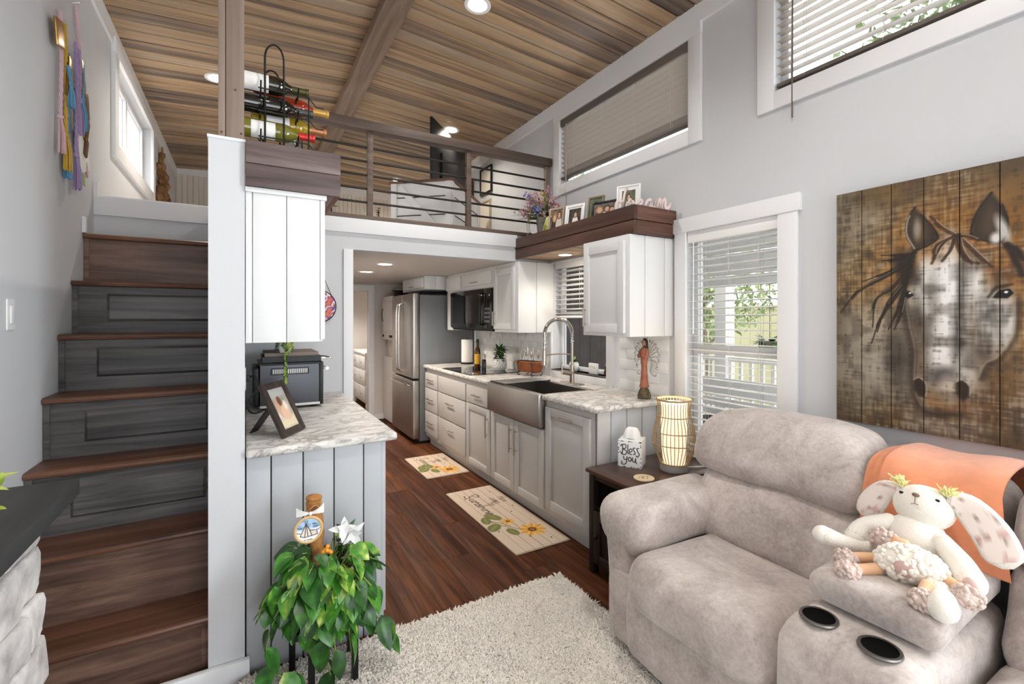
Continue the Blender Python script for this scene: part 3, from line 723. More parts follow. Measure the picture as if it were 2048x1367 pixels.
# utensil caddy: terracotta trough on scrolled iron feet
M['terra'] = P('rust_glazed_clay', '#8a4a24', .5, var=.3, vscale=12)
cd = thing('utensil_caddy', 'rust-brown trough caddy on scrolled iron feet holding cutlery', 'utensil holder', (2.275, 3.62, CT), math.radians(15))
# local frame: long axis Y
m = MB(); prof = [(-.05, .03), (.05, .03), (.066, .125), (-.066, .125)]
m.soft(-.06, .06, -.125, .125, .03, .125, .018, (6, 10, 6), warp=lambda p: Vector((p.x*(.8+.2*(p.z-.03)/.095), p.y*(.86+.14*(p.z-.03)/.095), p.z))); m.build('trough', 'terra', cd, w=False)
MB().soft(-.068, .068, -.135, .135, .115, .132, .008, (6, 10, 3)).build('rim', 'terra', cd, w=False)
MB().soft(-.052, .052, -.118, .118, .128, .134, .003, (4, 4, 2)).build('cavity', 'soil', cd, w=False)
for yy in (-.085, .085):
    m = MB(); m.tube(arc((-.06, yy, .02), .016, 60, 330, 12), .004, 6); m.tube(arc((.06, yy, .02), .016, 120, -150, 12), .004, 6); m.tube([(-.052, yy, .034), (0, yy, .03), (.052, yy, .034)], .004, 6); m.tube([(-.06, yy, .03), (-.072, yy, .13)], .003, 6)
    m.build('foot_scroll', 'iron', cd, w=False)
for i in range(9):
    yy = -.1+i*.025; u = thing('utensil', 'steel '+['spoon', 'fork', 'knife'][i % 3]+', '+['last', 'eighth', 'seventh', 'sixth', 'fifth', 'fourth', 'third', 'second', 'first'][i]+' in the rust-brown caddy from the refrigerator side', 'cutlery', (2.275+.26*0-math.sin(math.radians(15))*yy, 3.62+math.cos(math.radians(15))*yy, CT+.135), math.radians(15), 'cutlery in the caddy')
    tx = RND.uniform(-.2, .2); h = RND.uniform(.04, .085); lx = tx*.3
    MB().tube([(0, 0, -.004), (lx*h*3, 0, h*.7)], .0035, 6).build('shank', 'chrome', u, w=False)
    hd = MB()
    if i % 3 == 0: hd.ball((lx*h*3, 0, h*.7+.02), (.006, .015, .023), 10, 7)
    elif i % 3 == 1:
        for q in (-.008, 0, .008): hd.tube([(lx*h*3, q*.7, h*.7), (lx*h*3, q, h*.7+.045)], .002, 5)
        hd.soft(lx*h*3-.003, lx*h*3+.003, -.01, .01, h*.7-.008, h*.7+.01, .003, (3, 5, 4))
    else: hd.soft(lx*h*3-.006, lx*h*3+.006, -.007, .007, h*.7-.01, h*.7+.06, .004, (4, 4, 6))
    hd.build('head', 'chrome' if i % 2 else 'nickel', u, w=False)
for nm, yy in (('outlet_1', 3.66), ('outlet_2', 2.36)):
    pass
def plate(label, x, y, z, kind, n=(-1)):
    t = thing('wall_outlet' if kind == 'outlet' else 'light_switch', label, 'outlet' if kind == 'outlet' else 'switch', (x, y, z))
    MB().soft(x-(.006 if n < 0 else 0), x+(.006 if n > 0 else 0), y-.036, y+.036, z-.058, z+.058, .003, (3, 6, 8)).build('cover_plate', 'white', t)
    xx = x+n*.006
    if kind == 'outlet':
        for dz in (-.02, .02): MB().cbox((xx, y, z+dz), (.003, .03, .028)).build('receptacle', 'trim', t, bevel=.001); MB().cbox((xx+n*.0016, y-.006, z+dz), (.001, .003, .01)).cbox((xx+n*.0016, y+.006, z+dz), (.001, .003, .01)).build('slots', 'black', t)
    else: MB().box(min(xx, xx+n*.004), max(xx, xx+n*.004), y-.016, y+.016, z-.033, z+.033).build('rocker', 'trim', t, bevel=.0015)
# backsplash tiles
bs_ = MB()
for a, b, c, d in cells(2.13, 5.1, CT+.001, 1.30, ((2.66, 3.48, CT-.01, 1.4),)): bs_.box(XR-.004, XR, a, b, c, d)
bs = struct(bs_.build('wall_backsplash', 'trim'), 'white subway tile backsplash behind the worktop')
bm = boxmesh('tile', .004, .147, .0715, 'white', .0012)
for r in range(5):
    z = CT+.004+.0365+r*.0745; y = 2.14+(.075 if r % 2 else 0)+.075
    while y < 5.05:
        if not (2.60 < y+.07 and y-.07 < 3.50 and z > .87): piece('tile', bm, bs, (XR-.006, y, z))
        y += .15
plate('white outlet on the tiles above the cutlery caddy', XR-.008, 3.70, 1.10, 'outlet'); plate('white outlet on the tiles behind the angel figurine', XR-.008, 2.40, 1.12, 'outlet')

# window-sill things
pot_plant('potted_succulent', 'small succulent in a white round pot on the kitchen sill', (XR+.04, 3.20, WK[2]), .042, .08, 'leafdk', 14, .05, .022, 'ceramic', [(.0001, 0), (.03, 0), (.042, .025), (.042, .06), (.032, .08), (.026, .08), (.024, .065)], (.2, 1.2))
sg = thing('sill_sign', 'small white block with a grey sketch on the kitchen sill', 'sign', (XR+.03, 2.93, WK[2])); MB().cbox((XR+.03, 2.93, WK[2]+.045), (.02, .10, .088)).build('block', 'white', sg, bevel=.002)
m = MB(); xx = XR+.0195
for pts in ([(2.965, 1.03), (2.955, 1.045), (2.945, 1.03), (2.935, 1.045), (2.925, 1.025)], [(2.915, 1.02), (2.91, 1.045), (2.90, 1.03), (2.895, 1.02)]): m.tube([(xx, a, b) for a, b in pts], .0012, 4)
m.build('sketch_lines', 'fridgeside', sg)
sg = thing('sill_trinket', 'brown glass trinket at the sill corner', 'ornament', (XR+.02, 2.765, WK[2])); MB().lathe([(.0001, 0), (.018, 0), (.022, .03), (.012, .06), (.014, .075), (.0001, .08)], (XR+.02, 2.765, WK[2]), 14).build('glass_body', 'oil', sg)
MB().ball((XR+.02, 2.765, WK[2]+.088), .01, 10, 6).build('stopper', 'nickel', sg)

# angel figurine
M['robe'] = P('terracotta_robe', '#965c45', .6, var=.25, vscale=20); M['hair'] = P('dark_hair', '#2a1a14', .6); M['skin'] = P('clay_skin', '#8e6a58', .6); M['mossy'] = P('mossy_base', '#5a4f3a', .8, var=.5, vscale=60, bump=.6, bscale=80)
ag = thing('angel_figurine', 'slender terracotta angel figurine with wire wings at the worktop end', 'figurine', (2.255, 2.19, CT)); A = (2.255, 2.19, CT)
MB().lathe([(.0001, 0), (.042, 0), (.044, .02), (.034, .05), (.022, .075), (.0001, .08)], A, 20).build('base', 'mossy', ag)
MB().lathe([(.0001, .075), (.034, .075), (.028, .10), (.021, .17), (.019, .22), (.026, .27), (.03, .30), (.024, .325), (.01, .335), (.0001, .335)], A, 20, sy=.9).build('robe', 'robe', ag)
m = MB()
for s_ in (-1, 1): m.tube(smooth([(A[0], A[1]+s_*.026, A[2]+.315), (A[0]-.018, A[1]+s_*.03, A[2]+.27), (A[0]-.03, A[1]+s_*.006, A[2]+.285)], 5), [.011]*6+[.009]*5, 8)
m.build('arms', 'robe', ag)
MB().ball((A[0], A[1], A[2]+.362), (.018, .017, .024), 14, 10).build('head', 'skin', ag)
MB().ball((A[0]+.006, A[1], A[2]+.366), (.019, .021, .026), 14, 10).tube([(A[0]+.008, A[1], A[2]+.37), (A[0]+.012, A[1], A[2]+.33), (A[0]+.012, A[1], A[2]+.30)], [.018, .017, .008], 10).build('hair', 'hair', ag)
M['wire'] = P('silver_wire', '#857a70', .35, .9)
for s_ in (-1, 1):
    m = MB(); xw = A[0]+.02
    for i in range(7):
        a = math.radians(70-i*19); L = .085+.008*i; b0 = (xw, A[1]+s_*.012, A[2]+.30-.008*i); tip = (xw, A[1]+s_*(.012+L*math.cos(a)*.85), A[2]+.30+L*math.sin(a))
        mid = (xw, A[1]+s_*(.01+L*.65*math.cos(a)), A[2]+.315+L*.75*math.sin(a)); m.tube(smooth([b0, mid, tip], 5), .0018, 5)
        c0 = (xw, tip[1]-s_*.006, tip[2]-.006); m.tube([(xw, c0[1]+s_*.008*math.cos(q), c0[2]+.008*math.sin(q)) for q in np.linspace(.5, 5.5, 9)], .0016, 5)
    m.tube(smooth([(xw, A[1]+s_*.012, A[2]+.29), (xw, A[1]+s_*.05, A[2]+.24), (xw, A[1]+s_*.035, A[2]+.18), (xw, A[1]+s_*.07, A[2]+.15), (xw, A[1]+s_*.082, A[2]+.165)], 5), .002, 5)
    m.build('wing', 'wire', ag)
hl = [(A[0]+.01, A[1]+.017*math.cos(a), A[2]+.40+.012*math.sin(a)) for a in np.linspace(0, 6.28, 17)[:-1]]; MB().tube(hl, .0015, 5, closed=True).build('halo', 'wire', ag)

# ---------------------------------------------------------------- upper cabinets
def upper(name, label, x, y0, y1, z0, z1, mat='cabwhite', grp='white wall cabinets on the window side'):
    t = thing(name, label, 'cabinet', ((x+XR)/2, (y0+y1)/2, z0), group=grp); MB().box(x, XR-.003, y0, y1, z0, z1).build('carcass', mat, t, bevel=.002); return t
def end_boards(t, x0, x1, y, z0, z1, cuts, mat='cabwhite'):
    xs = [x0]+list(cuts)+[x1]
    for a, b in zip(xs[:-1], xs[1:]): MB().box(a+.002, b-.002, y-.008, y, z0, z1).build('board', mat, t, bevel=.002)
t = upper('wall_cabinet', 'white wall cabinet with one door between window and tall blind', 2.03, 2.10, 2.535, 1.312, 1.94)
d = shaker(t, 2.03, 2.125, 2.51, 1.335, 1.905, 'cabwhite'); handle(d, 2.01, 2.485, 2.485, 1.37, 1.50); end_boards(t, 2.03, XR-.003, 2.10, 1.312, 1.94, (2.16, 2.333))
t = upper('wall_cabinet', 'white wall cabinet with one door beside the microwave', 2.05, 3.46, 3.885, 1.302, 1.922)
d = shaker(t, 2.05, 3.495, 3.872, 1.33, 1.88, 'cabwhite'); handle(d, 2.03, 3.85, 3.85, 1.36, 1.49); end_boards(t, 2.05, XR-.003, 3.46, 1.302, 1.922, (2.24,))
t = upper('wall_cabinet', 'short white cabinet directly above the black microwave', 2.05, 3.885, 4.64, 1.722, 1.922)
d = slab(t, 2.05, 3.935, 4.61, 1.762, 1.888, 'cabwhite', 'door'); handle(d, 2.03, 4.2, 4.35, 1.79, 1.79)
t = upper('wall_cabinet', 'narrow white cabinet between microwave and refrigerator', 2.05, 4.885, 5.06, 1.297, 1.922)
MB().box(2.05, XR-.003, 4.64, 4.885, 1.722, 1.922).build('carcass_side', 'cabwhite', t); slab(t, 2.05, 4.66, 5.05, 1.74, 1.89, 'cabwhite', 'door')
t = upper('wall_cabinet', 'white cabinet hung above the steel refrigerator', 1.80, 5.13, 5.98, 1.765, 1.922)
d = slab(t, 1.80, 5.19, 5.92, 1.785, 1.905, 'cabwhite', 'door'); handle(d, 1.78, 5.48, 5.63, 1.81, 1.81); end_boards(t, 1.80, 2.03, 5.13, 1.765, 1.922, (1.93,))
# microwave
mw = thing('microwave', 'black over-the-range microwave with a window and handle', 'microwave', (2.22, 4.38, 1.3))
MB().box(2.03, XR-.004, 3.892, 4.876, 1.318, 1.718).build('body', 'black', mw, bevel=.004)
MB().box(2.012, 2.03, 4.06, 4.876, 1.33, 1.712).build('door', 'blackglass', mw, bevel=.004); MB().box(2.014, 2.03, 3.892, 4.052, 1.33, 1.712).build('control_panel', 'blackglass', mw, bevel=.004)
MB().box(2.0105, 2.0125, 4.16, 4.80, 1.375, 1.665).build('window_glass', 'blackglass', mw)
MB().box(1.985, 1.997, 4.07, 4.085, 1.36, 1.68).box(1.985, 2.012, 4.07, 4.085, 1.36, 1.375).box(1.985, 2.012, 4.07, 4.085, 1.665, 1.68).build('handle', 'black', mw, bevel=.002)
for i in range(4):
    for j in range(3): MB().cbox((2.0135, 3.935+.036*j, 1.40+.04*i), (.001, .022, .022)).build('button', 'fridgeside', mw)
m = MB(); m.box(2.04, 2.30, 3.90, 4.86, 1.306, 1.318); m.build('vent_grille', 'blackmetal', mw)

# ---------------------------------------------------------------- refrigerator
fr = thing('refrigerator', 'tall stainless bottom-freezer refrigerator beside the drawers', 'refrigerator', (2.05, 5.52, 0))
MB().box(1.735, XR-.02, 5.115, 5.965, .03, 1.70).build('cabinet_body', 'fridgeside', fr, bevel=.004)
y0, y1 = 5.105, 5.965; ym = 5.535
for a, b, nm in ((y0, ym-.003, 'french_door'), (ym+.003, y1, 'french_door')):
    d = MB().soft(1.65, 1.728, a, b, .745, 1.715, .014, (5, 6, 8)).build(nm, 'steel', fr)
    yh = ym-.05 if a == y0 else ym+.05
    MB().tube(smooth([(1.645, yh, .80), (1.605, yh, .86), (1.60, yh, 1.2), (1.605, yh, 1.56), (1.645, yh, 1.62)], 5), .013, 10).build('handle', 'chrome', d)
d = MB().soft(1.65, 1.728, y0, y1, .06, .725, .014, (5, 8, 8)).build('freezer_drawer', 'steel', fr)
MB().tube(smooth([(1.645, y0+.06, .665), (1.605, y0+.10, .672), (1.602, ym, .672), (1.605, y1-.10, .672), (1.645, y1-.06, .665)], 5), .012, 10).build('handle', 'chrome', d)
MB().box(1.74, 2.38, y0+.02, y1-.01, 0, .03).build('foot_rail', 'black', fr)
MB().box(1.66, 1.73, y0+.0, y0+.05, 1.715, 1.735).box(1.66, 1.73, y1-.05, y1, 1.715, 1.735).build('hinge_cover', 'black', fr, bevel=.003)
m = MB().box(1.74, 2.38, 5.07, 5.12, 1.70, 1.765)
# stacked washer and dryer
wd = thing('laundry_tower', 'white stacked washer and dryer beyond the refrigerator', 'washer dryer', (2.05, 6.3, 0))
MB().soft(1.72, 2.38, 6.03, 6.66, .02, .90, .012, (4, 4, 4)).build('washer_body', 'appliance', wd)
MB().box(1.78, 2.38, 6.04, 6.65, .90, 1.16).build('control_column', 'appliance', wd)
MB().soft(1.70, 2.38, 6.03, 6.66, 1.13, 1.74, .03, (5, 5, 6)).build('dryer_body', 'appliance', wd)
MB().soft(1.685, 1.71, 6.10, 6.59, 1.26, 1.66, .012, (4, 5, 5)).build('dryer_door', 'appliance', wd)
MB().tube(arc((1.68, 6.50, 1.48), .09, -70, 70, 8, 'yz', 1.) , .008, 8).build('door_handle', 'fridgeside', wd)
for yy in (6.14, 6.22, 6.56): MB().cyl((1.70, yy, 1.19), (1.685, yy, 1.19), .018, .016, 14).build('dial', 'black', wd)
bk = thing('storage_bowl', 'dark bowl with pale cloth on top of the white dryer', 'bowl', (1.85, 6.25, 1.74)); MB().lathe([(.0001, 0), (.07, 0), (.12, .07), (.115, .07), (.066, .006), (.0001, .006)], (1.85, 6.25, 1.74), 20).build('bowl_shell', 'iron', bk); MB().ball((1.85, 6.25, 1.80), (.09, .09, .035), 12, 8, jit=.08).build('cloth', 'paper', bk)
# bathroom vanity seen through the doorway
vn = thing('bathroom_vanity', 'white drawer vanity seen through the far doorway', 'vanity', (1.86, 7.9, 0))
MB().box(1.66, 2.35, 7.45, 8.4, .09, .86).build('body', 'cabwhite', vn); MB().box(1.63, 2.38, 7.42, 8.43, .86, .90).build('top', 'ceramic', vn, bevel=.01)
for z0, z1 in ((.63, .83), (.38, .60), (.12, .35)):
    for ya, yb in ((7.48, 7.9), (7.93, 8.37)):
        d = slab(vn, 1.66, ya, yb, z0, z1, 'cabwhite'); MB().ball((1.628, (ya+yb)/2, (z0+z1)/2), .012, 10, 6).build('knob', 'nickel', d)
    d = MB().box(1.70, 2.3, 7.432, 7.45, z0, z1).build('drawer', 'cabwhite', vn, bevel=.003); MB().ball((1.82, 7.42, (z0+z1)/2), .012, 10, 6).build('knob', 'nickel', d)
for (a, b) in ((1.68, 7.47), (2.32, 7.47), (1.68, 8.37)): MB().lathe([(.022, 0), (.03, .05), (.02, .09)], (a, b, 0), 12).build('foot', 'cabwhite', vn)
# ================================================================ KITCHEN, stair side
pn = thing('peninsula_cabinet', 'pale grey boarded end of the counter behind the pothos', 'cabinet', (.29, 2.8, 0))
MB().box(.006, .555, 2.15, YL-.003, .0, .87).build('carcass', 'gap', pn)
xs = [.006, .096, .216, .339, .464, .556]
for a, b in zip(xs[:-1], xs[1:]): MB().box(a+.0025, b-.0025, 2.135, 2.152, 0.0, .872).build('board', 'pangrey', pn, bevel=.0018)
MB().box(.54, .562, 2.134, YL-.003, .09, .872).build('side_panel', 'pangrey', pn, bevel=.002)
o = MB().box(.006, .608, 2.098, YL-.003, .869, CT).build('worktop', 'marble', bevel=.012, seg=3); tag(o, 'marble worktop of the short counter holding the toaster oven', 'countertop')
uc = thing('wall_cabinet', 'tall white boarded wall cabinet above the toaster oven', 'cabinet', (.15, 2.8, 1.325))
MB().box(.006, .293, 2.135, YL-.003, 1.325, 1.94).build('carcass', 'cabwhite', uc, bevel=.002)
for a, b in ((.004, .029), (.029, .152), (.152, .281)): MB().box(a+.0015, b-.0015, 2.122, 2.136, 1.325, 1.925).build('board', 'cabwhite', uc, bevel=.0018)
MB().box(.281, .300, 2.12, YL-.003, 1.335, 1.925).build('face_frame', 'cabwhite', uc, bevel=.002); MB().box(.004, .306, 2.112, 2.135, 1.925, 1.945).build('top_rail', 'cabwhite', uc, bevel=.002)
# wooden bin on top, planked
bn = thing('wooden_bin', 'weathered grey plank bin on top of the white cabinet by the post', 'wooden box', (.18, 2.8, 1.945))
for z0, z1 in ((1.945, 2.035), (2.037, 2.127)):
    MB().box(.006, .36, 2.10, 2.122, z0, z1).build('plank', 'bin', bn, bevel=.003); MB().box(.338, .36, 2.124, YL-.025, z0, z1).build('plank', 'shelf', bn, bevel=.003)
MB().box(.006, .338, 2.124, YL-.025, 1.946, 1.962).build('bottom_board', 'bin', bn)
# toaster oven
to = thing('toaster_oven', 'black toaster oven with slotted side vents on the short counter', 'toaster oven', (.24, 3.1, CT))
ty0, ty1, tx0, tx1 = 2.95, 3.34, .075, .40; tz0, tz1 = CT+.018, 1.165
M['graphite'] = P('graphite_metal', '#4a4b4e', .35, .7)
MB().soft(tx0, tx1-.012, ty0, ty1, tz0, tz1, .01, (4, 4, 4)).build('body', 'graphite', to)
MB().box(tx1-.014, tx1+.008, ty0-.004, ty1+.004, tz0-.004, tz1+.006).build('front_door', 'black', to, bevel=.005); MB().cyl((tx1+.035, ty0+.04, tz1-.04), (tx1+.035, ty1-.04, tz1-.04), .009, n=10).cyl((tx1+.0, ty0+.06, tz1-.04), (tx1+.035, ty0+.06, tz1-.04), .006, n=8).cyl((tx1, ty1-.06, tz1-.04), (tx1+.035, ty1-.06, tz1-.04), .006, n=8).build('handle', 'chrome', to)
MB().box(tx0, tx1-.01, ty0-.003, ty0+.003, tz0-.002, tz0+.012).build('bottom_trim', 'chrome', to)
MB().soft(tx0-.004, tx1, ty0-.003, ty1+.003, tz1-.008, tz1+.006, .005, (4, 4, 3)).build('top_cover', 'black', to)
MB().soft(tx0+.055, tx0+.255, ty0-.0035, ty0+.002, tz1-.062, tz1-.022, .002, (4, 2, 3)).build('vent_recess', 'black', to)
for i in range(19): MB().cbox((tx0+.068+i*.0097, ty0-.0045, tz1-.042), (.0045, .002, .026)).build('vent_fin', 'white', to)
for a in (tx0+.03, tx1-.04):
    for b in (ty0+.04, ty1-.04): MB().cyl((a, b, CT), (a, b, tz0+.002), .015, .018, 10).build('foot', 'black', to)
MB().box(tx0-.03, tx0, ty0+.02, ty1-.02, tz0+.01, tz1-.02).build('rear_housing', 'black', to, bevel=.006)
cb = thing('power_cord', 'black power cord looping behind the toaster oven', 'cord', (.03, 2.93, CT)); MB().tube(smooth([(.012, 2.90, 1.10), (.05, 2.90, 1.11), (.07, 2.91, 1.05), (.03, 2.90, .99), (.022, 2.89, .93), (.05, 2.88, CT+.006), (.09, 2.93, CT+.006)], 6), .0045, 8).build('cable', 'black', cb); MB().cbox((.014, 2.90, 1.10), (.022, .026, .032)).build('plug', 'black', cb, bevel=.003)
o = MB().box(.003, .009, 2.86, 2.93, 1.04, 1.16).build('wall_outlet_plate', 'white', bevel=.002); tag(o, 'white outlet plate on the half wall behind the oven cord', 'outlet')
M['boardwood'] = wood('cutting_board_wood', [(.2, '#5d5048'), (.5, '#786a60'), (.9, '#8d8076')], 'X', .6, .1)
o = MB().box(.10, .385, 2.975, 3.30, 1.205, 1.228).build('cutting_board', 'boardwood', bevel=.004); tag(o, 'grey-brown wooden board on top of the toaster oven', 'cutting board')
o = thing('baking_tray', 'black tray with a wire handle under the wooden board', 'tray', (.24, 3.12, 1.172)); MB().box(.09, .40, 2.98, 3.31, 1.172, 1.176).box(.09, .095, 2.98, 3.31, 1.176, 1.204).box(.395, .40, 2.98, 3.31, 1.176, 1.204).box(.095, .395, 2.98, 2.985, 1.176, 1.204).box(.095, .395, 3.305, 3.31, 1.176, 1.204).build('pan', 'black', o)
MB().tube(smooth([(.40, 3.02, 1.19), (.46, 3.04, 1.182), (.48, 3.12, 1.18), (.46, 3.2, 1.182), (.40, 3.24, 1.19)], 5), .004, 6).tube([(.40, 3.08, 1.186), (.478, 3.12, 1.18), (.40, 3.17, 1.186)], .0035, 6).build('wire_handle', 'chrome', o)
# string-of-pearls pot
sp = thing('trailing_succulent', 'trailing string-of-beads plant in a white pot above the oven', 'plant', (.205, 2.995, 1.228))
MB().lathe([(.0001, 0), (.026, 0), (.036, .025), (.036, .055), (.03, .065), (.026, .06)], (.205, 2.995, 1.228), 20).build('pot', 'ceramic', sp)
for k in range(9):
    a = RND.uniform(0, 6.28); m = MB(); L = .16 if k < 2 else RND.uniform(.02, .06); x0, y0 = .205+.02*math.cos(a), 2.995+.02*math.sin(a)
    if k < 2: path = smooth([(.205, 2.985, 1.292), (.207, 2.955, 1.285), (.208+.004*k, 2.94, 1.24), (.206, 2.938, 1.17), (.204+.006*k, 2.939, 1.10), (.205, 2.94, 1.055+.04*k)], 6)
    else: path = smooth([(x0, y0, 1.285), (.205+.036*math.cos(a), 2.995+.036*math.sin(a), 1.30), (.205+.045*math.cos(a), 2.995+.045*math.sin(a), 1.285-L)], 6)
    m.tube(path, .0012, 4)
    for p in path:
        for q in range(2): m.ball(Vector(p)+Vector((RND.uniform(-.006, .006), RND.uniform(-.006, .006), RND.uniform(-.004, .004))), .0052, 6, 5)
    m.build('bead_strand', 'leafdk' if k % 3 else 'leafyel', sp)
# picture frame leaning on its strut, facing the window side of the living room
def photo_img(nx, ny, seed, kind):
    U, V = np.meshgrid(np.linspace(0, 1, nx), np.linspace(0, 1, ny)); p = Pic(U, V, {'bride': '#5a6a4a', 'dark': '#241d1c', 'warm': '#8a6a52', 'group': '#6b5b55', 'beach': '#d9d3c8'}[kind])
    p.put(.5*vnoise(U, V, 6, seed), '#1d1a18'); p.put(.35*vnoise(U, V, 9, seed+1), '#b9a88f')
    if kind == 'beach':
        p.poly([(0, .75), (1, .8), (1, 1), (0, 1)], '#b9b9b5', .1); p.poly([(0, 0), (1, 0), (1, .3), (0, .2)], '#d8c9a8', .1); p.ell(.35, .5, .2, .28, '#c99f86', .2, rot=.5); p.ell(.6, .38, .26, .2, '#d6b49a', .2); p.ell(.45, .68, .12, .12, '#7a4f3a', .3); p.ell(.7, .55, .1, .12, '#e8d9c4', .3)
    else:
        heads = {'bride': [(.52, .66)], 'dark': [(.55, .6)], 'warm': [(.35, .6), (.72, .72)], 'group': [(.28, .62), (.62, .64), (.85, .55)]}[kind]
        for i, (cx, cy) in enumerate(heads):
            p.ell(cx, cy-.42, .24, .34, ['#efe8e0', '#3a2f30', '#d9cdbf'][(i+seed) % 3], .2); p.ell(cx, cy+.02, .15, .2, ['#4a2f20', '#b98b58', '#2d1d16'][(i+seed) % 3], .2); p.ell(cx, cy, .1, .14, '#dcae92', .2)
            for dx in (-.035, .035): p.ell(cx+dx, cy+.03, .014, .014, '#3a2720', .4)
            p.stroke([(cx-.03, cy-.06), (cx, cy-.07), (cx+.03, cy-.06)], .01, '#9c4a42')
    return p.c
def photo_frame(name, label, loc, rz, w, h, fw, tilt, fmat, kind, seed, strut=True, mount=None, cat='picture frame'):
    """stands on its lower edge at loc, facing local -Y, leaning back by tilt"""
    t = thing(name, label, cat, loc, rz); T = Matrix.Rotation(-tilt, 4, 'X')
    m = MB()
    for a in ((-w/2, -w/2+fw, 0, h), (w/2-fw, w/2, 0, h), (-w/2+fw, w/2-fw, 0, fw), (-w/2+fw, w/2-fw, h-fw, h)): m.box(a[0], a[1], -.009, .009, a[2], a[3], T)
    m.build('frame', fmat, t, w=False, bevel=.002)
    MB().box(-w/2+fw*.6, w/2-fw*.6, .002, .007, fw*.6, h-fw*.6, T).build('backing', 'black', t, w=False)
    k = fw
    if mount: MB().box(-w/2+fw*.9, w/2-fw*.9, -.001, .002, fw*.9, h-fw*.9, T).build('mount', 'paper', t, w=False); k = fw+mount
    pos = plane_pos((-w/2+k, -.0022, k), (w-2*k, 0, 0), (0, 0, h-2*k), 40, 50); img = photo_img(40, 50, seed, kind)
    me = picmesh('photo', pos, img); me.transform(T); o = bpy.data.objects.new('photo', me); COL.objects.link(o); o.parent = t
    if strut:
        b = T@Vector((0, .009, h*.68)); e = Vector((0, b.y+h*.42, .003)); d = e-b
        q = d.to_track_quat('Z', 'X').to_matrix().to_4x4(); MB().box(-.003, .003, -w*.16, w*.16, 0, d.length, Matrix.Translation(b)@q).build('strut', 'black', t, w=False)
    return t
M['darkframe'] = wood('dark_frame_wood', [(.2, '#241d19'), (.6, '#3b302a'), (.9, '#4c4038')], 'Z', .5, .1)
photo_frame('photo_frame', 'dark wooden photo frame leaning on a strut on the short counter', (.196, 2.30, CT+.004), math.radians(57), .185, .25, .03, math.radians(26), 'darkframe', 'beach', 3)
# round stained-glass disc hanging on the kitchen wall
dg = thing('stained_glass_disc', 'round multicoloured glass disc hanging on the kitchen wall', 'wall decor', (.455, YL-.012, 1.51))
U = np.linspace(0, 1, 26)[None, :]*np.ones((60, 1)); A_ = np.linspace(0, 2*math.pi, 60)[:, None]*np.ones((1, 26)); R_ = .108*U
pos = np.stack([.455+R_*np.cos(A_), np.full(U.shape, YL-.016), 1.51+R_*np.sin(A_)], -1); X_, Z_ = pos[..., 0]*18, pos[..., 2]*18
ci = (np.floor(vnoise(X_, Z_, 1.6, 4)*8)).astype(int) % 6; pal = np.array([rgb(h) for h in ('#b3478a', '#d9743f', '#6a4fa0', '#d9a08a', '#efe3e6', '#8a2f4c')])
me = picmesh('glass_mosaic', pos, pal[ci]); link('glass_mosaic', me, dg)
MB().tube([(.455+.11*math.cos(a), YL-.012, 1.51+.11*math.sin(a)) for a in np.linspace(0, 6.283, 41)[:-1]], .005, 8, closed=True).build('rim', 'iron', dg)
MB().tube([(.37, YL-.01, 1.58), (.455, YL-.008, 1.79), (.54, YL-.01, 1.58)], .002, 5).ball((.455, YL-.006, 1.79), .006, 8, 5).build('hanging_cord', 'iron', dg)

# ================================================================ SHELF OVER THE SINK
sh = thing('wall_shelf', 'dark walnut box shelf with two-plank sides above the sink', 'shelf', (2.235, 2.79, 1.945))
for z0, z1 in ((1.942, 2.027), (2.03, 2.118)):
    e = .006 if z0 > 2 else 0
    MB().box(2.05-e, 2.072, 2.075-e, YL-.002, z0, z1).build('plank', 'shelf', sh, bevel=.003); MB().box(2.073, XR-.003, 2.075-e, 2.097, z0, z1).build('plank', 'shelfx', sh, bevel=.003)
for i in range(5): MB().box(2.073, XR-.003, 2.54+i*.192, 2.728+i*.192, 1.95, 1.962).build('soffit_board', 'ceil', sh, bevel=.002)
MB().box(2.073, XR-.003, 2.098, YL-.002, 2.085, 2.1).build('top_board', 'shelf', sh)
ZS = 2.10
# things on the shelf
M['galv'] = P('galvanised_tin', '#8d8a82', .45, .7, var=.2, vscale=10)
fb = thing('flower_bucket', 'galvanised bucket of purple, yellow and blue artificial flowers', 'flowers', (2.20, 3.26, ZS)); bx, by = 2.20, 3.26
MB().lathe([(.0001, 0), (.06, 0), (.075, .17), (.08, .178), (.075, .18), (.07, .17), (.057, .01), (.0001, .01)], (bx, by, ZS), 24).build('bucket', 'galv', fb)
for z in (.05, .12): MB().tube([(bx+(.061+.09*z)*math.cos(a), by+(.061+.09*z)*math.sin(a), ZS+z) for a in np.linspace(0, 6.283, 25)[:-1]], .003, 5, closed=True).build('hoop', 'galv', fb)
M['fl1'] = P('mauve_petal', '#b58a96', .8); M['fl2'] = P('yellow_petal', '#d3a43a', .8); M['fl3'] = P('blue_petal', '#6f74a8', .8); M['fl4'] = P('pink_petal', '#c9a3a0', .8); M['blade'] = leafmat('grass_blade', [(.2, '#33462a'), (.5, '#586b3f'), (.85, '#b4bb9c')], .6)
for i in range(95):
    a = RND.uniform(0, 6.28); pit = RND.uniform(.25, 1.5); L = RND.uniform(.14, .26)*(.55 if math.cos(a) > .2 else 1); m = MB()
    add_leaf(m, (bx+.03*math.cos(a), by+.03*math.sin(a), ZS+.15), a, pit  , L, .016, RND.uniform(.1, .7), n=6); m.build('grass_blade', 'blade', fb, smooth=180)
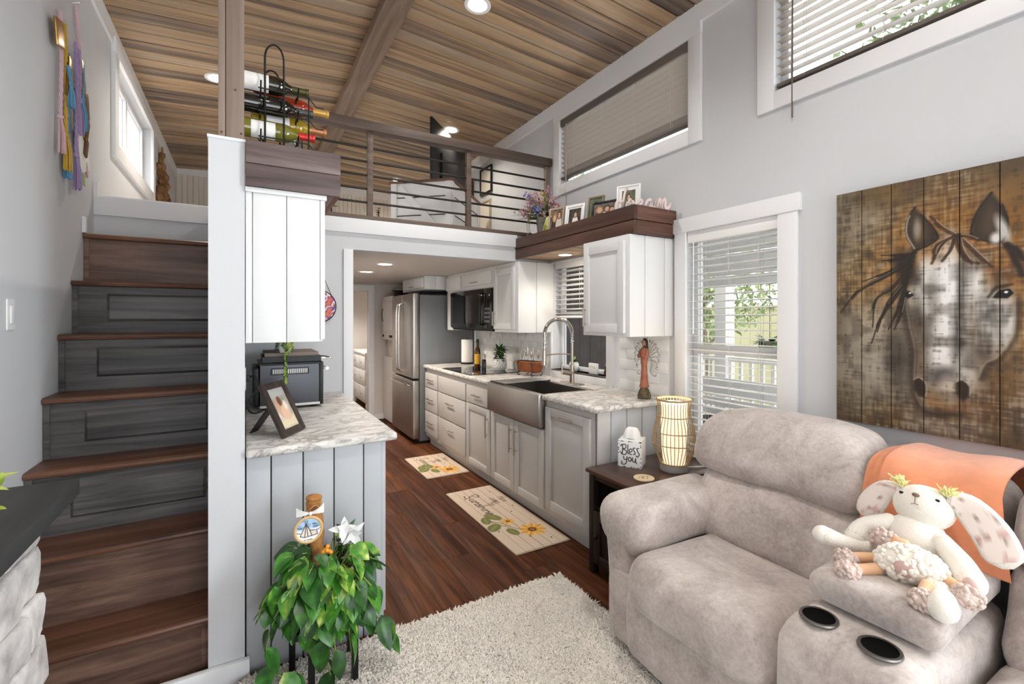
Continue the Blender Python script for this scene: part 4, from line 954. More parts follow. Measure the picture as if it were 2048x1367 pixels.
for i in range(40):
    a = RND.uniform(0, 6.28); el = RND.uniform(.15, 1.45); L = RND.uniform(.12, .25)*(1-.35*max(0, math.cos(a))); d = Vector((math.cos(a)*math.cos(el), math.sin(a)*math.cos(el), math.sin(el))); tip = Vector((bx, by, ZS+.16))+d*L
    m = MB(); m.tube([(bx, by, ZS+.15), Vector((bx, by, ZS+.17))+d*L*.5, tip], .0015, 4); m.build('flower_stem', 'stem', fb)
    left = d.y > .2
    mat = ('fl1', 'fl4', 'fl1')[i % 3] if i % 4 else ('fl2' if d.y > 0 else 'fl3')
    m = MB()
    for k in range(22):
        q = tip+d*RND.uniform(-.05, .02)+Vector((RND.gauss(0, .015), RND.gauss(0, .015), RND.gauss(0, .015))); m.ball(q, RND.uniform(.005, .010), 6, 5)
    m.build('blossom', mat, fb)
m = MB()
for k in range(80): m.ball((bx-.06+RND.gauss(0, .022), by+.08+RND.gauss(0, .022), ZS+.26+RND.gauss(0, .022)), .008, 6, 5)
m.build('blossom', 'fl2', fb)
for i in range(3):
    m = MB(); y0 = by+.07+.02*i; m.tube(smooth([(bx-.04, y0, ZS+.2), (bx-.09, y0+.02, ZS+.17), (bx-.10, y0+.02, ZS+.10), (bx-.09, y0+.015, ZS+.05)], 4), .0016, 4); add_leaf(m, (bx-.092, y0+.015, ZS+.06), 1.5+i, -1.3, .05, .016); m.build('drooping_sprig', 'blade', fb)
M['lime'] = P('lime_wedge_paint', '#d8d98a', .6)
wdg = thing('lime_plaque', 'pale lime leaning plaque with orange flower beside the bucket', 'ornament', (2.13, 3.13, ZS), math.radians(-78))
# local: faces -Y
MB().prism([(-.06, 0), (.075, 0), (.055, .15), (.0, .15)], -.006, .006, Matrix(((1, 0, 0, 0), (0, 0, 1, 0), (0, 1, 0, 0), (0, 0, 0, 1)))).build('panel', 'lime', wdg, w=False)
M['orange'] = P('orange_flower', '#d97a2c', .7); M['olive'] = P('olive_print', '#9aa33f', .7)
m = MB()
for k in range(6): m.ball((-.032+.016*math.cos(k*1.047), -.008, .02+.016*math.sin(k*1.047)), (.012, .003, .012), 8, 5)
m.build('flower_motif', 'orange', wdg, w=False); m = MB()
for k in range(4): m.ball((.0+.02*math.cos(k*1.5+.4), -.008, .055+.02*math.sin(k*1.5+.4)), (.011, .002, .016), 8, 5)
m.build('leaf_motif', 'olive', wdg, w=False)
M['tanframe'] = wood('tan_frame_wood', [(.2, '#9a8a73'), (.6, '#b5a58d'), (.9, '#c9bba4')], 'Z', .6, .1); M['brownframe'] = wood('brown_frame_wood', [(.2, '#6a5a4a'), (.6, '#85745f'), (.9, '#978671')], 'Z', .6, .1)
FZ = math.radians(-70)
photo_frame('photo_frame', 'tan wooden frame with a couple, first beside the flower bucket', (2.135, 3.02, ZS), FZ, .15, .21, .018, .16, 'tanframe', 'warm', 1)
photo_frame('photo_frame', 'white frame with dark portrait photo on the walnut shelf', (2.15, 2.80, ZS), FZ, .17, .19, .02, .16, 'white', 'dark', 3, mount=.012)
photo_frame('photo_frame', 'brown upright frame with a bride photo on the walnut shelf', (2.22, 2.645, ZS), FZ, .13, .225, .014, .14, 'brownframe', 'bride', 2)
photo_frame('photo_frame', 'low black frame with a group photo on the walnut shelf', (2.19, 2.51, ZS), FZ, .2, .155, .014, .14, 'black', 'group', 4)
photo_frame('photo_frame', 'tall white frame behind the dream letters on the shelf', (2.25, 2.335, ZS), math.radians(-62), .165, .235, .012, .12, 'white', 'bride', 6, mount=.024)
# cut-out word
M['pinkpaint'] = P('pale_pink_paint', '#ecd6cf', .5)
def stroke_word(t, mat, strokes, w, depth, mapping, names=None):
    """each letter: list of polylines in word units; drawn as a flat-topped ribbon of width w and given depth"""
    for L in strokes:
        m = MB()
        for pl in L:
            pts = smooth([Vector((a, b, 0)) for a, b in pl], 5) if len(pl) > 2 else [Vector((a, b, 0)) for a, b in pl]
            n = len(pts); Lf = []; Rt = []
            for i in range(n):
                d = (pts[min(i+1, n-1)]-pts[max(i-1, 0)]); d.normalize(); nn = Vector((-d.y, d.x, 0)); e = .0
                Lf.append(pts[i]+nn*w/2); Rt.append(pts[i]-nn*w/2)
            for i in range(n-1):
                q = [Lf[i], Rt[i], Rt[i+1], Lf[i+1]]; v = [mapping(p.x, p.y, 0) for p in q]+[mapping(p.x, p.y, depth) for p in q]
                m.add(v, [(0,1,2,3), (7,6,5,4), (0,4,5,1), (1,5,6,2), (2,6,7,3), (3,7,4,0)])
            for p in (pts[0], pts[-1]):
                v = []; k = 10
                for dd in (0, depth): v += [mapping(p.x+w/2*math.cos(6.283*j/k), p.y+w/2*math.sin(6.283*j/k), dd) for j in range(k)]
                m.add(v, [tuple(range(k)), tuple(range(2*k-1, k-1, -1))]+[(j, (j+1) % k, (j+1) % k+k, j+k) for j in range(k)])
        m.build('letter', mat, t, w=False, smooth=0)
dream = [[[(.52, .36), (.38, .46), (.2, .44), (.1, .28), (.12, .12), (.28, .06), (.44, .16), (.54, .36)], [(.80, .98), (.68, .9), (.56, .5), (.5, .2), (.56, .06), (.7, .1), (.82, .3)]],
         [[(.82, .3), (.94, .5), (1.0, .46), (.96, .36), (1.1, .42), (1.16, .34), (1.06, .12), (1.14, .05), (1.3, .14), (1.38, .24)]],
         [[(1.38, .24), (1.56, .3), (1.66, .4), (1.58, .47), (1.46, .4), (1.42, .22), (1.5, .08), (1.66, .07), (1.82, .2)]],
         [[(2.22, .38), (2.1, .46), (1.94, .4), (1.84, .22), (1.9, .08), (2.04, .1), (2.18, .28), (2.26, .44), (2.2, .16), (2.28, .06), (2.42, .2)]],
         [[(2.42, .2), (2.5, .45), (2.46, .1), (2.46, .06)], [(2.46, .1), (2.6, .4), (2.72, .44), (2.72, .1), (2.72, .06)], [(2.72, .1), (2.86, .4), (2.98, .44), (2.98, .16), (3.06, .06), (3.2, .14), (3.26, .26)]]]
dw = thing('word_sign', 'pale pink cut-out letters spelling dream on the walnut shelf', 'sign', (2.085, 2.29, ZS+.018), math.radians(-40))
MB().box(0, .34, -.004, .016, -.018, .002).build('foot_bar', 'pinkpaint', dw, w=False)
stroke_word(dw, 'pinkpaint', dream, .125, .16, lambda a, b, d: (a*.108, d*.09, b*.15))
# ================================================================ LOFT
rl = thing('loft_railing', 'dark wood and iron railing along the loft edge', 'railing', (1.4, 3.5, ZL))
MB().box(.20, 2.412, 3.455, 3.545, 2.80, 2.868).build('handrail', 'rail', rl, bevel=.004); MB().box(.30, 2.412, 3.478, 3.56, ZL, 2.18).build('base_rail', 'rail', rl, bevel=.003)
for x in (.32, .806, 1.603, 2.385): MB().box(x-.02, x+.02, 3.485, 3.525, 2.18, 2.80).build('baluster_post', 'rail' if x < 2 else 'post', rl, bevel=.002)
for z in (2.683, 2.58, 2.48, 2.38, 2.28): MB().cyl((.31, 3.505, z), (2.39, 3.505, z), .0085, n=10).build('iron_bar', 'iron', rl)
po = thing('wooden_post', 'square weathered wooden post rising from the half wall to the ceiling', 'post', (-.045, 2.19, 2.13))
MB().box(-.062, .001, 2.15, 2.24, 2.13, zc(-.03)+.005).build('shaft', 'post', po, bevel=.003); MB().box(-.088, -.0635, 2.152, 2.24, 2.13, zc(-.08)+.005).build('side_strip', 'post', po, bevel=.003)
for (x, z) in ((-.076, 2.155), (-.01, 2.16), (-.03, 2.33)): MB().cyl((x, 2.151, z), (x, 2.147, z), .004, n=8).build('screw_head', 'tread', po)
# wine bottles on a wire rack
WB = [('dark green wine bottle with white labels, topmost on the wire rack', .25, 2.235, 2.418, '#1d1a0e', '#4a4520', True), ('rose wine bottle with gold foil on the wire rack', .345, 2.315, 2.375, '#a8381c', '#c39a4c', False),
      ('black wine bottle with clear tip on the wire rack', .268, 2.235, 2.328, '#15130f', '#4b4a48', False), ('white wine bottle with copper foil on the wire rack', .335, 2.315, 2.287, '#b59a2e', '#b5784f', True), ('white wine bottle with red foil, lowest on the rack', .275, 2.235, 2.222, '#8f8a3a', '#d23a34', True)]
TX = Matrix.Rotation(math.radians(90), 4, 'Y')
for i, (lb, xt, y, z, c1, c2, labl) in enumerate(WB):
    t = thing('wine_bottle', lb, 'bottle', (xt-.31, y, z), group='wine bottles on the rack')
    M['wine%d' % i] = P('wine_glass_%d' % i, c1, .06, spec=.7, coat=.5, trans=.35 if i in (1, 3, 4) else 0.); M['foil%d' % i] = P('foil_%d' % i, c2, .35, .3)
    prof = [(.0001, .004), (.034, 0), (.0395, .006), (.0395, .185), (.035, .205), (.02, .228), (.0145, .24), (.0135, .27)]
    MB().lathe(prof, (0, 0, 0), 24, TX).build('glass_body', 'wine%d' % i, t, w=False)
    MB().lathe([(.0148, .24), (.0155, .25), (.0155, .295), (.0172, .297), (.0172, .308), (.0001, .31)], (0, 0, 0), 18, TX).build('foil', 'foil%d' % i, t, w=False)
    if labl:
        m = MB(); v = []
        for j in range(13):
            a = math.radians(-60+j*10)+(-1.57); v += [(.06, .0399*math.cos(a), .0399*math.sin(a)+0), (.15, .0399*math.cos(a), .0399*math.sin(a))]
        m.add(v, [(2*j, 2*j+1, 2*j+3, 2*j+2) for j in range(12)], Matrix.Rotation(math.radians(-70), 4, 'X')); m.build('label', 'paper', t, w=False)
wr = thing('wine_rack', 'black arched wire wine rack standing in the plank bin', 'wine rack', (.16, 2.28, 1.962))
for y in (2.17, 2.40):
    a = [(.075, y, 1.965), (.075, y, 2.50)]+[(.11-.035*math.cos(q), y, 2.50+.06*math.sin(q)) for q in np.linspace(.2, 2.94, 9)]+[(.145, y, 2.50), (.145, y, 1.965)]
    MB().tube(a, .004, 6).build('arch_wire', 'blackmetal', wr)
for k, z in enumerate((2.18, 2.285, 2.378)):
    for x in (.06, .20):
        m = MB(); pts = [(x, 2.15+.01*j, z+.014*math.cos(j*.62)) for j in range(31)]; m.tube(smooth(pts, 2), .0032, 5); m.build('cradle_wire', 'blackmetal', wr)
    MB().tube([(.05, 2.16, z-.012), (.24, 2.16, z-.012), (.27, 2.16, z-.045), (.30, 2.16, z-.045)], .003, 5).build('side_wire', 'blackmetal', wr); MB().tube([(.05, 2.42, z-.012), (.24, 2.42, z-.012)], .003, 5).build('side_wire', 'blackmetal', wr)
for x, y in ((.24, 2.16), (.24, 2.42), (.06, 2.42)): MB().cyl((x, y, 1.964), (x, y, 2.37), .003, n=6).build('upright_wire', 'blackmetal', wr)
M['cloth'] = P('striped_cloth', '#cfcac0', .9); M['clothdk'] = P('stripe_thread', '#77736c', .9)
cl = thing('folded_cloth', 'striped cloth bag tucked behind the wine bottles in the bin', 'cloth', (.28, 2.62, 1.97))
def clothfn(u, v, o=0.): return (.20+.13*v+.02*math.sin(u*9)+o, 2.46+.4*u, 1.97+.33*(1-v)**1.6+.02*math.sin(u*5+v*3))
m = MB(); m.grid(lambda u, v: clothfn(u, v), 10, 10); m.grid(lambda u, v: clothfn(u, v, -.004), 10, 10); m.build('sheet', 'cloth', cl, smooth=180)
for k in range(4):
    MB().tube([Vector(clothfn(.05+.05*k, v/10))+Vector((.003, 0, .003)) for v in range(11)], .002, 4).build('stripe', 'clothdk', cl)
o = thing('magazine', 'glossy magazine with a blue and green cover beside the wine rack', 'magazine', (.24, 2.55, 2.0)); MB().box(.19, .33, 2.18, 2.185, 1.965, 2.15, Matrix.Translation((0, .28, 0))@Matrix.Rotation(0, 4, 'X')).build('cover', 'paper', o)
MB().box(.195, .325, 2.4585, 2.4597, 2.05, 2.14).build('picture', 'fl3', o); MB().box(.25, .325, 2.4575, 2.4585, 2.05, 2.10).build('green_patch', 'olive', o)

# dresser with barn-door braces, turned in the corner
ang_d = math.radians(-42)
dr = thing('corner_dresser', 'white farmhouse dresser with brown top behind the loft railing', 'dresser', (1.66, 4.0, ZL), math.radians(48))
dh = .55                                   # local: near corner at origin, +X to the left-back face, +Y along the other face
Tl = Matrix.Rotation(math.radians(90), 4, 'Z')  # local axes: left face runs along +Yl', right face along +Xl'
MB().box(0, .9, 0, .6, 0, dh).build('body', 'cabwhite', dr, w=False); MB().box(-.02, .92, -.02, .62, dh, dh+.022).build('top', 'shelf', dr, w=False, bevel=.003)
for a, b in ((0, .055), (.545, .6)): MB().box(-.012, 0, a, b, 0, dh).build('stile', 'cabwhite', dr, w=False)
for i in range(3): MB().box(-.006, -.001, .06, .54, .07+.17*i, .078+.17*i).build('joint_line', 'iron', dr, w=False)
m = MB(); m.box(-.05, .05, -.028, .028, 0, .66, Matrix.Translation((-.006, .06, .04))@Matrix.Rotation(math.radians(-44), 4, 'X')@Matrix.Scale(.12, 4, (1, 0, 0))); m.build('brace', 'cabwhite', dr, w=False)
for a, b in ((0, .055), (.84, .9)): MB().box(a, b, -.012, 0, 0, dh).build('stile', 'cabwhite', dr, w=False)
for i in range(3): MB().box(.06, .83, -.006, -.001, .07+.17*i, .078+.17*i).build('joint_line', 'iron', dr, w=False)
M['tvback'] = P('television_back', '#26282b', .45)
tv = thing('television', 'thin black television seen from behind in the loft', 'television', (1.531, 4.19, ZL+dh+.022), math.radians(46.5))
MB().box(0, 1.0, -.012, .012, .03, .615).build('panel', 'tvback', tv, w=False, bevel=.003)
MB().box(.2, .8, -.035, -.012, .05, .34).build('rear_housing', 'tvback', tv, w=False, bevel=.006)
for x in (.25, .75): MB().box(x-.015, x+.015, -.08, .08, 0, .008).box(x-.01, x+.01, -.012, .012, .0, .06).build('stand_foot', 'black', tv, w=False)
def wall_frame(label, y0, y1, z0, z1, fm, inner, w=.018):
    t = thing('wall_frame', label, 'picture frame', (XR-.01, (y0+y1)/2, z0)); m = MB(); x0, x1 = XR-.024, XR-.002
    m.box(x0, x1, y0, y0+w, z0, z1); m.box(x0, x1, y1-w, y1, z0, z1); m.box(x0, x1, y0+w, y1-w, z0, z0+w); m.box(x0, x1, y0+w, y1-w, z1-w, z1); m.build('frame', fm, t, bevel=.002)
    MB().box(XR-.012, XR-.003, y0+w*.9, y1-w*.9, z0+w*.9, z1-w*.9).build('insert', inner, t); return t
wall_frame('thin black frame high on the loft side wall', 4.63, 4.92, 2.86, 3.16, 'black', 'cream'); wall_frame('pale gilt frame low on the loft side wall', 4.66, 4.95, 2.42, 2.78, 'tanframe', 'cream')
wall_frame('rough brown wooden plaque on the loft side wall by the television', 5.12, 5.55, 2.35, 3.1, 'tread', 'boardwood', .03)
M['warmwall'] = P('peach_lit_panel', '#e3d2c2', .8)
# carved driftwood on the left wall and small frame beyond
M['drift'] = wood('carved_driftwood', [(.2, '#3c2414'), (.5, '#7a5433'), (.8, '#a98256')], 'Z', .5, .1)
cv = thing('wood_carving', 'tall brown carved wood piece hanging beside the loft window', 'wall decor', (XL+.03, 6.05, 2.4))
for i, (yy, z0, z1, r) in enumerate(((5.80, 2.36, 2.98, .05), (5.93, 2.36, 3.12, .055), (6.06, 2.36, 2.9, .05), (6.2, 2.36, 2.74, .05), (6.3, 2.36, 2.6, .04))):
    m = MB(); pts = [(XL+.035+.012*math.sin(i+k*1.3), yy+.03*math.sin(k*1.1+i), z0+(z1-z0)*k/9) for k in range(10)]; m.tube(smooth(pts, 3), [r*(1-.6*(k/27)**2)*(1+.25*math.sin(k*1.7+i)) for k in range(28)], 8); m.build('carved_branch', 'drift', cv)
MB().tube([(XL+.03, 5.93+.03*math.cos(a), 3.14+.04*math.sin(a)) for a in np.linspace(0, 6.283, 15)[:-1]], .007, 6, closed=True).build('hanging_loop', 'drift', cv)
o = MB().box(XL+.003, XL+.03, 6.66, 6.92, 2.3, 2.66).build('dark_plaque', 'tread', bevel=.003); tag(o, 'small dark wooden plaque beyond the carving in the loft', 'plaque')
# iron plant-like ornaments standing on the loft floor behind the railing
for lb, (x, y) in (('black leaf-shaped iron ornament at the loft edge beside the bin', (.66, 4.3)), ('black iron finial ornament behind the railing near the dresser', (1.14, 4.6))):
    t = thing('iron_ornament', lb, 'ornament', (x, y, ZL)); MB().lathe([(.0001, 0), (.05, 0), (.05, .01), (.008, .02), (.006, .3), (.012, .32), (.0001, .33)], (x, y, ZL), 12).build('stand', 'blackmetal', t)
    for k in range(6):
        m = MB(); add_leaf(m, (x, y, ZL+.25+.02*k), k*1.05, .3, .07 if x < 1 else .03, .035, .2); m.build('leaf', 'blackmetal', t)

# ================================================================ LEFT WALL
plate('white rocker light switch on the grey wall beside the stairs', XL+.0, 2.437, 1.437, 'switch', 1)
hc = thing('honor_cords', 'bundle of braided graduation cords and tassels hanging on the wall', 'tassels', (XL+.02, 3.05, 2.95))
M['cp'] = P('pink_cord', '#d9b7bd', .8); M['cy'] = P('gold_cord', '#d9b14a', .8); M['cb'] = P('blue_cord', '#6fa6c9', .8); M['cl'] = P('lilac_cord', '#b39ac2', .8); M['brass'] = P('gilt_metal', '#a8834e', .22, .9); M['cg'] = P('green_cord', '#c9d39a', .8)
def cord(y, z0, z1, mat, zt, yt=None, x=.02):
    yt = yt or y; pts = smooth([(XL+x, y, z0), (XL+x+.004, (y+yt)/2, (z0+z1)/2), (XL+x, yt, z1)], 14)
    m = MB()
    for ph in (0, 2.09, 4.19):
        m.tube([p+Vector((.0045*math.cos(i*1.1+ph), .0045*math.sin(i*1.1+ph), 0)) for i, p in enumerate(pts)], .0045, 5)
    m.ball((XL+x, yt, z1), .012, 8, 6); m.build('braided_cord', mat, hc)
    m = MB()
    for k in range(26):
        a = RND.uniform(0, 6.28); r = RND.uniform(.004, .02); m.tube([(XL+x+.3*r*math.cos(a), yt+.3*r*math.sin(a), z1), (XL+x+.006+r*math.cos(a)*.8, yt+r*math.sin(a), z1-zt*.5), (XL+x+.006+r*math.cos(a)*.9, yt+1.15*r*math.sin(a), z1-zt*RND.uniform(.94, 1.03))], .0024, 4)
    m.tube([(XL+x, yt, z1+.004), (XL+x, yt, z1-.012)], .013, 8); m.build('tassel', mat, hc)
cord(2.91, 2.85, 2.36, 'cp', .17); cord(2.97, 2.82, 2.30, 'cy', .17, 2.985); cord(3.05, 2.72, 2.20, 'cb', .10, 3.02, .012); cord(3.09, 2.80, 2.24, 'cl', .17, 3.10, .03); cord(3.20, 2.74, 2.56, 'cb', .17, 3.20, .03); cord(3.12, 2.78, 2.52, 'cl', .17, 3.12, .036)
cord(3.17, 3.02, 2.72, 'cp', .10, 3.24, .012); cord(3.17, 2.6, 2.24, 'cb', .13, 3.20, .012); cord(3.3, 2.5, 2.30, 'cp', .12, 3.3, .01); cord(2.96, 2.62, 2.55, 'cb', .12, 2.98, .034); cord(3.27, 2.45, 2.22, 'cg', .09, 3.27, .008)
for (y, z, ry, w, h, mt) in ((2.86, 2.72, .25, .11, .12, 'brass'), (2.99, 2.58, -.1, .05, .2, 'brass'), (3.21, 2.66, .1, .05, .2, 'brass'), (3.28, 2.55, .2, .06, .14, 'tread'), (3.28, 2.42, -.4, .05, .14, 'brass'), (3.27, 2.33, -.3, .05, .1, 'tread')):
    m = MB(); m.soft(-.006, .006, -w/2, w/2, -h/2, h/2, .006, (3, 5, 6)); T = Matrix.Translation((XL+.03, y, z))@Matrix.Rotation(ry, 4, 'X'); m.v = [tuple(T@Vector(p)) for p in m.v]; m.build('medal', mt, hc)
m = MB(); m.box(-.001, .001, -.085, .085, -.11, .11, Matrix.Translation((XL+.025, 3.25, 2.31))@Matrix.Rotation(.35, 4, 'X')); m.build('card', 'paper', hc)
for y in (2.9, 3.17): MB().cyl((XL, y, 2.9 if y < 3 else 3.03), (XL+.03, y, 2.91 if y < 3 else 3.04), .004, n=8).build('wall_hook', 'nickel', hc)

# stone fireplace with a dark mantel
fp = thing('stone_fireplace', 'pale stacked-stone fireplace surround under a dark mantel', 'fireplace', (-.6, .8, 0))
FX, FY = -.432, 1.585
MB().box(XL+.002, FX-.03, .1, FY-.03, 0, .945).build('core', 'gap', fp)
rows = [0]; 
while rows[-1] < .93: rows.append(min(.945, rows[-1]+RND.choice((.075, .09, .105, .12))))
def stone(x0, x1, y0, y1, z0, z1, ax):
    m = MB(); sx = RND.uniform(-.008, .012)
    def wp(p):
        q = Vector(p)
        k = 11.; q += Vector((math.sin(p.y*k*3+p.z*23), math.sin(p.x*31+p.z*17), math.sin(p.y*19+p.x*13)))*.004
        return q
    m.soft(x0, x1, y0, y1, z0, z1, .012, (4, 6, 4), wp); 
    m.v = [(p[0]+(sx if ax == 'x' and p[0] > (x0+x1)/2 else 0)+RND.uniform(-.002, .002), p[1]+(sx if ax == 'y' and p[1] > (y0+y1)/2 else 0)+RND.uniform(-.002, .002), p[2]) for p in m.v]
    m.build('stone', 'stone', fp)
for r in range(len(rows)-1):
    z0, z1 = rows[r]+.002, rows[r+1]-.002; y = .1-RND.uniform(0, .1)
    while y < FY-.01:
        L = RND.uniform(.12, .3); e = min(y+L, FY+RND.uniform(-.004, .01));
        if FY-e < .07: e = FY+RND.uniform(-.004, .012)
        stone(FX-.05, FX, max(y, .05)+.002, e-.002, z0, z1, 'x'); y = e
    x = XL+.004
    while x < FX-.055:
        e = min(x+RND.uniform(.1, .2), FX-.052)
        if FX-.052-e < .05: e = FX-.052
        stone(x+.002, e-.002, FY-.05, FY, z0, z1, 'y'); x = e
o = MB().box(XL+.002, -.385, -.1, 1.675, .947, .99).build('mantel_shelf', 'mantel', bevel=.003); tag(o, 'thick charcoal-stained mantel shelf over the stone fireplace', 'mantel')
mp_ = thing('mantel_plant', 'lime green artificial foliage on the mantel shelf', 'plant', (-.555, 1.40, .99))
MB().lathe([(.0001, 0), (.05, 0), (.055, .03), (.05, .05), (.0001, .05)], (-.555, 1.40, .99), 18).build('pot', 'ceramic', mp_)
for i in range(110):
    a = RND.uniform(0, 6.28); rr = RND.uniform(.02, .115); z = .99+RND.uniform(.015, .10)*(1.1-rr*4)+.008; m = MB()
    v, f = leaf_pts(.04, .03, .1, 4); v = [(p[0], p[1]*1.1, p[2]) for p in v]
    m.add(v, f, Matrix.Translation((-.555+rr*math.cos(a), 1.40+rr*math.sin(a), max(z, 1.005)))@Matrix.Rotation(a+RND.uniform(-.9, .9), 4, 'Z')@Matrix.Rotation(-RND.uniform(-.2, 1.1), 4, 'Y')); m.build('leaf', 'leafyel', mp_, smooth=180)
# ================================================================ BLINDS
def blind(label, x, y0, y1, zt, zb, pitch, depth, tilt, mat, headmat, ladders, head=.055, rail=None, wand=None, wandmat=None, hx=.0):
    t = thing('window_blind', label, 'blind', (x, (y0+y1)/2, zt), group='window blinds')
    MB().box(x-.03-hx, x+.02, y0+.004, y1-.004, zt-head, zt).build('headrail', headmat, t, bevel=.004)
    me = MB(); nseg = 6; L = y1-y0-.012
    for s_ in (0, 1): pass
    v = []
    for k in range(nseg+1):
        u = (k/nseg-.5)*depth; c = .0035*(1-(2*k/nseg-1)**2)
        v += [(u, -L/2, c), (u, L/2, c)]
    n = len(v); v += [(a, b, c-.0026) for a, b, c in v]
    f = [(2*k, 2*k+2, 2*k+3, 2*k+1) for k in range(nseg)]+[(n+2*k, n+2*k+1, n+2*k+3, n+2*k+2) for k in range(nseg)]+[(0, 1, n+1, n), (2*nseg, n+2*nseg, n+2*nseg+1, 2*nseg+1)]
    f += [(2*k, n+2*k, n+2*k+2, 2*k+2) for k in range(nseg)]+[(2*k+1, 2*k+3, n+2*k+3, n+2*k+1) for k in range(nseg)]
    me.add(v, f); sm = me.mesh('slat', mat)
    z = zt-head-pitch*.6
    while z > zb+.03: piece('slat', sm, t, (x, (y0+y1)/2, z), (0, tilt, 0)); z -= pitch
    MB().box(x-.026, x+.026, y0+.006, y1-.006, zb, zb+.02).build('bottom_rail', rail or mat, t, bevel=.004)
    for y in ladders:
        m = MB()
        for dx in (-.5, .5): m.cyl((x+dx*depth*math.cos(tilt)*1.03, y, zb+.01), (x+dx*depth*math.cos(tilt)*1.03, y, zt-head), .0011, n=5)
        m.cyl((x-.002, y, zb), (x-.002, y, zt-head), .0011, n=5); m.build('ladder_cord', 'cord', t)
    if wand: MB().cyl((x-.035, wand[0], zt-head), (x-.038, wand[0], wand[1]), .0035, .0045, n=8).build('tilt_wand', wandmat or mat, t)
    return t
blind('taupe slatted blind, nearly closed, on the clerestory above the shelf', XR+.02, W1[0], W1[1], W1[3], 2.645, .0425, .05, math.radians(40), 'blindT', 'blindD', (2.12, 2.45, 2.8, 3.15), .06, 'blindD', (3.24, 2.16), 'blindT')
blind('taupe slatted blind, tilted open, on the top corner clerestory', XR+.02, W2[0], W2[1], W2[3], 2.63, .0425, .05, math.radians(-5), 'blindT', 'blindD', (.3, .62, .95, 1.28), .06, 'blindD', (1.33, 2.44), 'blindD')
blind('white slatted blind on the tall double-hung window', XR+.022, WT[0], WT[1], WT[3], .60, .0425, .048, math.radians(4), 'blindW', 'blindW', (1.52, 1.70, 1.87), .07, None, (1.93, 1.33), 'blindW')
blind('white slatted blind half drawn on the kitchen window', XR+.045, WK[0], WK[1], WK[3], 1.43, .042, .046, math.radians(12), 'blindW', 'blindW', (2.85, 3.1, 3.35), .06)
# ================================================================ OUTSIDE
M['deck'] = P('deck_boards', '#b9b4ad', .8, var=.1); M['fence'] = P('olive_fence_paint', '#b4b190', .8); M['ext'] = P('white_exterior_paint', '#f1f0ee', .6); M['bark'] = P('tree_bark', '#7d7468', .9, var=.3, vscale=20)
struct(MB().box(XR+.12, 30, -14, 24, -.4, -.3).build('ground_outside', 'deck')); struct(MB().box(XL-30, XL-.12, -14, 24, -.4, -.3).build('ground_yard', 'deck'))
pd = struct(MB().box(XR+.13, 4.8, -2, 8, -.3, -.06).build('floor_porch', 'deck'))
ra = thing('porch_railing', 'white balustrade at the porch edge outside the tall window', 'railing', (4.7, 3, -.06))
MB().box(4.67, 4.73, 0, 7.5, .95, 1.0).build('top_rail', 'ext', ra); MB().box(4.68, 4.72, 0, 7.5, .08, .12).build('bottom_rail', 'ext', ra)
bmh = boxmesh('baluster', .03, .03, .83, 'ext')
for i in range(60): piece('baluster', bmh, ra, (4.7, .1+i*.122, .535))
for i, y in enumerate((1.2, 3.35, 5.6)): 
    o = MB().box(4.62, 4.78, y-.07, y+.07, -.06, 2.3).build('porch_post', 'ext', bevel=.005); tag(o, ['white porch post out of the window sight line to the near side', 'white porch post seen through the tall window', 'white porch post beyond the kitchen window'][i], 'post')
aw = thing('porch_awning', 'white slatted awning hanging outside the top of the tall window', 'awning', (4.2, 3.4, 1.8))
for i in range(5): MB().box(4.18, 4.22, 1.5, 5.2, 1.75+i*.11, 1.75+i*.11+(.1 if i < 4 else .11)).build('slat', 'ext', aw)
struct(MB().box(XR+.125, 5.0, -2, 8, 2.30, 2.36).build('roof_porch', 'ext'))
fc = thing('garden_fence', 'olive board fence beyond the porch', 'fence', (8.2, 5, -.3))
fbm = boxmesh('board', .03, .195, 1.95, 'fence')
for i in range(52): piece('board', fbm, fc, (8.2, .2+i*.2, .66))
MB().box(8.17, 8.24, .1, 10.6, 1.6, 1.68).build('cap_rail', 'fence', fc)
hb = thing('hanging_basket', 'hanging basket of greenery outside the tall window', 'plant', (4.62, 2.78, 1.15))
MB().lathe([(.0001, 0), (.08, .01), (.12, .08), (.115, .08)], (4.62, 2.78, 1.12), 16).build('basket', 'bark', hb); MB().cyl((4.62, 2.78, 1.2), (4.62, 2.78, 2.3), .003, n=5).build('wire', 'blackmetal', hb)
for i in range(40):
    a = RND.uniform(0, 6.28); m = MB(); add_leaf(m, (4.62+.07*math.cos(a), 2.78+.07*math.sin(a), 1.19), a, RND.uniform(-.9, 1.2), .11, .04, .5); m.build('leaf', 'leafdk', hb, smooth=180)
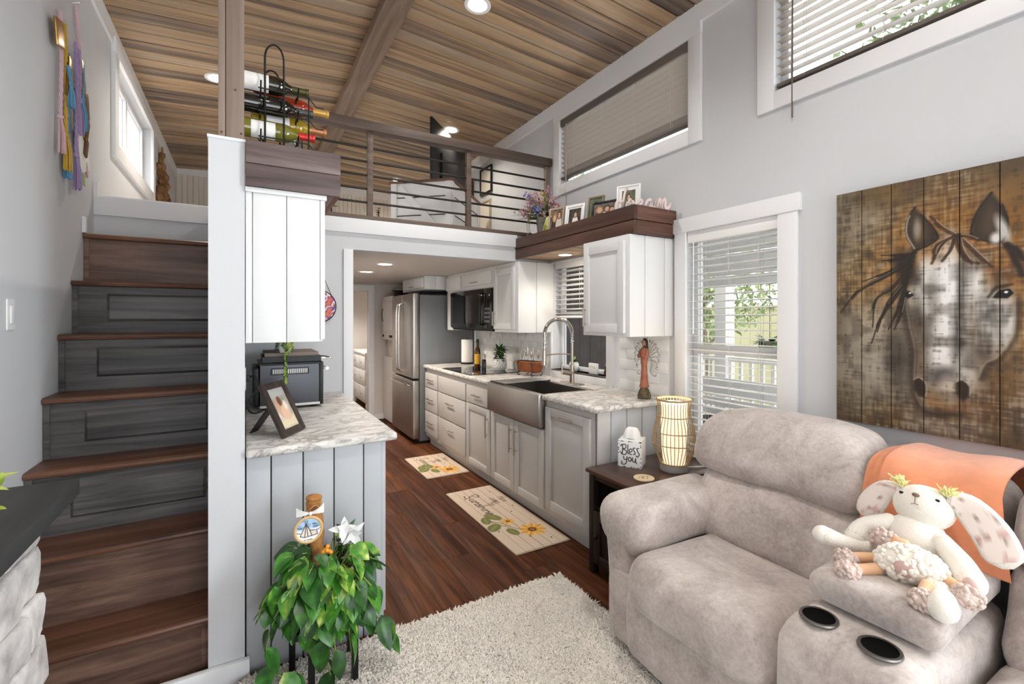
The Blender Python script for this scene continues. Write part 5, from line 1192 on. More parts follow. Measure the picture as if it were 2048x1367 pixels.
def tree(label, x, y, h, r, n, seed):
    rr = random.Random(seed); t = thing('garden_tree', label, 'tree', (x, y, -.3)); m = MB(); m.tube(smooth([(x, y, -.3), (x+.05, y-.05, h*.35), (x, y+.1, h*.7)], 4), [.13, .12, .11, .1, .1, .09, .08, .07, .05], 10)
    for k in range(9):
        a = k*.7; m.tube([(x, y, h*(.3+.04*k)), (x+r*.7*math.cos(a), y+r*.7*math.sin(a), h*(.5+.05*k))], [.04, .012], 6)
    m.build('trunk', 'bark', t); v = []; f = []
    for i in range(n):
        th = rr.uniform(0, 6.28); ph = math.acos(rr.uniform(-1, 1)); q = rr.random()**.4; p = Vector((x+r*q*math.sin(ph)*math.cos(th), y+r*q*math.sin(ph)*math.sin(th), h*.72+r*.75*q*math.cos(ph)))
        s_ = rr.uniform(.04, .09); d1 = Vector((rr.uniform(-1, 1), rr.uniform(-1, 1), rr.uniform(-1, 1))).normalized()*s_; d2 = Vector((rr.uniform(-1, 1), rr.uniform(-1, 1), rr.uniform(-1, 1))).normalized()*s_*.5; o_ = len(v); v += [p-d1, p+d2, p+d1, p-d2]; f.append((o_, o_+1, o_+2, o_+3))
    m = MB(); m.add(v, f); m.build('crown', 'leafext', t, kind='stuff', smooth=0)
tree('leafy tree seen between the slats of the tall window', 6.6, 5.2, 2.7, 1.2, 2600, 1); tree('leafy tree beyond the top corner clerestory', 7.0, 1.2, 5.6, 2.0, 5200, 2); tree('leafy tree beyond the clerestory above the shelf', 7.4, 8.8, 5.2, 1.8, 3600, 3)
pb = thing('patio_bench', 'grey slatted patio bench with dark cushion on the porch', 'bench', (3.9, 2.75, -.06))
for i in range(4): MB().box(3.65+.1*i, 3.74+.1*i, 2.2, 3.4, .36, .39).build('seat_slat', 'ext', pb)
for i in range(4): MB().box(4.08, 4.11, 2.2, 3.4, .46+.1*i, .54+.1*i).build('back_slat', 'ext', pb)
for x in (3.67, 4.06):
    for y in (2.23, 3.33): MB().box(x, x+.05, y, y+.05, -.06, .36 if x < 4 else .9).build('leg', 'ext', pb)
MB().soft(3.66, 4.06, 2.45, 3.1, .39, .47, .03, (6, 6, 4)).build('cushion', 'blackmetal', pb)
M['shed'] = P('mauve_grey_boards', '#7d7673', .8, var=.1)
sc_ = thing('darkening_screen', 'mauve-grey boarded screen added to darken the view through the kitchen window', 'screen', (3.6, 4.9, -.06))  # boards put in outside so the kitchen window reads darker
for i in range(12): MB().box(3.58, 3.61, 3.75+i*.2, 3.75+i*.2+.192, -.06, 2.3).build('board', 'shed', sc_)
# ================================================================ LIVING ROOM
# --- shag rug
rx0, rx1, ry0, ry1 = -.005, 1.485, -.3, 2.065
rg = thing('shag_rug', 'cream shag rug on the brown plank floor', 'rug', ((rx0+rx1)/2, (ry0+ry1)/2, 0))
MB().soft(rx0, rx1, ry0, ry1, 0, .016, .008, (8, 10, 2)).build('backing', 'rug', rg)
def tufts(n, x0, x1, y0, y1, L):
    rs = np.random.RandomState(9); x = rs.uniform(x0, x1, n); y = rs.uniform(y0, y1, n)
    k = rs.uniform(.65, 1.25, n)*L; a = rs.uniform(0, 6.283, n); ln = rs.uniform(.3, 1.1, n)*k; b = .0042+rs.uniform(0, .002, n)
    V = np.zeros((n, 7, 3)); 
    for j in range(3):
        an = a+j*2.094; V[:, j] = np.stack([x+b*np.cos(an), y+b*np.sin(an), np.full(n, .012)], -1); V[:, 3+j] = np.stack([x+ln*.5*np.cos(a)+b*.95*np.cos(an), y+ln*.5*np.sin(a)+b*.95*np.sin(an), .014+k*.6], -1)
    V[:, 6] = np.stack([x+ln*np.cos(a), y+ln*np.sin(a), .014+k*.85], -1)
    F = []; base = np.arange(n)*7
    for j in range(3):
        l = (j+1) % 3; F.append(np.stack([base+j, base+l, base+3+l, base+3+j], -1))
    Q = np.concatenate(F); Tt = np.concatenate([np.stack([base+3+j, base+3+(j+1) % 3, base+6], -1) for j in range(3)])
    return V.reshape(-1, 3), Q, Tt
for (n, a, b, nm) in ((95000, .85, ry1, 'pile'), (14000, ry0, .85, 'pile')):
    V, Q, Tt = tufts(n, rx0-.008, rx1+.008, a, b+.01 if nm else b, .024)
    me = bpy.data.meshes.new('pile'); me.from_pydata((V-np.array(rg.location)).tolist(), [], Q.tolist()+Tt.tolist()); me.materials.append(M['rug']); o = bpy.data.objects.new('pile', me); COL.objects.link(o); o.parent = rg; o['kind'] = 'stuff'
    me.polygons.foreach_set('use_smooth', [True]*len(me.polygons))

# --- printed sunflower mats
SUN = [[(.07, .62), (.05, .8), (.13, .9), (.2, .78), (.12, .62), (.1, .5), (.18, .38), (.13, .25), (.03, .3)],
       [(.24, .55), (.24, .36), (.29, .32), (.33, .42), (.34, .55), (.34, .34), (.37, .32)], [(.40, .32), (.40, .54), (.41, .46), (.46, .55), (.49, .48), (.49, .34), (.52, .32)],
       [(.60, .52), (.55, .54), (.54, .47), (.60, .42), (.59, .34), (.53, .34)], [(.65, .82), (.64, .32), (.66, .46), (.71, .54), (.74, .46), (.74, .33)], [(.79, .54), (.79, .35), (.82, .32)],
       [(.85, .33), (.85, .54), (.86, .46), (.91, .54), (.94, .46), (.94, .33), (.96, .32)], [(.98, .42), (1.05, .46), (1.04, .55), (.98, .5), (.98, .36), (1.05, .33), (1.1, .4)]]
def hand(p, strokes, x, y, sx, sy, w, col):
    for s_ in strokes: 
        q = smooth([Vector((a, b, 0)) for a, b in s_], 4); p.stroke([(x+v.x*sx, y+v.y*sy) for v in q], w, col)
HELLO = {'H': [[(.0, 0), (.05, 1)], [(.4, 0), (.45, 1)], [(.03, .5), (.42, .52)]], 'e': [[(.0, .25), (.25, .3), (.22, .5), (.05, .45), (.03, .1), (.25, .05)]], 'r': [[(.05, 0), (.08, .5)], [(.07, .35), (.2, .5), (.28, .45)]], 'c': [[(.25, .42), (.1, .5), (.02, .25), (.1, .02), (.27, .1)]], 'o': [[(.15, .5), (.02, .25), (.15, .02), (.28, .25), (.15, .5)]],
         'm': [[(.02, 0), (.05, .5)], [(.05, .3), (.15, .5), (.17, 0)], [(.17, .3), (.28, .5), (.3, 0)]], 's': [[(.22, .45), (.06, .45), (.2, .22), (.02, .05)]], 't': [[(.12, .9), (.1, .05), (.2, .02)], [(0, .55), (.25, .57)]], 'h': [[(.03, 1), (.03, 0)], [(.03, .3), (.18, .5), (.22, 0)]], 'y': [[(.02, .5), (.1, .1), (.25, .45)], [(.25, .5), (.15, -.3), (.0, -.3)]]}
def word(p, w, x, y, s_, wd, col):
    for ch in w:
        for st_ in HELLO[ch]: p.stroke([(x+a*s_, y+b*s_) for a, b in st_], wd, col)
        x += s_*(.5 if ch == 'H' else .34)
def mat_img(L, W, nu, nv):
    # u along length (reading direction, from the far end), v across
    U, V = np.meshgrid(np.linspace(0, L, nu), np.linspace(0, W, nv)); p = Pic(U, V, '#ccb8a4')
    p.put(.35*vnoise(U*2, V*12, 6, 3), '#c3aa92'); p.put(.3*vnoise(U*4, V*40, 4, 8), '#d9c9b8')
    for k in range(1, 6): p.stroke([(0, W*k/6), (L, W*k/6)], .0016, '#7a6350')
    k = L/1.13
    dk = '#3d2c20'
    hand(p, SUN, .10*L, .12*W+.0*k, .36*L, .45*W, .0045*max(k, .7), dk)
    word(p, 'Here', .24*L, .80*W, .105*W/.41*.7, .0026, dk); word(p, 'comes', .23*L, .63*W, .09*W/.41*.9, .0024, dk); word(p, 'the', .30*L, .50*W, .07*W/.41, .0022, dk)
    def flower(cx, cy, r):
        for j in range(26):
            a = j*6.283/26; p.stroke([(cx+.35*r*math.cos(a), cy+.35*r*math.sin(a)), (cx+r*(1+.12*(j % 3))*math.cos(a), cy+r*(1+.12*(j % 3))*math.sin(a))], r*.09, ['#d99a2c', '#e3b64a', '#c9822a'][j % 3], r*.12)
        p.ell(cx, cy, r*.42, r*.42, '#5a3418', .3); p.ell(cx, cy, r*.2, r*.2, '#c98a2c', .5); p.ell(cx, cy, r*.1, r*.1, '#3d2410', .5)
    W1_ = W/.41
    p.stroke([(.56*L, .16*W), (.62*L, .3*W), (.69*L, .4*W)], .004, '#6f6a3a'); p.stroke([(.52*L, .1*W), (.66*L, .28*W), (.78*L, .55*W)], .004, '#7a7340')
    for cx, cy, rx, ry, ro in ((.52*L, .30*W, .075*W1_, .04*W1_, .5), (.55*L, .12*W, .06*W1_, .035*W1_, -.2), (.66*L, .12*W, .065*W1_, .045*W1_, -.9), (.76*L, .33*W, .06*W1_, .033*W1_, .2)): p.ell(cx, cy, rx, ry, '#6c6d38', .2, rot=ro); p.ell(cx, cy, rx*.8, ry*.3, '#8d9050', .5, .6, rot=ro)
    flower(.79*L, .66*W, .075*W1_); flower(.62*L, .45*W, .038*W1_)
    for cx, cy in ((.12, .82), (.17, .2), (.5, .72), (.72, .12), (.86, .5), (.93, .78), (.42, .88)): p.ell(cx*L, cy*W, .008, .006, '#4a3520', .5)
    return p.c
def floor_mat(label, x0, x1, y0, y1, nu, nv):
    t = thing('kitchen_mat', label, 'floor mat', ((x0+x1)/2, (y0+y1)/2, 0), group='sunflower kitchen mats')
    MB().soft(x0, x1, y0, y1, 0, .010, .005, (8, 8, 3)).build('cushion_base', P('mat_edge', '#c9b39c', .8) if 'mat_edge' not in bpy.data.materials else bpy.data.materials['mat_edge'], t)
    L, W = y1-y0-.01, x1-x0-.01
    pos = plane_pos((x0+.005, y1-.005, .0104), (0, -L, 0), (W, 0, 0), nu, nv); me = picmesh('print', pos, mat_img(L, W, nu, nv), 'paintm'); link('print', me, t)
floor_mat('longer sunflower kitchen mat in front of the sink cabinet', 1.413, 1.818, 2.40, 3.525, 380, 150); floor_mat('shorter sunflower kitchen mat nearer the refrigerator', 1.405, 1.818, 3.94, 4.62, 200, 120)

# --- side table
ZT = .58
tb = thing('side_table', 'dark brown side table with open shelf and small door', 'side table', (2.03, 1.87, 0))
tx0, tx1, ty0, ty1 = 1.675, 2.385, 1.675, 2.075
MB().box(tx0, tx1, ty0, ty1, ZT-.022, ZT).build('top', 'tableW', tb, bevel=.004)
for x in (tx0+.015, tx1-.055):
    for y in (ty0+.015, ty1-.055): MB().box(x, x+.04, y, y+.04, 0, ZT-.022).build('leg', 'tableD', tb, bevel=.002)
MB().box(tx0+.03, tx1-.03, ty0+.02, ty0+.034, .05, ZT-.022).build('side_panel', 'tableD', tb); MB().box(tx0+.03, tx1-.03, ty1-.034, ty1-.02, .05, ZT-.022).build('side_panel', 'tableD', tb)
MB().box(tx1-.04, tx1-.03, ty0+.034, ty1-.034, .05, ZT-.022).build('back_panel', 'tableD', tb); MB().box(tx0+.03, tx1-.04, ty0+.034, ty1-.034, .36, .378).build('shelf', 'tableD', tb); MB().box(tx0+.03, tx1-.04, ty0+.034, ty1-.034, .05, .068).build('bottom', 'tableD', tb)
d = shaker(tb, tx0+.03, ty0+.058, ty1-.058, .07, .355, 'tableD', .05); MB().ball((tx0+.0, ty1-.085, .22), .012, 12, 8).cyl((tx0+.0, ty1-.085, .22), (tx0+.012, ty1-.085, .22), .006, n=8).build('knob', 'blackmetal', d)
MB().box(tx0+.022, tx0+.034, ty0+.055, ty1-.055, ZT-.055, ZT-.022).build('apron', 'tableD', tb)
# lamp
M['rattan'] = P('rattan_cane', '#a58c68', .6); M['shadeglow'] = P('lit_linen_shade', '#fff4df', .8, emit='#ffe9c4', estr=.55); M['greybase'] = P('grey_lamp_base', '#a9a7a3', .5)
lx, ly = 2.083, 1.80; Ht = .40
lp = thing('table_lamp', 'lit rattan cage lamp with white inner shade on the side table', 'lamp', (lx, ly, ZT))
MB().lathe([(.0001, 0), (.074, 0), (.076, .004), (.076, .032), (.072, .036), (.0001, .036)], (lx, ly, ZT), 32).build('base', 'greybase', lp)
MB().lathe([(.058, .04), (.066, .12), (.07, .25), (.07, .375)], (lx, ly, ZT), 32, caps=False).build('inner_shade', 'shadeglow', lp)
prof = [(.076, .036), (.084, .06), (.105, .115), (.113, .15), (.112, .19), (.106, .235), (.094, .28), (.087, .31), (.086, .35), (.092, .39)]
pr = smooth([Vector((a, 0, b)) for a, b in prof], 3)
rib = MB(); rib.tube([(p.x, 0, p.z) for p in pr], .0019, 5); rm = rib.mesh('rib', 'rattan')
for k in range(34):
    o = piece('rib', rm, lp, (lx, ly, ZT), (0, 0, 2*math.pi*k/34))
for r, z, w in ((.0925, .392, .006), (.090, .30, .0026), (.109, .215, .0026), (.1145, .15, .0026), (.078, .042, .004)): MB().tube([(lx+r*math.cos(a), ly+r*math.sin(a), ZT+z) for a in np.linspace(0, 6.283, 41)[:-1]], w, 6, closed=True).build('hoop', 'rattan', lp)
MB().tube(smooth([(lx+.07, ly-.03, ZT+.012), (lx+.14, ly-.05, ZT+.008), (lx+.24, ly-.07, ZT+.006), (tx1-.01, ly-.06, ZT+.006)], 5), .004, 6).build('power_cord', 'white', lp)
point('lamp_bulb', (lx, ly, ZT+.39), 1.3, (1, .8, .55), .05)
# tissue box with brushed lettering
tbx = thing('tissue_box', 'white cube tissue box lettered Bless you on the side table', 'tissue box', (1.945, 1.985, ZT), math.radians(-56))
bw, bh = .132, .152
MB().box(-bw/2, bw/2, -bw/2, bw/2, 0, bh).build('cube', 'white', tbx, w=False, bevel=.002)
MB().lathe([(.0001, bh+.0008), (.035, bh+.0008), (.036, bh)], (0, 0, 0), 20).build('slot', 'fridgeside', tbx, w=False)
def tis(u, v):
    a = u*2*math.pi; t = v*1.5; return (.047*math.cos(t)**.6*math.cos(a)*(1+.06*math.sin(6*a)), .026*math.cos(t)*math.sin(a)*(1+.2*math.sin(5*a+1)), bh-.002+.068*math.sin(t)+.004*math.sin(9*a)*math.cos(t))
MB().grid(tis, 30, 10).build('tissue', 'paper', tbx, w=False, smooth=180)
M['ink'] = P('black_ink', '#2e2c2b', .6)
BL = [[(.06, .86), (.16, .94), (.15, .52), (.05, .62)], [(.08, .93), (.3, .96), (.32, .8), (.18, .74), (.36, .66), (.3, .5), (.12, .5)], [(.42, .98), (.42, .6), (.46, .52)], [(.5, .62), (.62, .68), (.6, .78), (.5, .74), (.5, .56), (.62, .52)], [(.78, .84), (.68, .82), (.72, .7), (.78, .6), (.68, .52)], [(.96, .84), (.86, .82), (.9, .68), (.97, .56), (.88, .44), (.8, .5)],
      [(.2, .42), (.24, .28), (.36, .28), (.38, .42), (.36, .16), (.26, .04), (.12, .06), (.14, .18)], [(.52, .4), (.44, .32), (.5, .2), (.6, .28), (.52, .4)], [(.64, .4), (.66, .22), (.76, .2), (.8, .38), (.8, .22), (.86, .12)]]
m = MB()
for s_ in BL: m.tube([( -bw/2+.008+p.x*(bw-.016), -bw/2-.0008, .012+p.y*(bh-.03)) for p in smooth([Vector((a, b, 0)) for a, b in s_], 5)], .0026, 6, flat=.5)
m.build('lettering', 'ink', tbx, w=False); m = MB(); rr = random.Random(3)
for k in range(34):
    s_ = rr.random(); e = k % 4; q = {0: (-bw/2+s_*bw, .004), 1: (-bw/2+s_*bw, bh-.005), 2: (-bw/2+.004, s_*bh), 3: (bw/2-.004, s_*bh)}[e]; m.ball((q[0], -bw/2-.0005, q[1]), (rr.uniform(.002, .006), .0008, rr.uniform(.0012, .003)), 6, 4)
m.build('edge_specks', 'ink', tbx, w=False)
# coaster
co = thing('coaster', 'round pale wooden coaster on the side table', 'coaster', (1.825, 1.775, ZT)); M['palewood'] = P('pale_wood', '#dcc7a3', .6, var=.08, vscale=20)
MB().lathe([(.0001, 0), (.052, 0), (.054, .003), (.054, .006), (.052, .008), (.0001, .008)], (1.825, 1.775, ZT), 32).build('disc', 'palewood', co); m = MB()
for k in range(9): m.ball((1.825+rr.uniform(-.03, .03), 1.775+rr.uniform(-.02, .02), ZT+.0082), (.006, .004, .0006), 8, 4)
m.build('burned_motif', 'tread', co)

# --- plank horse picture
PY0, PY1, PZ0, PZ1 = .04, 1.12, .957, 1.995; PW, PH = PY1-PY0, PZ1-PZ0
HS = {
    'face': [(.295, .748), (.269, .638), (.257, .563), (.269, .449), (.288, .336), (.286, .224), (.295, .15), (.321, .098), (.378, .085), (.444, .097), (.476, .15), (.488, .228), (.489, .28), (.531, .334), (.566, .393), (.579, .499), (.579, .613), (.555, .714), (.47, .759), (.418, .789), (.364, .775)],
    'blaze': [(.343, .687), (.391, .699), (.47, .656), (.483, .553), (.47, .433), (.457, .329), (.418, .247), (.364, .25), (.328, .32), (.306, .43), (.292, .524), (.306, .616)],
    'earL': [(.292, .921), (.269, .874), (.265, .818), (.284, .768), (.303, .747), (.357, .776), (.362, .802), (.336, .852), (.31, .889)],
    'earLi': [(.292, .902), (.278, .853), (.28, .796), (.303, .761), (.336, .784), (.339, .824), (.314, .875)],
    'earR': [(.518, .929), (.489, .884), (.47, .837), (.464, .778), (.501, .755), (.537, .741), (.558, .771), (.559, .82), (.546, .877)],
    'earRi': [(.514, .908), (.492, .863), (.478, .801), (.495, .768), (.528, .759), (.54, .807), (.534, .867)],
    'jaw': [(.579, .54), (.575, .418), (.537, .33), (.501, .298), (.483, .245)],
    'nosR': [(.418, .22), (.438, .231), (.459, .208), (.457, .169), (.438, .149), (.42, .177)],
    'nosL': [(.288, .215), (.306, .226), (.328, .201), (.325, .145), (.303, .151), (.288, .177)],
    'eyeL': [(.25, .572), (.273, .583), (.293, .561), (.269, .547)],
    'eyeR': [(.519, .543), (.537, .571), (.566, .575), (.578, .556), (.56, .537), (.534, .538)],
    'm1': [(.292, .734), (.23, .717), (.178, .714)],
    'm2': [(.288, .72), (.214, .671), (.105, .63)],
    'm3': [(.284, .702), (.182, .644), (.088, .59), (.019, .494)],
    'm4': [(.28, .684), (.222, .603), (.157, .547), (.144, .428)],
    'm5': [(.273, .656), (.23, .564), (.174, .468), (.14, .358)],
    'm6': [(.265, .619), (.238, .515), (.202, .419)],
    'm7': [(.261, .581), (.246, .487), (.222, .419)],
    'm8': [(.292, .739), (.246, .733), (.175, .738)],
    'm9': [(.269, .638), (.198, .526), (.161, .408)],
    'f1': [(.418, .789), (.378, .755), (.346, .686)],
    'f2': [(.418, .786), (.405, .733), (.378, .692)],
    'f3': [(.415, .785), (.444, .702), (.483, .672)],
    'f4': [(.425, .788), (.476, .716), (.519, .656)],
    'f5': [(.422, .788), (.378, .827), (.343, .874)],
    'f6': [(.425, .791), (.457, .779), (.483, .758)],
    'f7': [(.415, .785), (.364, .757), (.35, .704)],
    'f8': [(.428, .783), (.438, .729), (.464, .674)],
    'r1': [(.56, .73), (.583, .71), (.597, .676)],
    'r2': [(.558, .732), (.578, .679), (.596, .62)],
}
def horse(U, V):
    """U from the far (left) edge in metres, V up from the lower edge in metres"""
    p = Pic(U, V, '#5e4e37'); n1 = vnoise(U, V, 5, 1); n2 = vnoise(U*1.5, V*1.5, 16, 2); weave = vnoise(U*14, V*1, 12, 5)*.3+vnoise(U*22, V*170, 1, 6)*.4+vnoise(U*90, V*40, 1, 7)*.3
    p.put(.75*np.clip((n1-.45)*2.2, 0, 1), '#8a6128'); p.put(.55*np.clip((vnoise(U, V, 4, 9)-.5)*2.5, 0, 1), '#9a9588'); p.put(.5*np.clip(.5-V*1.1, 0, 1), '#3d3122')
    for cx, cy, rx, ry, a in ((.14, .88, .08, .07, .6), (.12, .20, .1, .12, .55), (.1, .45, .06, .08, .6), (.28, .22, .09, .1, .5), (.40, .05, .1, .05, .5), (.62, .25, .09, .14, .55), (.33, .92, .07, .05, .4), (.80, .85, .1, .1, .4), (.86, .3, .12, .2, .45), (.5, .9, .06, .05, .4)): p.ell(cx, cy, rx, ry, '#c9c4b8', 1.4, a*(.5+.5*n2))
    B = '#241a12'; Wh = '#dfdcd5'; Br = '#8a5a22'
    def sm(k): return [(v.x, v.y) for v in smooth([Vector((a, b, 0)) for a, b in HS[k]], 6)]
    p.ell(.40, .80, .2, .17, Br, 1.2, .8); p.ell(.62, .62, .12, .3, Br, 1.2, .7); p.ell(.25, .58, .14, .2, '#a06a2a', 1.3, .6)
    p.ell(.20, .36, .12, .16, '#b9b4aa', 1.2, .6*1); p.ell(.24, .30, .05, .14, '#2b231b', 1.2, .7); p.ell(.54, .2, .05, .12, '#5a3c1c', 1.2, .7)
    p.poly(HS['face'], '#9b7b54', .03); p.poly(HS['face'], '#8f8a82', .09, .9)
    p.ell(.43, .73, .12, .07, '#94602a', 1., .85); p.ell(.55, .63, .05, .09, '#8a5622', 1., .8); p.ell(.33, .70, .05, .06, '#a9815a', 1., .7)
    p.poly(HS['blaze'], '#cfccc6', .07, .95); p.ell(.40, .56, .035, .2, '#f1efec', 1., .9); p.ell(.47, .58, .02, .12, '#efece8', 1., .8); p.ell(.37, .36, .035, .1, '#eceae5', 1., .8); p.ell(.33, .66, .03, .05, '#e3e0da', 1., .7)
    p.ell(.435, .55, .014, .16, '#4a4641', 1.2, .75); p.ell(.425, .38, .02, .1, '#3a3733', 1.2, .7); p.ell(.465, .42, .02, .12, '#6a5a48', 1.2, .7); p.ell(.30, .46, .02, .08, '#4f4337', 1.2, .7); p.ell(.35, .52, .018, .1, '#7d756c', 1.2, .6)
    p.ell(.52, .47, .04, .1, '#b9b6b2', 1.1, .85); p.ell(.50, .36, .02, .06, '#5a4f45', 1., .8); p.ell(.56, .45, .018, .08, '#d5d3d0', 1., .8); p.ell(.385, .24, .05, .035, '#3f3a36', 1., .8)
    p.ell(.40, .13, .1, .06, '#6a4c2e', 1.1, .85); p.ell(.31, .33, .03, .12, '#5a4a3a', 1.2, .6); p.ell(.45, .27, .03, .06, '#c9c4bb', 1.1, .7); p.ell(.36, .12, .03, .04, '#8d6a44', 1., .8); p.ell(.40, .19, .03, .05, '#d6cbbb', 1., .7)
    p.put(np.where(V < .8, .42, .3)*np.clip((n2-.45)*3, 0, 1), '#2f261d'); p.put(.3*np.clip((weave-.52)*5, 0, 1)*np.clip(vnoise(U, V, 7, 31)*2-.5, 0, 1), '#ece8df'); p.put(.35*np.clip((.45-weave)*5, 0, 1), '#1f1812')
    p.stroke(sm('jaw'), .002, '#efece6', .007, .45); p.stroke([(a+.008, b-.006) for a, b in sm('jaw')], .007, '#33261a', .016, .7)
    fl_ = [(v.x, v.y) for v in smooth([Vector((a, b, 0)) for a, b in HS['face'][:10]], 5)]; p.stroke([(a-.006, b) for a, b in fl_], .011, '#2a2018', .022, .7); p.stroke([(a+.004, b) for a, b in fl_[8:34]], .0012, '#e6e2da', .004, .28)
    for k in ('earL', 'earR'): p.poly(HS[k], '#2a221b', .012); p.stroke(sm(k), .0035, '#17120e', .006)
    p.poly(HS['earLi'], '#5c4730', .04, .8); p.poly(HS['earRi'], '#54422f', .05, .8); p.ell(.30, .83, .012, .04, '#b9b3a6', 1., .6); p.ell(.548, .79, .014, .05, '#d8d5cf', 1., .85, .3); p.ell(.53, .76, .015, .02, '#e9e7e2', 1., .9); p.stroke(sm('earL')[4:22], .0025, '#cfcabf', .004, .7)
    for k in ('nosR', 'nosL'): p.poly(HS[k], '#2b1d12', .012); p.stroke(sm(k)[:18], .0016, '#ded9cf', .004, .6)
    for k in ('eyeL', 'eyeR'): p.poly(HS[k], '#120d0a', .007); p.stroke(HS[k], .0012, '#e0dbd2', .003, .5)
    p.ell(.276, .571, .004, .003, '#ffffff', .6); p.ell(.556, .561, .005, .004, '#ffffff', .6); p.stroke([(.51, .545), (.53, .58), (.57, .588)], .004, B, .008, .8)
    for i, k in enumerate(('m1', 'm2', 'm3', 'm4', 'm5', 'm6', 'm7', 'm8', 'm9')):
        q = sm(k); n = len(q)
        for a_, b_, w_ in ((0, n//2+1, .0065), (n//3, 4*n//5, .0045), (2*n//3, n, .0025)): p.stroke(q[a_:b_], w_, B, w_, .9)
        p.stroke([(a+.004, b+.005) for a, b in q[2:n-6]], .0011, '#d9d4c8', .0025, .55); p.stroke([(a-.006+.004*(i % 3), b-.007) for a, b in q[1:n-4]], .0035, B, .005, .7)
    p.ell(.262, .68, .035, .07, B, 1., .85, .4)
    for i, k in enumerate(('f1', 'f2', 'f3', 'f4', 'f5', 'f6', 'f7', 'f8')):
        q = sm(k); p.stroke(q, .0045, '#3a2413', .006, .85); p.stroke([(a+.006, b) for a, b in q[1:-2]], .0012, '#e3ddd0', .003, .6); p.stroke([(a-.006, b-.004) for a, b in q[0:-3]], .003, '#2b1a0d', .005, .7)
    for k in ('r1', 'r2'): p.stroke(sm(k), .009, B, .01, .9)
    p.stroke([(.6, .68), (.66, .55), (.68, .40), (.73, .30)], .006, '#3b2a1a', .01, .6); p.stroke([(.62, .7), (.72, .6), (.80, .45)], .005, B, .008, .6)
    return p.c
hp = thing('horse_picture', 'large plank-wood picture of a brown and white horse head', 'picture', (XR-.02, (PY0+PY1)/2, PZ0))
xs = [1.12, 1.017, .908, .799, .69, .58, .472, .364, .256, .148, .04]
M['plankedge'] = P('picture_plank_edge', '#4f3a22', .8)
for i, (a, b) in enumerate(zip(xs[:-1], xs[1:])):
    k = MB().box(XR-.034, XR-.004, b+.0012, a-.0012, PZ0, PZ1).build('plank', 'plankedge', hp)
    nu, nv = (58, 420) if i < 6 else (30, 200); L = a-b-.003
    pos = plane_pos((XR-.0346, a-.0015, PZ0+.0005), (0, -L, 0), (0, 0, PH-.001), nu, nv); U = 1.12-pos[..., 1]; V = pos[..., 2]-PZ0
    o = link('painted_face', picmesh('painted_face', pos, horse(U, V)), hp); o.parent = k; o.location = -Vector(hp.location)
MB().box(XR-.004, XR-.001, PY0+.1, PY1-.1, PZ0+.15, PZ0+.2).box(XR-.004, XR-.001, PY0+.1, PY1-.1, PZ1-.2, PZ1-.15).build('back_batten', 'plankedge', hp)
# --- reclining sofa
sf = thing('reclining_sofa', 'taupe suede reclining sofa with a cup-holder console', 'sofa', (1.85, .7, 0))
def wob(p, a=.006, k=9.):
    return Vector((p.x+a*math.sin(p.y*k*1.7+p.z*k), p.y+a*.7*math.sin(p.z*k*1.9+p.x*k*.8), p.z+a*math.sin(p.x*k*1.3+p.y*k*1.1)))
MB().soft(1.37, 2.30, -.25, 1.56, .05, .36, .04, (8, 12, 4)).build('base', 'sofa', sf)
def arm_warp(p):
    t = (p.z-.42)/.2; q = Vector(p); q.y += .035*max(0, t) if p.y > 1.5 else -.012*max(0, t); q.z += .018*math.sin((p.x-1.38)*4.5)-.05*max(0, p.y-1.56)*3
    q.x -= .02*(1-abs(t-.5)); return wob(q, .004)
MB().soft(1.40, 2.08, 1.375, 1.635, .40, .625, .085, (18, 14, 10), arm_warp).build('arm_pad', 'sofa', sf)
def front_warp(p):
    q = Vector(p); q.y += .045*max(0, (p.z-.3))*2.2-.03*(1-min(1, p.z/.3)); return wob(q, .003)
MB().soft(1.385, 2.2, 1.43, 1.59, .04, .56, .06, (10, 8, 14), front_warp).build('arm_side', 'sofa', sf)
def seat_warp(p, yc, hw):
    q = Vector(p); u = (p.x-1.3)/.6; e = 1-((p.y-yc)/hw)**4
    if p.z > .38: q.z += .03*e*(1-.6*u)-.045*max(0, u-.25)*e
    q.x += .045*(1-e) if p.x < 1.45 else 0
    return wob(q, .004, 7)
MB().soft(1.285, 1.95, .792, 1.41, .27, .475, .095, (20, 20, 12), lambda p: seat_warp(p, 1.10, .32)).build('seat_cushion', 'sofa', sf)
def fr_warp(p):
    q = Vector(p); q.x -= .012*math.sin((p.z-.05)/.26*3.14); q.x += .05*max(0, (.12-p.z))*4*.4; return wob(q, .004, 8)
MB().soft(1.345, 1.46, .80, 1.425, .045, .32, .045, (8, 16, 12), fr_warp).build('footrest_panel', 'sofa', sf)
def lum(p, yc, hw):
    q = Vector(p); t = (p.z-.42)/.34; q.x += .16*t-.05*math.sin(min(max(t, 0), 1)*3.14)*(1-((p.y-yc)/hw)**2*.6); 
    q.x += .012*math.sin((p.y-yc)*34)*max(0, t-.45)*(p.x < 1.9)
    return wob(q, .006, 9)
MB().soft(1.79, 2.05, .80, 1.50, .42, .735, .085, (12, 22, 14), lambda p: lum(p, 1.15, .36)).build('lumbar_cushion', 'sofa', sf)
def hd(p, yc, hw):
    q = Vector(p); t = (p.z-.68)/.3; s_ = abs((p.y-yc)/hw); q.x += .10*t-.035*math.sin(min(max(t, 0), 1)*3.14); q.z -= .05*max(0, s_-.35)**2*2.2*max(0, t); q.y = yc+(q.y-yc)*(1-.05*max(0, t)); return wob(q, .005, 8)
MB().soft(1.885, 2.18, .80, 1.575, .685, .99, .10, (14, 24, 14), lambda p: hd(p, 1.185, .40)).build('headrest_cushion', 'sofa', sf)
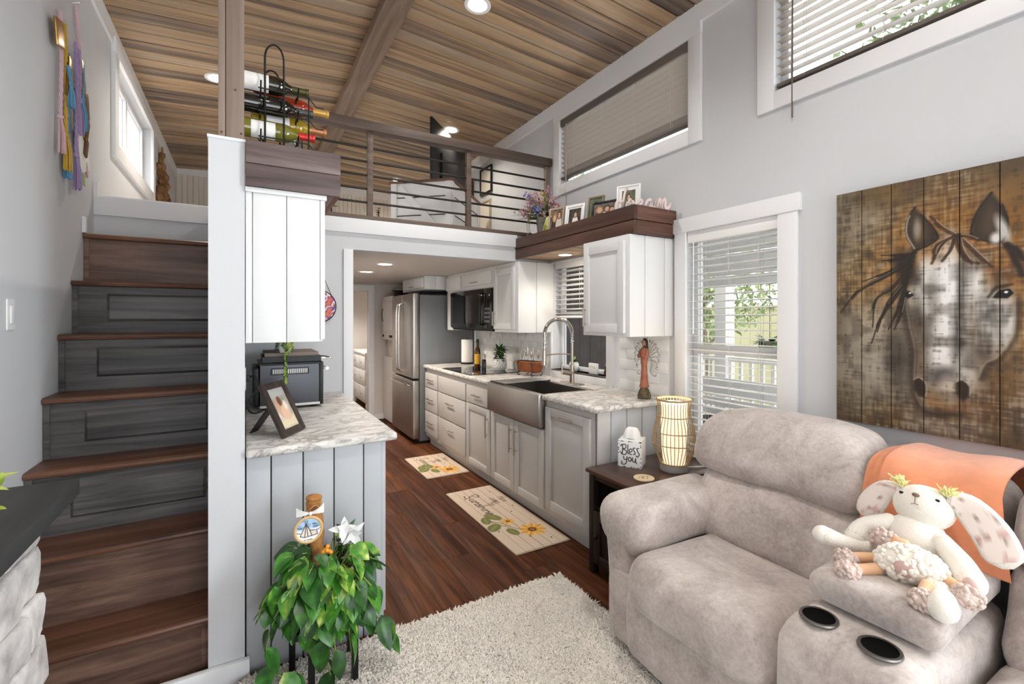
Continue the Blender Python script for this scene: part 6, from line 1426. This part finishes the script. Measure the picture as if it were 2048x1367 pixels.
MB().soft(2.05, 2.36, .80, 1.60, .30, .90, .08, (8, 10, 8)).build('back_frame', 'sofa', sf)
# console
def con(p):
    q = Vector(p)
    if p.z > .4 and p.x < 1.5: q.z -= .06*max(0, (1.42-p.x)/.12)**2
    return wob(q, .003, 8)
MB().soft(1.305, 2.0, .462, .786, .05, .572, .05, (18, 12, 14), con).build('console_body', 'sofa', sf)
def lidw(p):
    q = Vector(p); q.z += .014*(1-((p.y-.625)/.17)**2)*(p.z > .6); q.z += .02*(p.x-1.47)/.45; return wob(q, .003, 10)
MB().soft(1.478, 1.96, .466, .784, .578, .655, .032, (16, 12, 6), lidw).build('console_lid', 'sofa', sf)
for i, (cx, cy) in enumerate(((1.412, .708), (1.412, .562))):
    c = MB().lathe([(.040, .004), (.047, .004), (.049, 0), (.047, -.004), (.040, -.004), (.040, .004)], (cx, cy, .576), 28, caps=False).build('cup_holder_rim', 'steeldark', sf); MB().lathe([(.0405, .5795), (.039, .577), (.0001, .5765)], (cx, cy, 0), 24, caps=False).build('cup_well', 'well', c)
MB().soft(1.93, 2.30, .49, .785, .55, .885, .09, (8, 10, 10), lambda p: wob(Vector((p.x+.22*(p.z-.6), p.y, p.z)), .003)).build('console_back', 'sofa', sf)
# further seat, mostly out of the frame
MB().soft(1.285, 1.95, -.21, .458, .27, .49, .095, (12, 12, 8), lambda p: seat_warp(p, .12, .34)).build('seat_cushion', 'sofa', sf); MB().soft(1.325, 1.44, -.2, .455, .045, .32, .045, (6, 8, 6), fr_warp).build('footrest_panel', 'sofa', sf)
MB().soft(1.79, 2.05, -.2, .455, .42, .735, .085, (10, 14, 10), lambda p: lum(p, .12, .34)).build('lumbar_cushion', 'sofa', sf); MB().soft(1.885, 2.18, -.28, .462, .685, .99, .10, (12, 16, 12), lambda p: hd(p, .08, .40)).build('headrest_cushion', 'sofa', sf)
MB().soft(2.05, 2.36, -.25, .46, .30, .90, .08, (6, 8, 6)).build('back_frame', 'sofa', sf)

# --- throw blanket over the console back
M['coral'] = P('coral_fleece', '#e3936b', .95, var=.08, vscale=18, sheen=.4, bump=.3, bscale=120)
bl = thing('throw_blanket', 'coral orange fleece blanket draped over the sofa console back', 'blanket', (2.1, .63, .66))
prof = smooth([Vector((1.905, 0, .672)), Vector((1.925, 0, .76)), Vector((1.955, 0, .85)), Vector((2.0, 0, .905)), Vector((2.08, 0, .925)), Vector((2.2, 0, .925)), Vector((2.32, 0, .905)), Vector((2.395, 0, .86)), Vector((2.40, 0, .74))], 5)
def drape(ya, yb, off, name, lo=0):
    n = len(prof)-1
    def fn(u, v):
        k = lo+v*(n-lo); i = min(int(k), n-1); p = prof[i].lerp(prof[i+1], k-i); d = (prof[i+1]-prof[i]).normalized(); nrm = Vector((-d.z, 0, d.x))
        w = .006*math.sin(u*7+v*3)+.004*math.sin(v*9+u*2); q = p+nrm*(off+w); return (q.x, ya+(yb-ya)*u-.02*(v < .3)*(u > .6)*(.3-v)*6, q.z)
    m = MB(); m.grid(fn, 16, 40)
    m2 = len(m.v); 
    def fn2(u, v):
        a = Vector(fn(u, v)); return a+Vector((.004, 0, -.006))
    m.grid(fn2, 16, 40); return m.build(name, 'coral', bl, smooth=180)
drape(.772, .47, .020, 'top_fold'); drape(.797, .50, .010, 'under_fold', 1); drape(.822, .53, .0, 'lower_fold', 2)

# --- plush bunny and lamb
M['plush'] = P('ivory_plush', '#f3ece0', 1., sheen=.5, bump=.7, bscale=240)
M['fleece'] = P('curly_fleece', '#f1e9dc', 1., sheen=.4); M['plushY'] = P('yellow_yarn', '#efe9a9', .9); M['lining'] = painted('floral_ear_lining', .9); M['tanplush'] = P('tan_plush', '#e3b38c', .9, sheen=.3); M['foot'] = P('taupe_curly_plush', '#cfbab0', 1., var=.15, vscale=60); M['nose'] = P('brown_stitch', '#8a6f5c', .8); M['ltpink'] = P('dusty_pink_plush', '#c7a79c', .95)
def fur(m, c, r, T=None, n=500, L=.008, seed=1):
    m.ball(c, r, 24, 16, T); rr = random.Random(seed)
    if L < .0075: return
    q_ = r if hasattr(r, '__len__') else (r, r, r)
    for i in range(n//5):
        d = Vector((rr.gauss(0, 1), rr.gauss(0, 1), rr.gauss(0, 1))).normalized(); m.ball((c[0]+q_[0]*d.x, c[1]+q_[1]*d.y, c[2]+q_[2]*d.z), rr.uniform(.7, 1.1)*L, 7, 5, T)
    return; rx, ry, rz = r if hasattr(r, '__len__') else (r, r, r)
    v = []; f = []
    for i in range(n):
        d = Vector((rr.gauss(0, 1), rr.gauss(0, 1), rr.gauss(0, 1))).normalized(); p = Vector((c[0]+rx*d.x, c[1]+ry*d.y, c[2]+rz*d.z)); nn = Vector((d.x/rx, d.y/ry, d.z/rz)).normalized()
        t = nn.orthogonal().normalized(); t = (Matrix.Rotation(rr.uniform(0, 6.28), 3, nn)@t)*L*.35; tip = p+nn*L*rr.uniform(.5, 1)+Vector((rr.gauss(0, 1), rr.gauss(0, 1), rr.gauss(0, 1)))*L*.3
        o = len(v); v += [p-t-nn*.001, p+t-nn*.001, tip]; f.append((o, o+1, o+2))
    m.add(v, f, T)
def RT(loc, rx=0, ry=0, rz=0): return Matrix.Translation(loc)@Euler((rx, ry, rz)).to_matrix().to_4x4()
def limb(m, pts, rs, n=300, L=.006, seed=1):
    P_ = smooth(pts, 4); k = len(P_); R_ = [rs[min(int(i/(k-1)*(len(rs)-1)), len(rs)-2)]*(1-(i/(k-1)*(len(rs)-1)-min(int(i/(k-1)*(len(rs)-1)), len(rs)-2)))+rs[min(int(i/(k-1)*(len(rs)-1)), len(rs)-2)+1]*(i/(k-1)*(len(rs)-1)-min(int(i/(k-1)*(len(rs)-1)), len(rs)-2)) for i in range(k)]
    m.tube(P_, R_, 16); m.ball(P_[0], R_[0], 16, 10); m.ball(P_[-1], R_[-1], 16, 10); return
    rr = random.Random(seed); v = []; f = []
    for i in range(n):
        j = rr.randrange(k); d = Vector((rr.gauss(0, 1), rr.gauss(0, 1), rr.gauss(0, 1))).normalized(); p = P_[j]+d*R_[j]*.96; t = d.orthogonal().normalized()*L*.35; o = len(v); v += [p-t, p+t, p+d*L*rr.uniform(.5, 1)]; f.append((o, o+1, o+2))
    m.add(v, f)
bu = thing('plush_bunny', 'ivory plush bunny with long floral ears sitting on the console', 'plush toy', (1.78, .62, .68))
HC = Vector((1.835, .615, .835))
m = MB(); fur(m, (0, 0, 0), (.068, .076, .066), RT(HC, 0, .3, 0), 900, .005, 1); m.build('head', 'plush', bu, smooth=180)
# face looks toward -X and slightly up
def facept(y, z, out=0.): 
    yy, zz = y/.076, z/.066; x = -.068*math.sqrt(max(0, 1-yy*yy-zz*zz))-out; return RT(HC, 0, .3, .12)@Vector((x, y, z))
nz = facept(.008, .03, .002); MB().ball(nz, (.005, .010, .0065), 10, 7).build('nose', 'nose', bu)
MB().tube([facept(.008, .024, .003), facept(.007, .006, .004)], .0012, 5).tube([facept(.016, .0, .004), facept(.007, .004, .004), facept(-.002, .002, .004)], .0012, 5).build('mouth_stitch', 'nose', bu)
for y in (.046, -.04): MB().ball(facept(y, .028, .001), (.003, .0065, .0045), 10, 6).build('eye', 'black', bu)
for y, s_ in ((.052, 1), (-.05, 2)):
    m = MB(); rr = random.Random(s_)
    for k in range(60):
        a = rr.uniform(0, 6.28); p0 = HC+Vector((.0, y, .052)); p1 = p0+Vector((rr.gauss(-.004, .011), rr.gauss(.2*y, .013), rr.uniform(.01, .03))); m.tube([p0, p0.lerp(p1, .6)+Vector((rr.gauss(0, .003),)*3), p1], .0017, 4)
    m.build('yarn_tuft', 'plushY', bu)
def ear(pts, wid, nm, seed):
    P_ = smooth(pts, 5); k = len(P_); 
    def side(off): return off
    m = MB(); nv = 10; V_ = []
    for i, p in enumerate(P_):
        t = i/(k-1); w = wid*(.45+.55*math.sin(min(1, t*1.15)*math.pi*.62))*(1-max(0, t-.86)**2*36) if t < .995 else wid*.25
        d = (P_[min(i+1, k-1)]-P_[max(i-1, 0)]).normalized(); n_ = Vector((-1, 0, .35)).normalized(); n_ = (n_-d*n_.dot(d)).normalized(); s_ = d.cross(n_)
        for j in range(nv):
            a = j/nv*2*math.pi; V_.append(p+s_*w*math.cos(a)+n_*.012*math.sin(a))
    f = [(i*nv+j, i*nv+(j+1) % nv, (i+1)*nv+(j+1) % nv, (i+1)*nv+j) for i in range(k-1) for j in range(nv)]+[tuple(range(nv))[::-1], tuple((k-1)*nv+j for j in range(nv))]
    m.add(V_, f); rr = random.Random(seed); v = []; ff = []
    for i in range(1100):
        q = V_[rr.randrange(len(V_))]+Vector((rr.gauss(0, .006), rr.gauss(0, .006), rr.gauss(0, .006))); d = Vector((rr.gauss(.4, 1), rr.gauss(0, 1), rr.gauss(0, 1))).normalized()*.007; t = d.orthogonal()*.35; o = len(v); v += [q-t, q+t, q+d]; ff.append((o, o+1, o+2))
    e = m.build(nm, 'plush', bu, smooth=180)
    # lining on the side facing the room
    rows = []; cols = 9
    for i in range(1, k-1):
        t = i/(k-1); w = .8*wid*(.45+.55*math.sin(min(1, t*1.15)*math.pi*.62))*(1-max(0, t-.86)**2*36); p = P_[i]; d = (P_[i+1]-P_[i-1]).normalized(); n_ = Vector((-1, 0, .35)).normalized(); n_ = (n_-d*n_.dot(d)).normalized(); s_ = d.cross(n_)
        rows.append([p+s_*w*c+n_*(.012*math.sqrt(max(0, 1-(.8*c)**2))+.0015) for c in np.linspace(-1, 1, 15)])
    pos = np.array([[tuple(q) for q in r] for r in rows]); UU = pos[..., 1]; VV = pos[..., 2]; pc = Pic(UU*8, VV*8, '#eadbd3'); nn = vnoise(UU*8+3, VV*8+2, 9, seed); pc.put(np.clip((nn-.78)*9, 0, .8), '#8f7d6c'); n2 = vnoise(UU*8+9, VV*8+5, 7, seed+4); pc.put(np.clip((n2-.8)*8, 0, .7), '#c79a94')
    link('ear_lining', picmesh('ear_lining', pos, pc.c, 'lining'), bu)
ear([HC+Vector((-.0, .055, .035)), HC+Vector((.0, .10, .02)), HC+Vector((-.01, .135, -.035)), HC+Vector((-.015, .14, -.085))], .04, 'ear', 5)
ear([HC+Vector((.0, -.055, .045)), HC+Vector((.01, -.10, .03)), HC+Vector((.0, -.155, -.03)), HC+Vector((-.02, -.19, -.10))], .048, 'ear', 6)
m = MB(); fur(m, (0, 0, 0), (.065, .078, .075), RT((1.80, .62, .742)), 900, .007, 2); m.build('body', 'plush', bu, smooth=180)
m = MB(); limb(m, [(1.78, .685, .775), (1.745, .735, .745), (1.715, .745, .715)], [.026, .03, .034], 500, .006, 3); m.build('arm', 'plush', bu, smooth=180)
m = MB(); limb(m, [(1.78, .555, .765), (1.735, .50, .735), (1.70, .47, .71)], [.026, .032, .036], 500, .006, 4); m.build('arm', 'plush', bu, smooth=180)
m = MB(); limb(m, [(1.74, .68, .70), (1.68, .745, .70), (1.64, .81, .715)], [.022, .022, .030], 400, .005, 5); m.build('leg', 'plush', bu, smooth=180)
m = MB(); limb(m, [(1.72, .56, .69), (1.61, .50, .683), (1.53, .475, .69)], [.026, .026, .034], 400, .005, 6); m.build('leg', 'plush', bu, smooth=180)
M['pawp'] = P('pink_paw_print', '#d3b6ad', .9); MB().ball((1.668, .462, .715), (.008, .016, .02), 12, 8).build('paw_patch', 'pawp', bu)
la = thing('plush_lamb', 'small curly white plush lamb lying in front of the bunny', 'plush toy', (1.66, .585, .67))
m = MB(); fur(m, (0, 0, 0), (.055, .078, .05), RT((1.655, .585, .715), 0, .2, .25), 1500, .0095, 7); m.build('body', 'fleece', la, smooth=180)
m = MB(); fur(m, (0, 0, 0), (.008, .026, .022), RT((1.602, .578, .722), 0, .1, .3), 200, .004, 8); m.build('belly_patch', 'ltpink', la, smooth=180)
for i, (a, b, c) in enumerate((((1.66, .66, .70), (1.63, .705, .69), (1.60, .725, .685)), ((1.62, .64, .69), (1.57, .675, .683), (1.535, .69, .683)), ((1.61, .53, .70), (1.57, .525, .69), (1.535, .515, .686)), ((1.66, .51, .71), (1.65, .475, .70), (1.63, .455, .70)))):
    m = MB(); m.tube(smooth([a, b, c], 4), .016, 12); lg = m.build('leg', 'tanplush', la, smooth=180)
    m = MB(); fur(m, (0, 0, 0), (.029, .03, .024), RT(c, 0, 0, i), 420, .0076, 10+i); m.build('foot', 'foot', lg, smooth=180)
m = MB(); fur(m, (0, 0, 0), (.03, .035, .03), RT((1.70, .665, .745)), 300, .0076, 20); m.build('head', 'foot', la, smooth=180)
m = MB(); m.tube([(1.70, .65, .75), (1.69, .605, .755)], [.018, .016], 10); m.build('muzzle', 'tanplush', la, smooth=180)

# --- pothos on a black plant stand
px_, py_ = .275, 1.93
ps = thing('plant_stand', 'black metal plant stand on the rug holding the pothos', 'plant stand', (px_, py_, 0))
for (a, b) in ((.165, 2.03), (.215, 1.85), (.372, 1.865), (.385, 2.03)): MB().box(a-.011, a+.011, b-.011, b+.011, 0.0, .36).build('leg', 'blackmetal', ps)
MB().box(.155, .395, 1.842, 1.868, .255, .28).box(.155, .395, 2.02, 2.045, .255, .28).box(.155, .18, 1.868, 2.02, .255, .28).box(.37, .395, 1.868, 2.02, .255, .28).build('frame_ring', 'blackmetal', ps)
MB().box(.18, .37, 1.868, 2.02, .262, .272).build('tray', 'blackmetal', ps)
pt = thing('pothos_plant', 'trailing golden pothos with heart-shaped leaves on the black stand', 'plant', (px_, 1.945, .273))
MB().lathe([(.0001, 0), (.075, 0), (.088, .15), (.092, .16), (.088, .165), (.08, .15), (.07, .12)], (px_, 1.945, .273), 28).build('pot', 'black', pt); MB().lathe([(.0001, .13), (.082, .13)], (px_, 1.945, .273), 20).build('soil', 'soil', pt)
def heart(L, W, n=10):
    v = []; f = []
    for i in range(n+1):
        t = i/n; w = W*.5*(math.sin(math.pi*t**.62)**.9 if 0 < t < 1 else 0); x = L*t-(.12*L*(1-t)**6); z = -.25*L*t*t
        bx_ = -.10*L*(1-t)**3
        v += [(x+bx_, -w, z+.18*w), (x+bx_*.3, -w*.5, z+.05*w), (x, 0, z-.03*W), (x+bx_*.3, w*.5, z+.05*w), (x+bx_, w, z+.18*w)]
    for i in range(n):
        for j in range(4): a = 5*i+j; f.append((a, a+1, a+6, a+5))
    return v, f
hv, hf = heart(.105, .078); hmes = [MB().add(hv, hf).mesh('leaf', 'leaf', smooth=180)]
hv2, hf2 = heart(.085, .055); hmes.append(MB().add(hv2, hf2).mesh('leaf', 'leaf', smooth=180)); hv3, hf3 = heart(.075, .066); hmes.append(MB().add(hv3, hf3).mesh('leaf', 'leaf', smooth=180))
rr = random.Random(21); cen = Vector((px_, 1.945, .43)); nleaf = 0
vines = MB()
def put_leaf(p, outdir, droop, s_, roll=0.):
    """leaf hanging at p, its blade spread toward outdir and tipped down by droop"""
    yaw = math.atan2(outdir.y, outdir.x); T = Matrix.Translation(p-Vector(pt.location))@Matrix.Rotation(yaw, 4, 'Z')@Matrix.Rotation(droop, 4, 'Y')@Matrix.Rotation(roll, 4, 'X')@Matrix.Scale(s_, 4)
    o = bpy.data.objects.new('leaf', rr.choice(hmes)); COL.objects.link(o); o.parent = pt; o.matrix_basis = T
for i in range(135):
    a = rr.uniform(0, 6.283); 
    if rr.random() < .62: a = rr.uniform(math.radians(190), math.radians(340))       # fuller toward the room
    lev = rr.random(); R_ = .085+.095*math.sin(lev*2.4+.2)+rr.uniform(-.03, .03); z = .54-.25*lev+rr.uniform(-.02, .02)
    d = Vector((math.cos(a), math.sin(a), 0)); p = Vector((px_+d.x*R_*1.1, 1.945+d.y*R_*.95, z))
    if p.y+.06 > 2.12: p.y = 2.06-rr.uniform(0, .05)
    base = Vector((px_+d.x*.05, 1.945+d.y*.05, .41)); vines.tube(smooth([base, base.lerp(p, .5)+Vector((0, 0, .05)), p], 3), .0022, 4)
    put_leaf(p-d*.02, d+Vector((rr.uniform(-.9, .9), rr.uniform(-.7, .3), 0)), rr.uniform(.0, .8)+lev*.6, rr.uniform(.7, 1.15), rr.uniform(-.6, .6))
for pts in ([(px_-.09, 1.92, .42), (px_-.17, 1.90, .33), (px_-.205, 1.90, .24), (px_-.19, 1.90, .15), (px_-.13, 1.89, .10), (px_-.08, 1.90, .09)], [(px_+.08, 1.92, .40), (px_+.14, 1.90, .30), (px_+.19, 1.87, .23), (px_+.23, 1.86, .20), (px_+.22, 1.85, .13)], [(px_-.02, 1.87, .40), (px_-.03, 1.80, .30), (px_-.02, 1.79, .2), (px_, 1.80, .12)], [(px_+.05, 1.87, .40), (px_+.06, 1.80, .3), (px_+.07, 1.79, .18)], [(px_-.10, 1.9, .46), (px_-.2, 1.88, .43), (px_-.235, 1.87, .36)], [(px_+.02, 1.86, .38), (px_+.01, 1.8, .25), (px_+.03, 1.8, .14)]):
    q = smooth(pts, 4); vines.tube(q, .0026, 5)
    for j in range(3, len(q), 3):
        d = Vector((rr.uniform(-1, 1), rr.uniform(-1, -.1), 0)).normalized(); put_leaf(q[j]+d*.008, d, rr.uniform(.7, 1.35), rr.uniform(.8, 1.1), rr.uniform(-.5, .5))
vines.build('vine_stems', 'stem', pt)
# hoop ornament on a cork stake, white poinsettia, orange berries
M['cork'] = P('coir_stake', '#b07a44', .95, var=.3, vscale=30, bump=.9, bscale=50); M['ribbon'] = P('white_ribbon', '#eeeae6', .8); M['hoopw'] = P('hoop_wood', '#d0ad7c', .6)
hs = thing('coir_stake', 'rough brown coir pole in the pothos pot', 'plant pole', (.235, 1.965, .42)); MB().tube(smooth([(.252, 1.965, .405), (.245, 1.965, .55), (.238, 1.965, .66), (.237, 1.965, .715), (.238, 1.965, .735)], 5), [.03*rr.uniform(.86, 1.12) for _ in range(16)]+[.031, .03, .026, .018, .006], 14).build('coir_core', 'cork', hs)
MB().tube([(.238+.031*math.cos(a), 1.965+.031*math.sin(a), .69+.012*math.sin(3*a)) for a in np.linspace(0, 6.283, 25)[:-1]], .0018, 5, closed=True).build('twine', 'hoopw', hs)
hoT = thing('hoop_ornament', 'round wooden hoop ornament with white bow and a nativity tent sketch', 'ornament', (.212, 1.915, .622))
hc_ = Vector((.212, 1.918, .622)); rr0 = .047
MB().tube([hc_+Vector((rr0*math.cos(a), -.004, rr0*math.sin(a))) for a in np.linspace(0, 6.283, 41)[:-1]], .0055, 8, closed=True).build('hoop', 'hoopw', hoT)
Uq = np.linspace(0, 1, 40)[None, :]*np.ones((72, 1)); Aq = np.linspace(0, 6.2832, 72)[:, None]*np.ones((1, 40)); Xq = Uq*np.cos(Aq); Zq = Uq*np.sin(Aq)
pc = Pic(Xq, Zq, '#efece8'); pc.poly([(-1, .05), (1, .1), (1, 1), (-1, 1)], '#a9c4dc', .25); pc.put(np.clip((vnoise(Xq+2, Zq+2, 5, 2)-.55)*4, 0, .6)*(Zq > .1), '#6f93b5'); pc.poly([(-.62, -.42), (-.18, .5), (.25, -.5)], '#e8ddd0', .05); pc.poly([(.1, -.5), (.05, .05), (.62, -.1), (.66, -.45)], '#ddd2c6', .05)
for s_ in ([(-.62, -.42), (-.18, .52), (.1, -.05), (.25, -.5), (-.3, -.55), (-.62, -.42)], [(-.22, .5), (-.25, .75)], [(-.14, .5), (-.08, .75)], [(-.2, .45), (-.28, -.5)], [(-.15, .4), (-.05, -.5)], [(.1, -.05), (.6, -.1), (.68, -.45), (.25, -.5)], [(.6, -.1), (.95, 0)], [(-.95, -.1), (-.6, -.2)], [(-.8, .25), (-.5, .2)], [(.4, .2), (.8, .22)], [(.3, .45), (.6, .4)], [(-.3, -.8), (-.2, -.78)], [(-.1, -.8), (.3, -.78)]): pc.stroke(s_, .03, '#34302e', .03)
link('drawn_disc', picmesh('drawn_disc', np.stack([hc_.x+rr0*Xq, np.full(Xq.shape, hc_.y-.006), hc_.z+rr0*Zq], -1), pc.c), hoT)
MB().lathe([(.0001, 0), (rr0, 0), (rr0, .006), (.0001, .006)], (0, 0, 0), 30, Matrix.Translation(hc_+Vector((0, .002, 0)))@Matrix.Rotation(math.radians(90), 4, 'X')).build('backing', 'hoopw', hoT)
m = MB()
for s_ in (-1, 1):
    m.grid(lambda u, v: (hc_.x+.006+s_*(.004+.045*u), hc_.y-.006-.008*math.sin(u*3.14)*(.4+v), hc_.z+.062+.028*(v-.5)*(.3+u)+.012*u), 6, 5)
m.ball((hc_.x+.006, hc_.y-.01, hc_.z+.062), (.007, .006, .008), 10, 7); m.build('bow', 'ribbon', hoT, smooth=180)
M['petal'] = P('white_petal', '#dddcdb', .7); poi = thing('white_poinsettia', 'white artificial poinsettia bloom tucked in the pothos', 'flower', (.35, 1.925, .575)); fc_ = Vector((.352, 1.91, .585))
MB().tube([fc_+Vector((0, .03, 0)), (.33, 1.95, .45)], .003, 6).build('stem', 'leafdk', poi)
for k in range(17):
    a = k*2.4; L = (.056 if k < 7 else .038)*rr.uniform(.8, 1.15); m = MB(); v, f = leaf_pts(L, .026, .15, 5)
    T = Matrix.Translation(fc_+Vector(((-.012, 0, .012), (.016, -.004, -.010))[k % 2]))@Matrix.Rotation(math.radians(-12+(18 if k % 2 else -14)), 4, 'X')@Matrix.Rotation(a, 4, 'Y')@Matrix.Rotation(math.radians((-8 if k < 7 else -38)+rr.uniform(-22, 14)), 4, 'Z')@Matrix.Rotation(math.radians(90), 4, 'X'); m.add(v, f, T); m.build('petal', 'petal', poi, smooth=180)
for k in range(4):
    m = MB(); v, f = leaf_pts(.05, .02, .2, 5); m.add(v, f, Matrix.Translation(fc_+Vector((0, .012, 0)))@Matrix.Rotation(k*1.7+.4, 4, 'Y')@Matrix.Rotation(math.radians(90), 4, 'X')); m.build('leaf', 'leafdk', poi, smooth=180)
M['berry'] = P('orange_berry', '#e59a2f', .4); be = thing('orange_berries', 'cluster of small orange berries below the coir pole', 'berries', (.27, 1.90, .535))
for k in range(7): MB().ball((.272+rr.uniform(-.016, .016), 1.895+rr.uniform(-.01, .01), .535+rr.uniform(-.01, .012)), .0085, 10, 7).build('berry', 'berry', be)
MB().tube([(.272, 1.90, .535), (.268, 1.95, .44)], .002, 5).build('stem', 'stem', be)
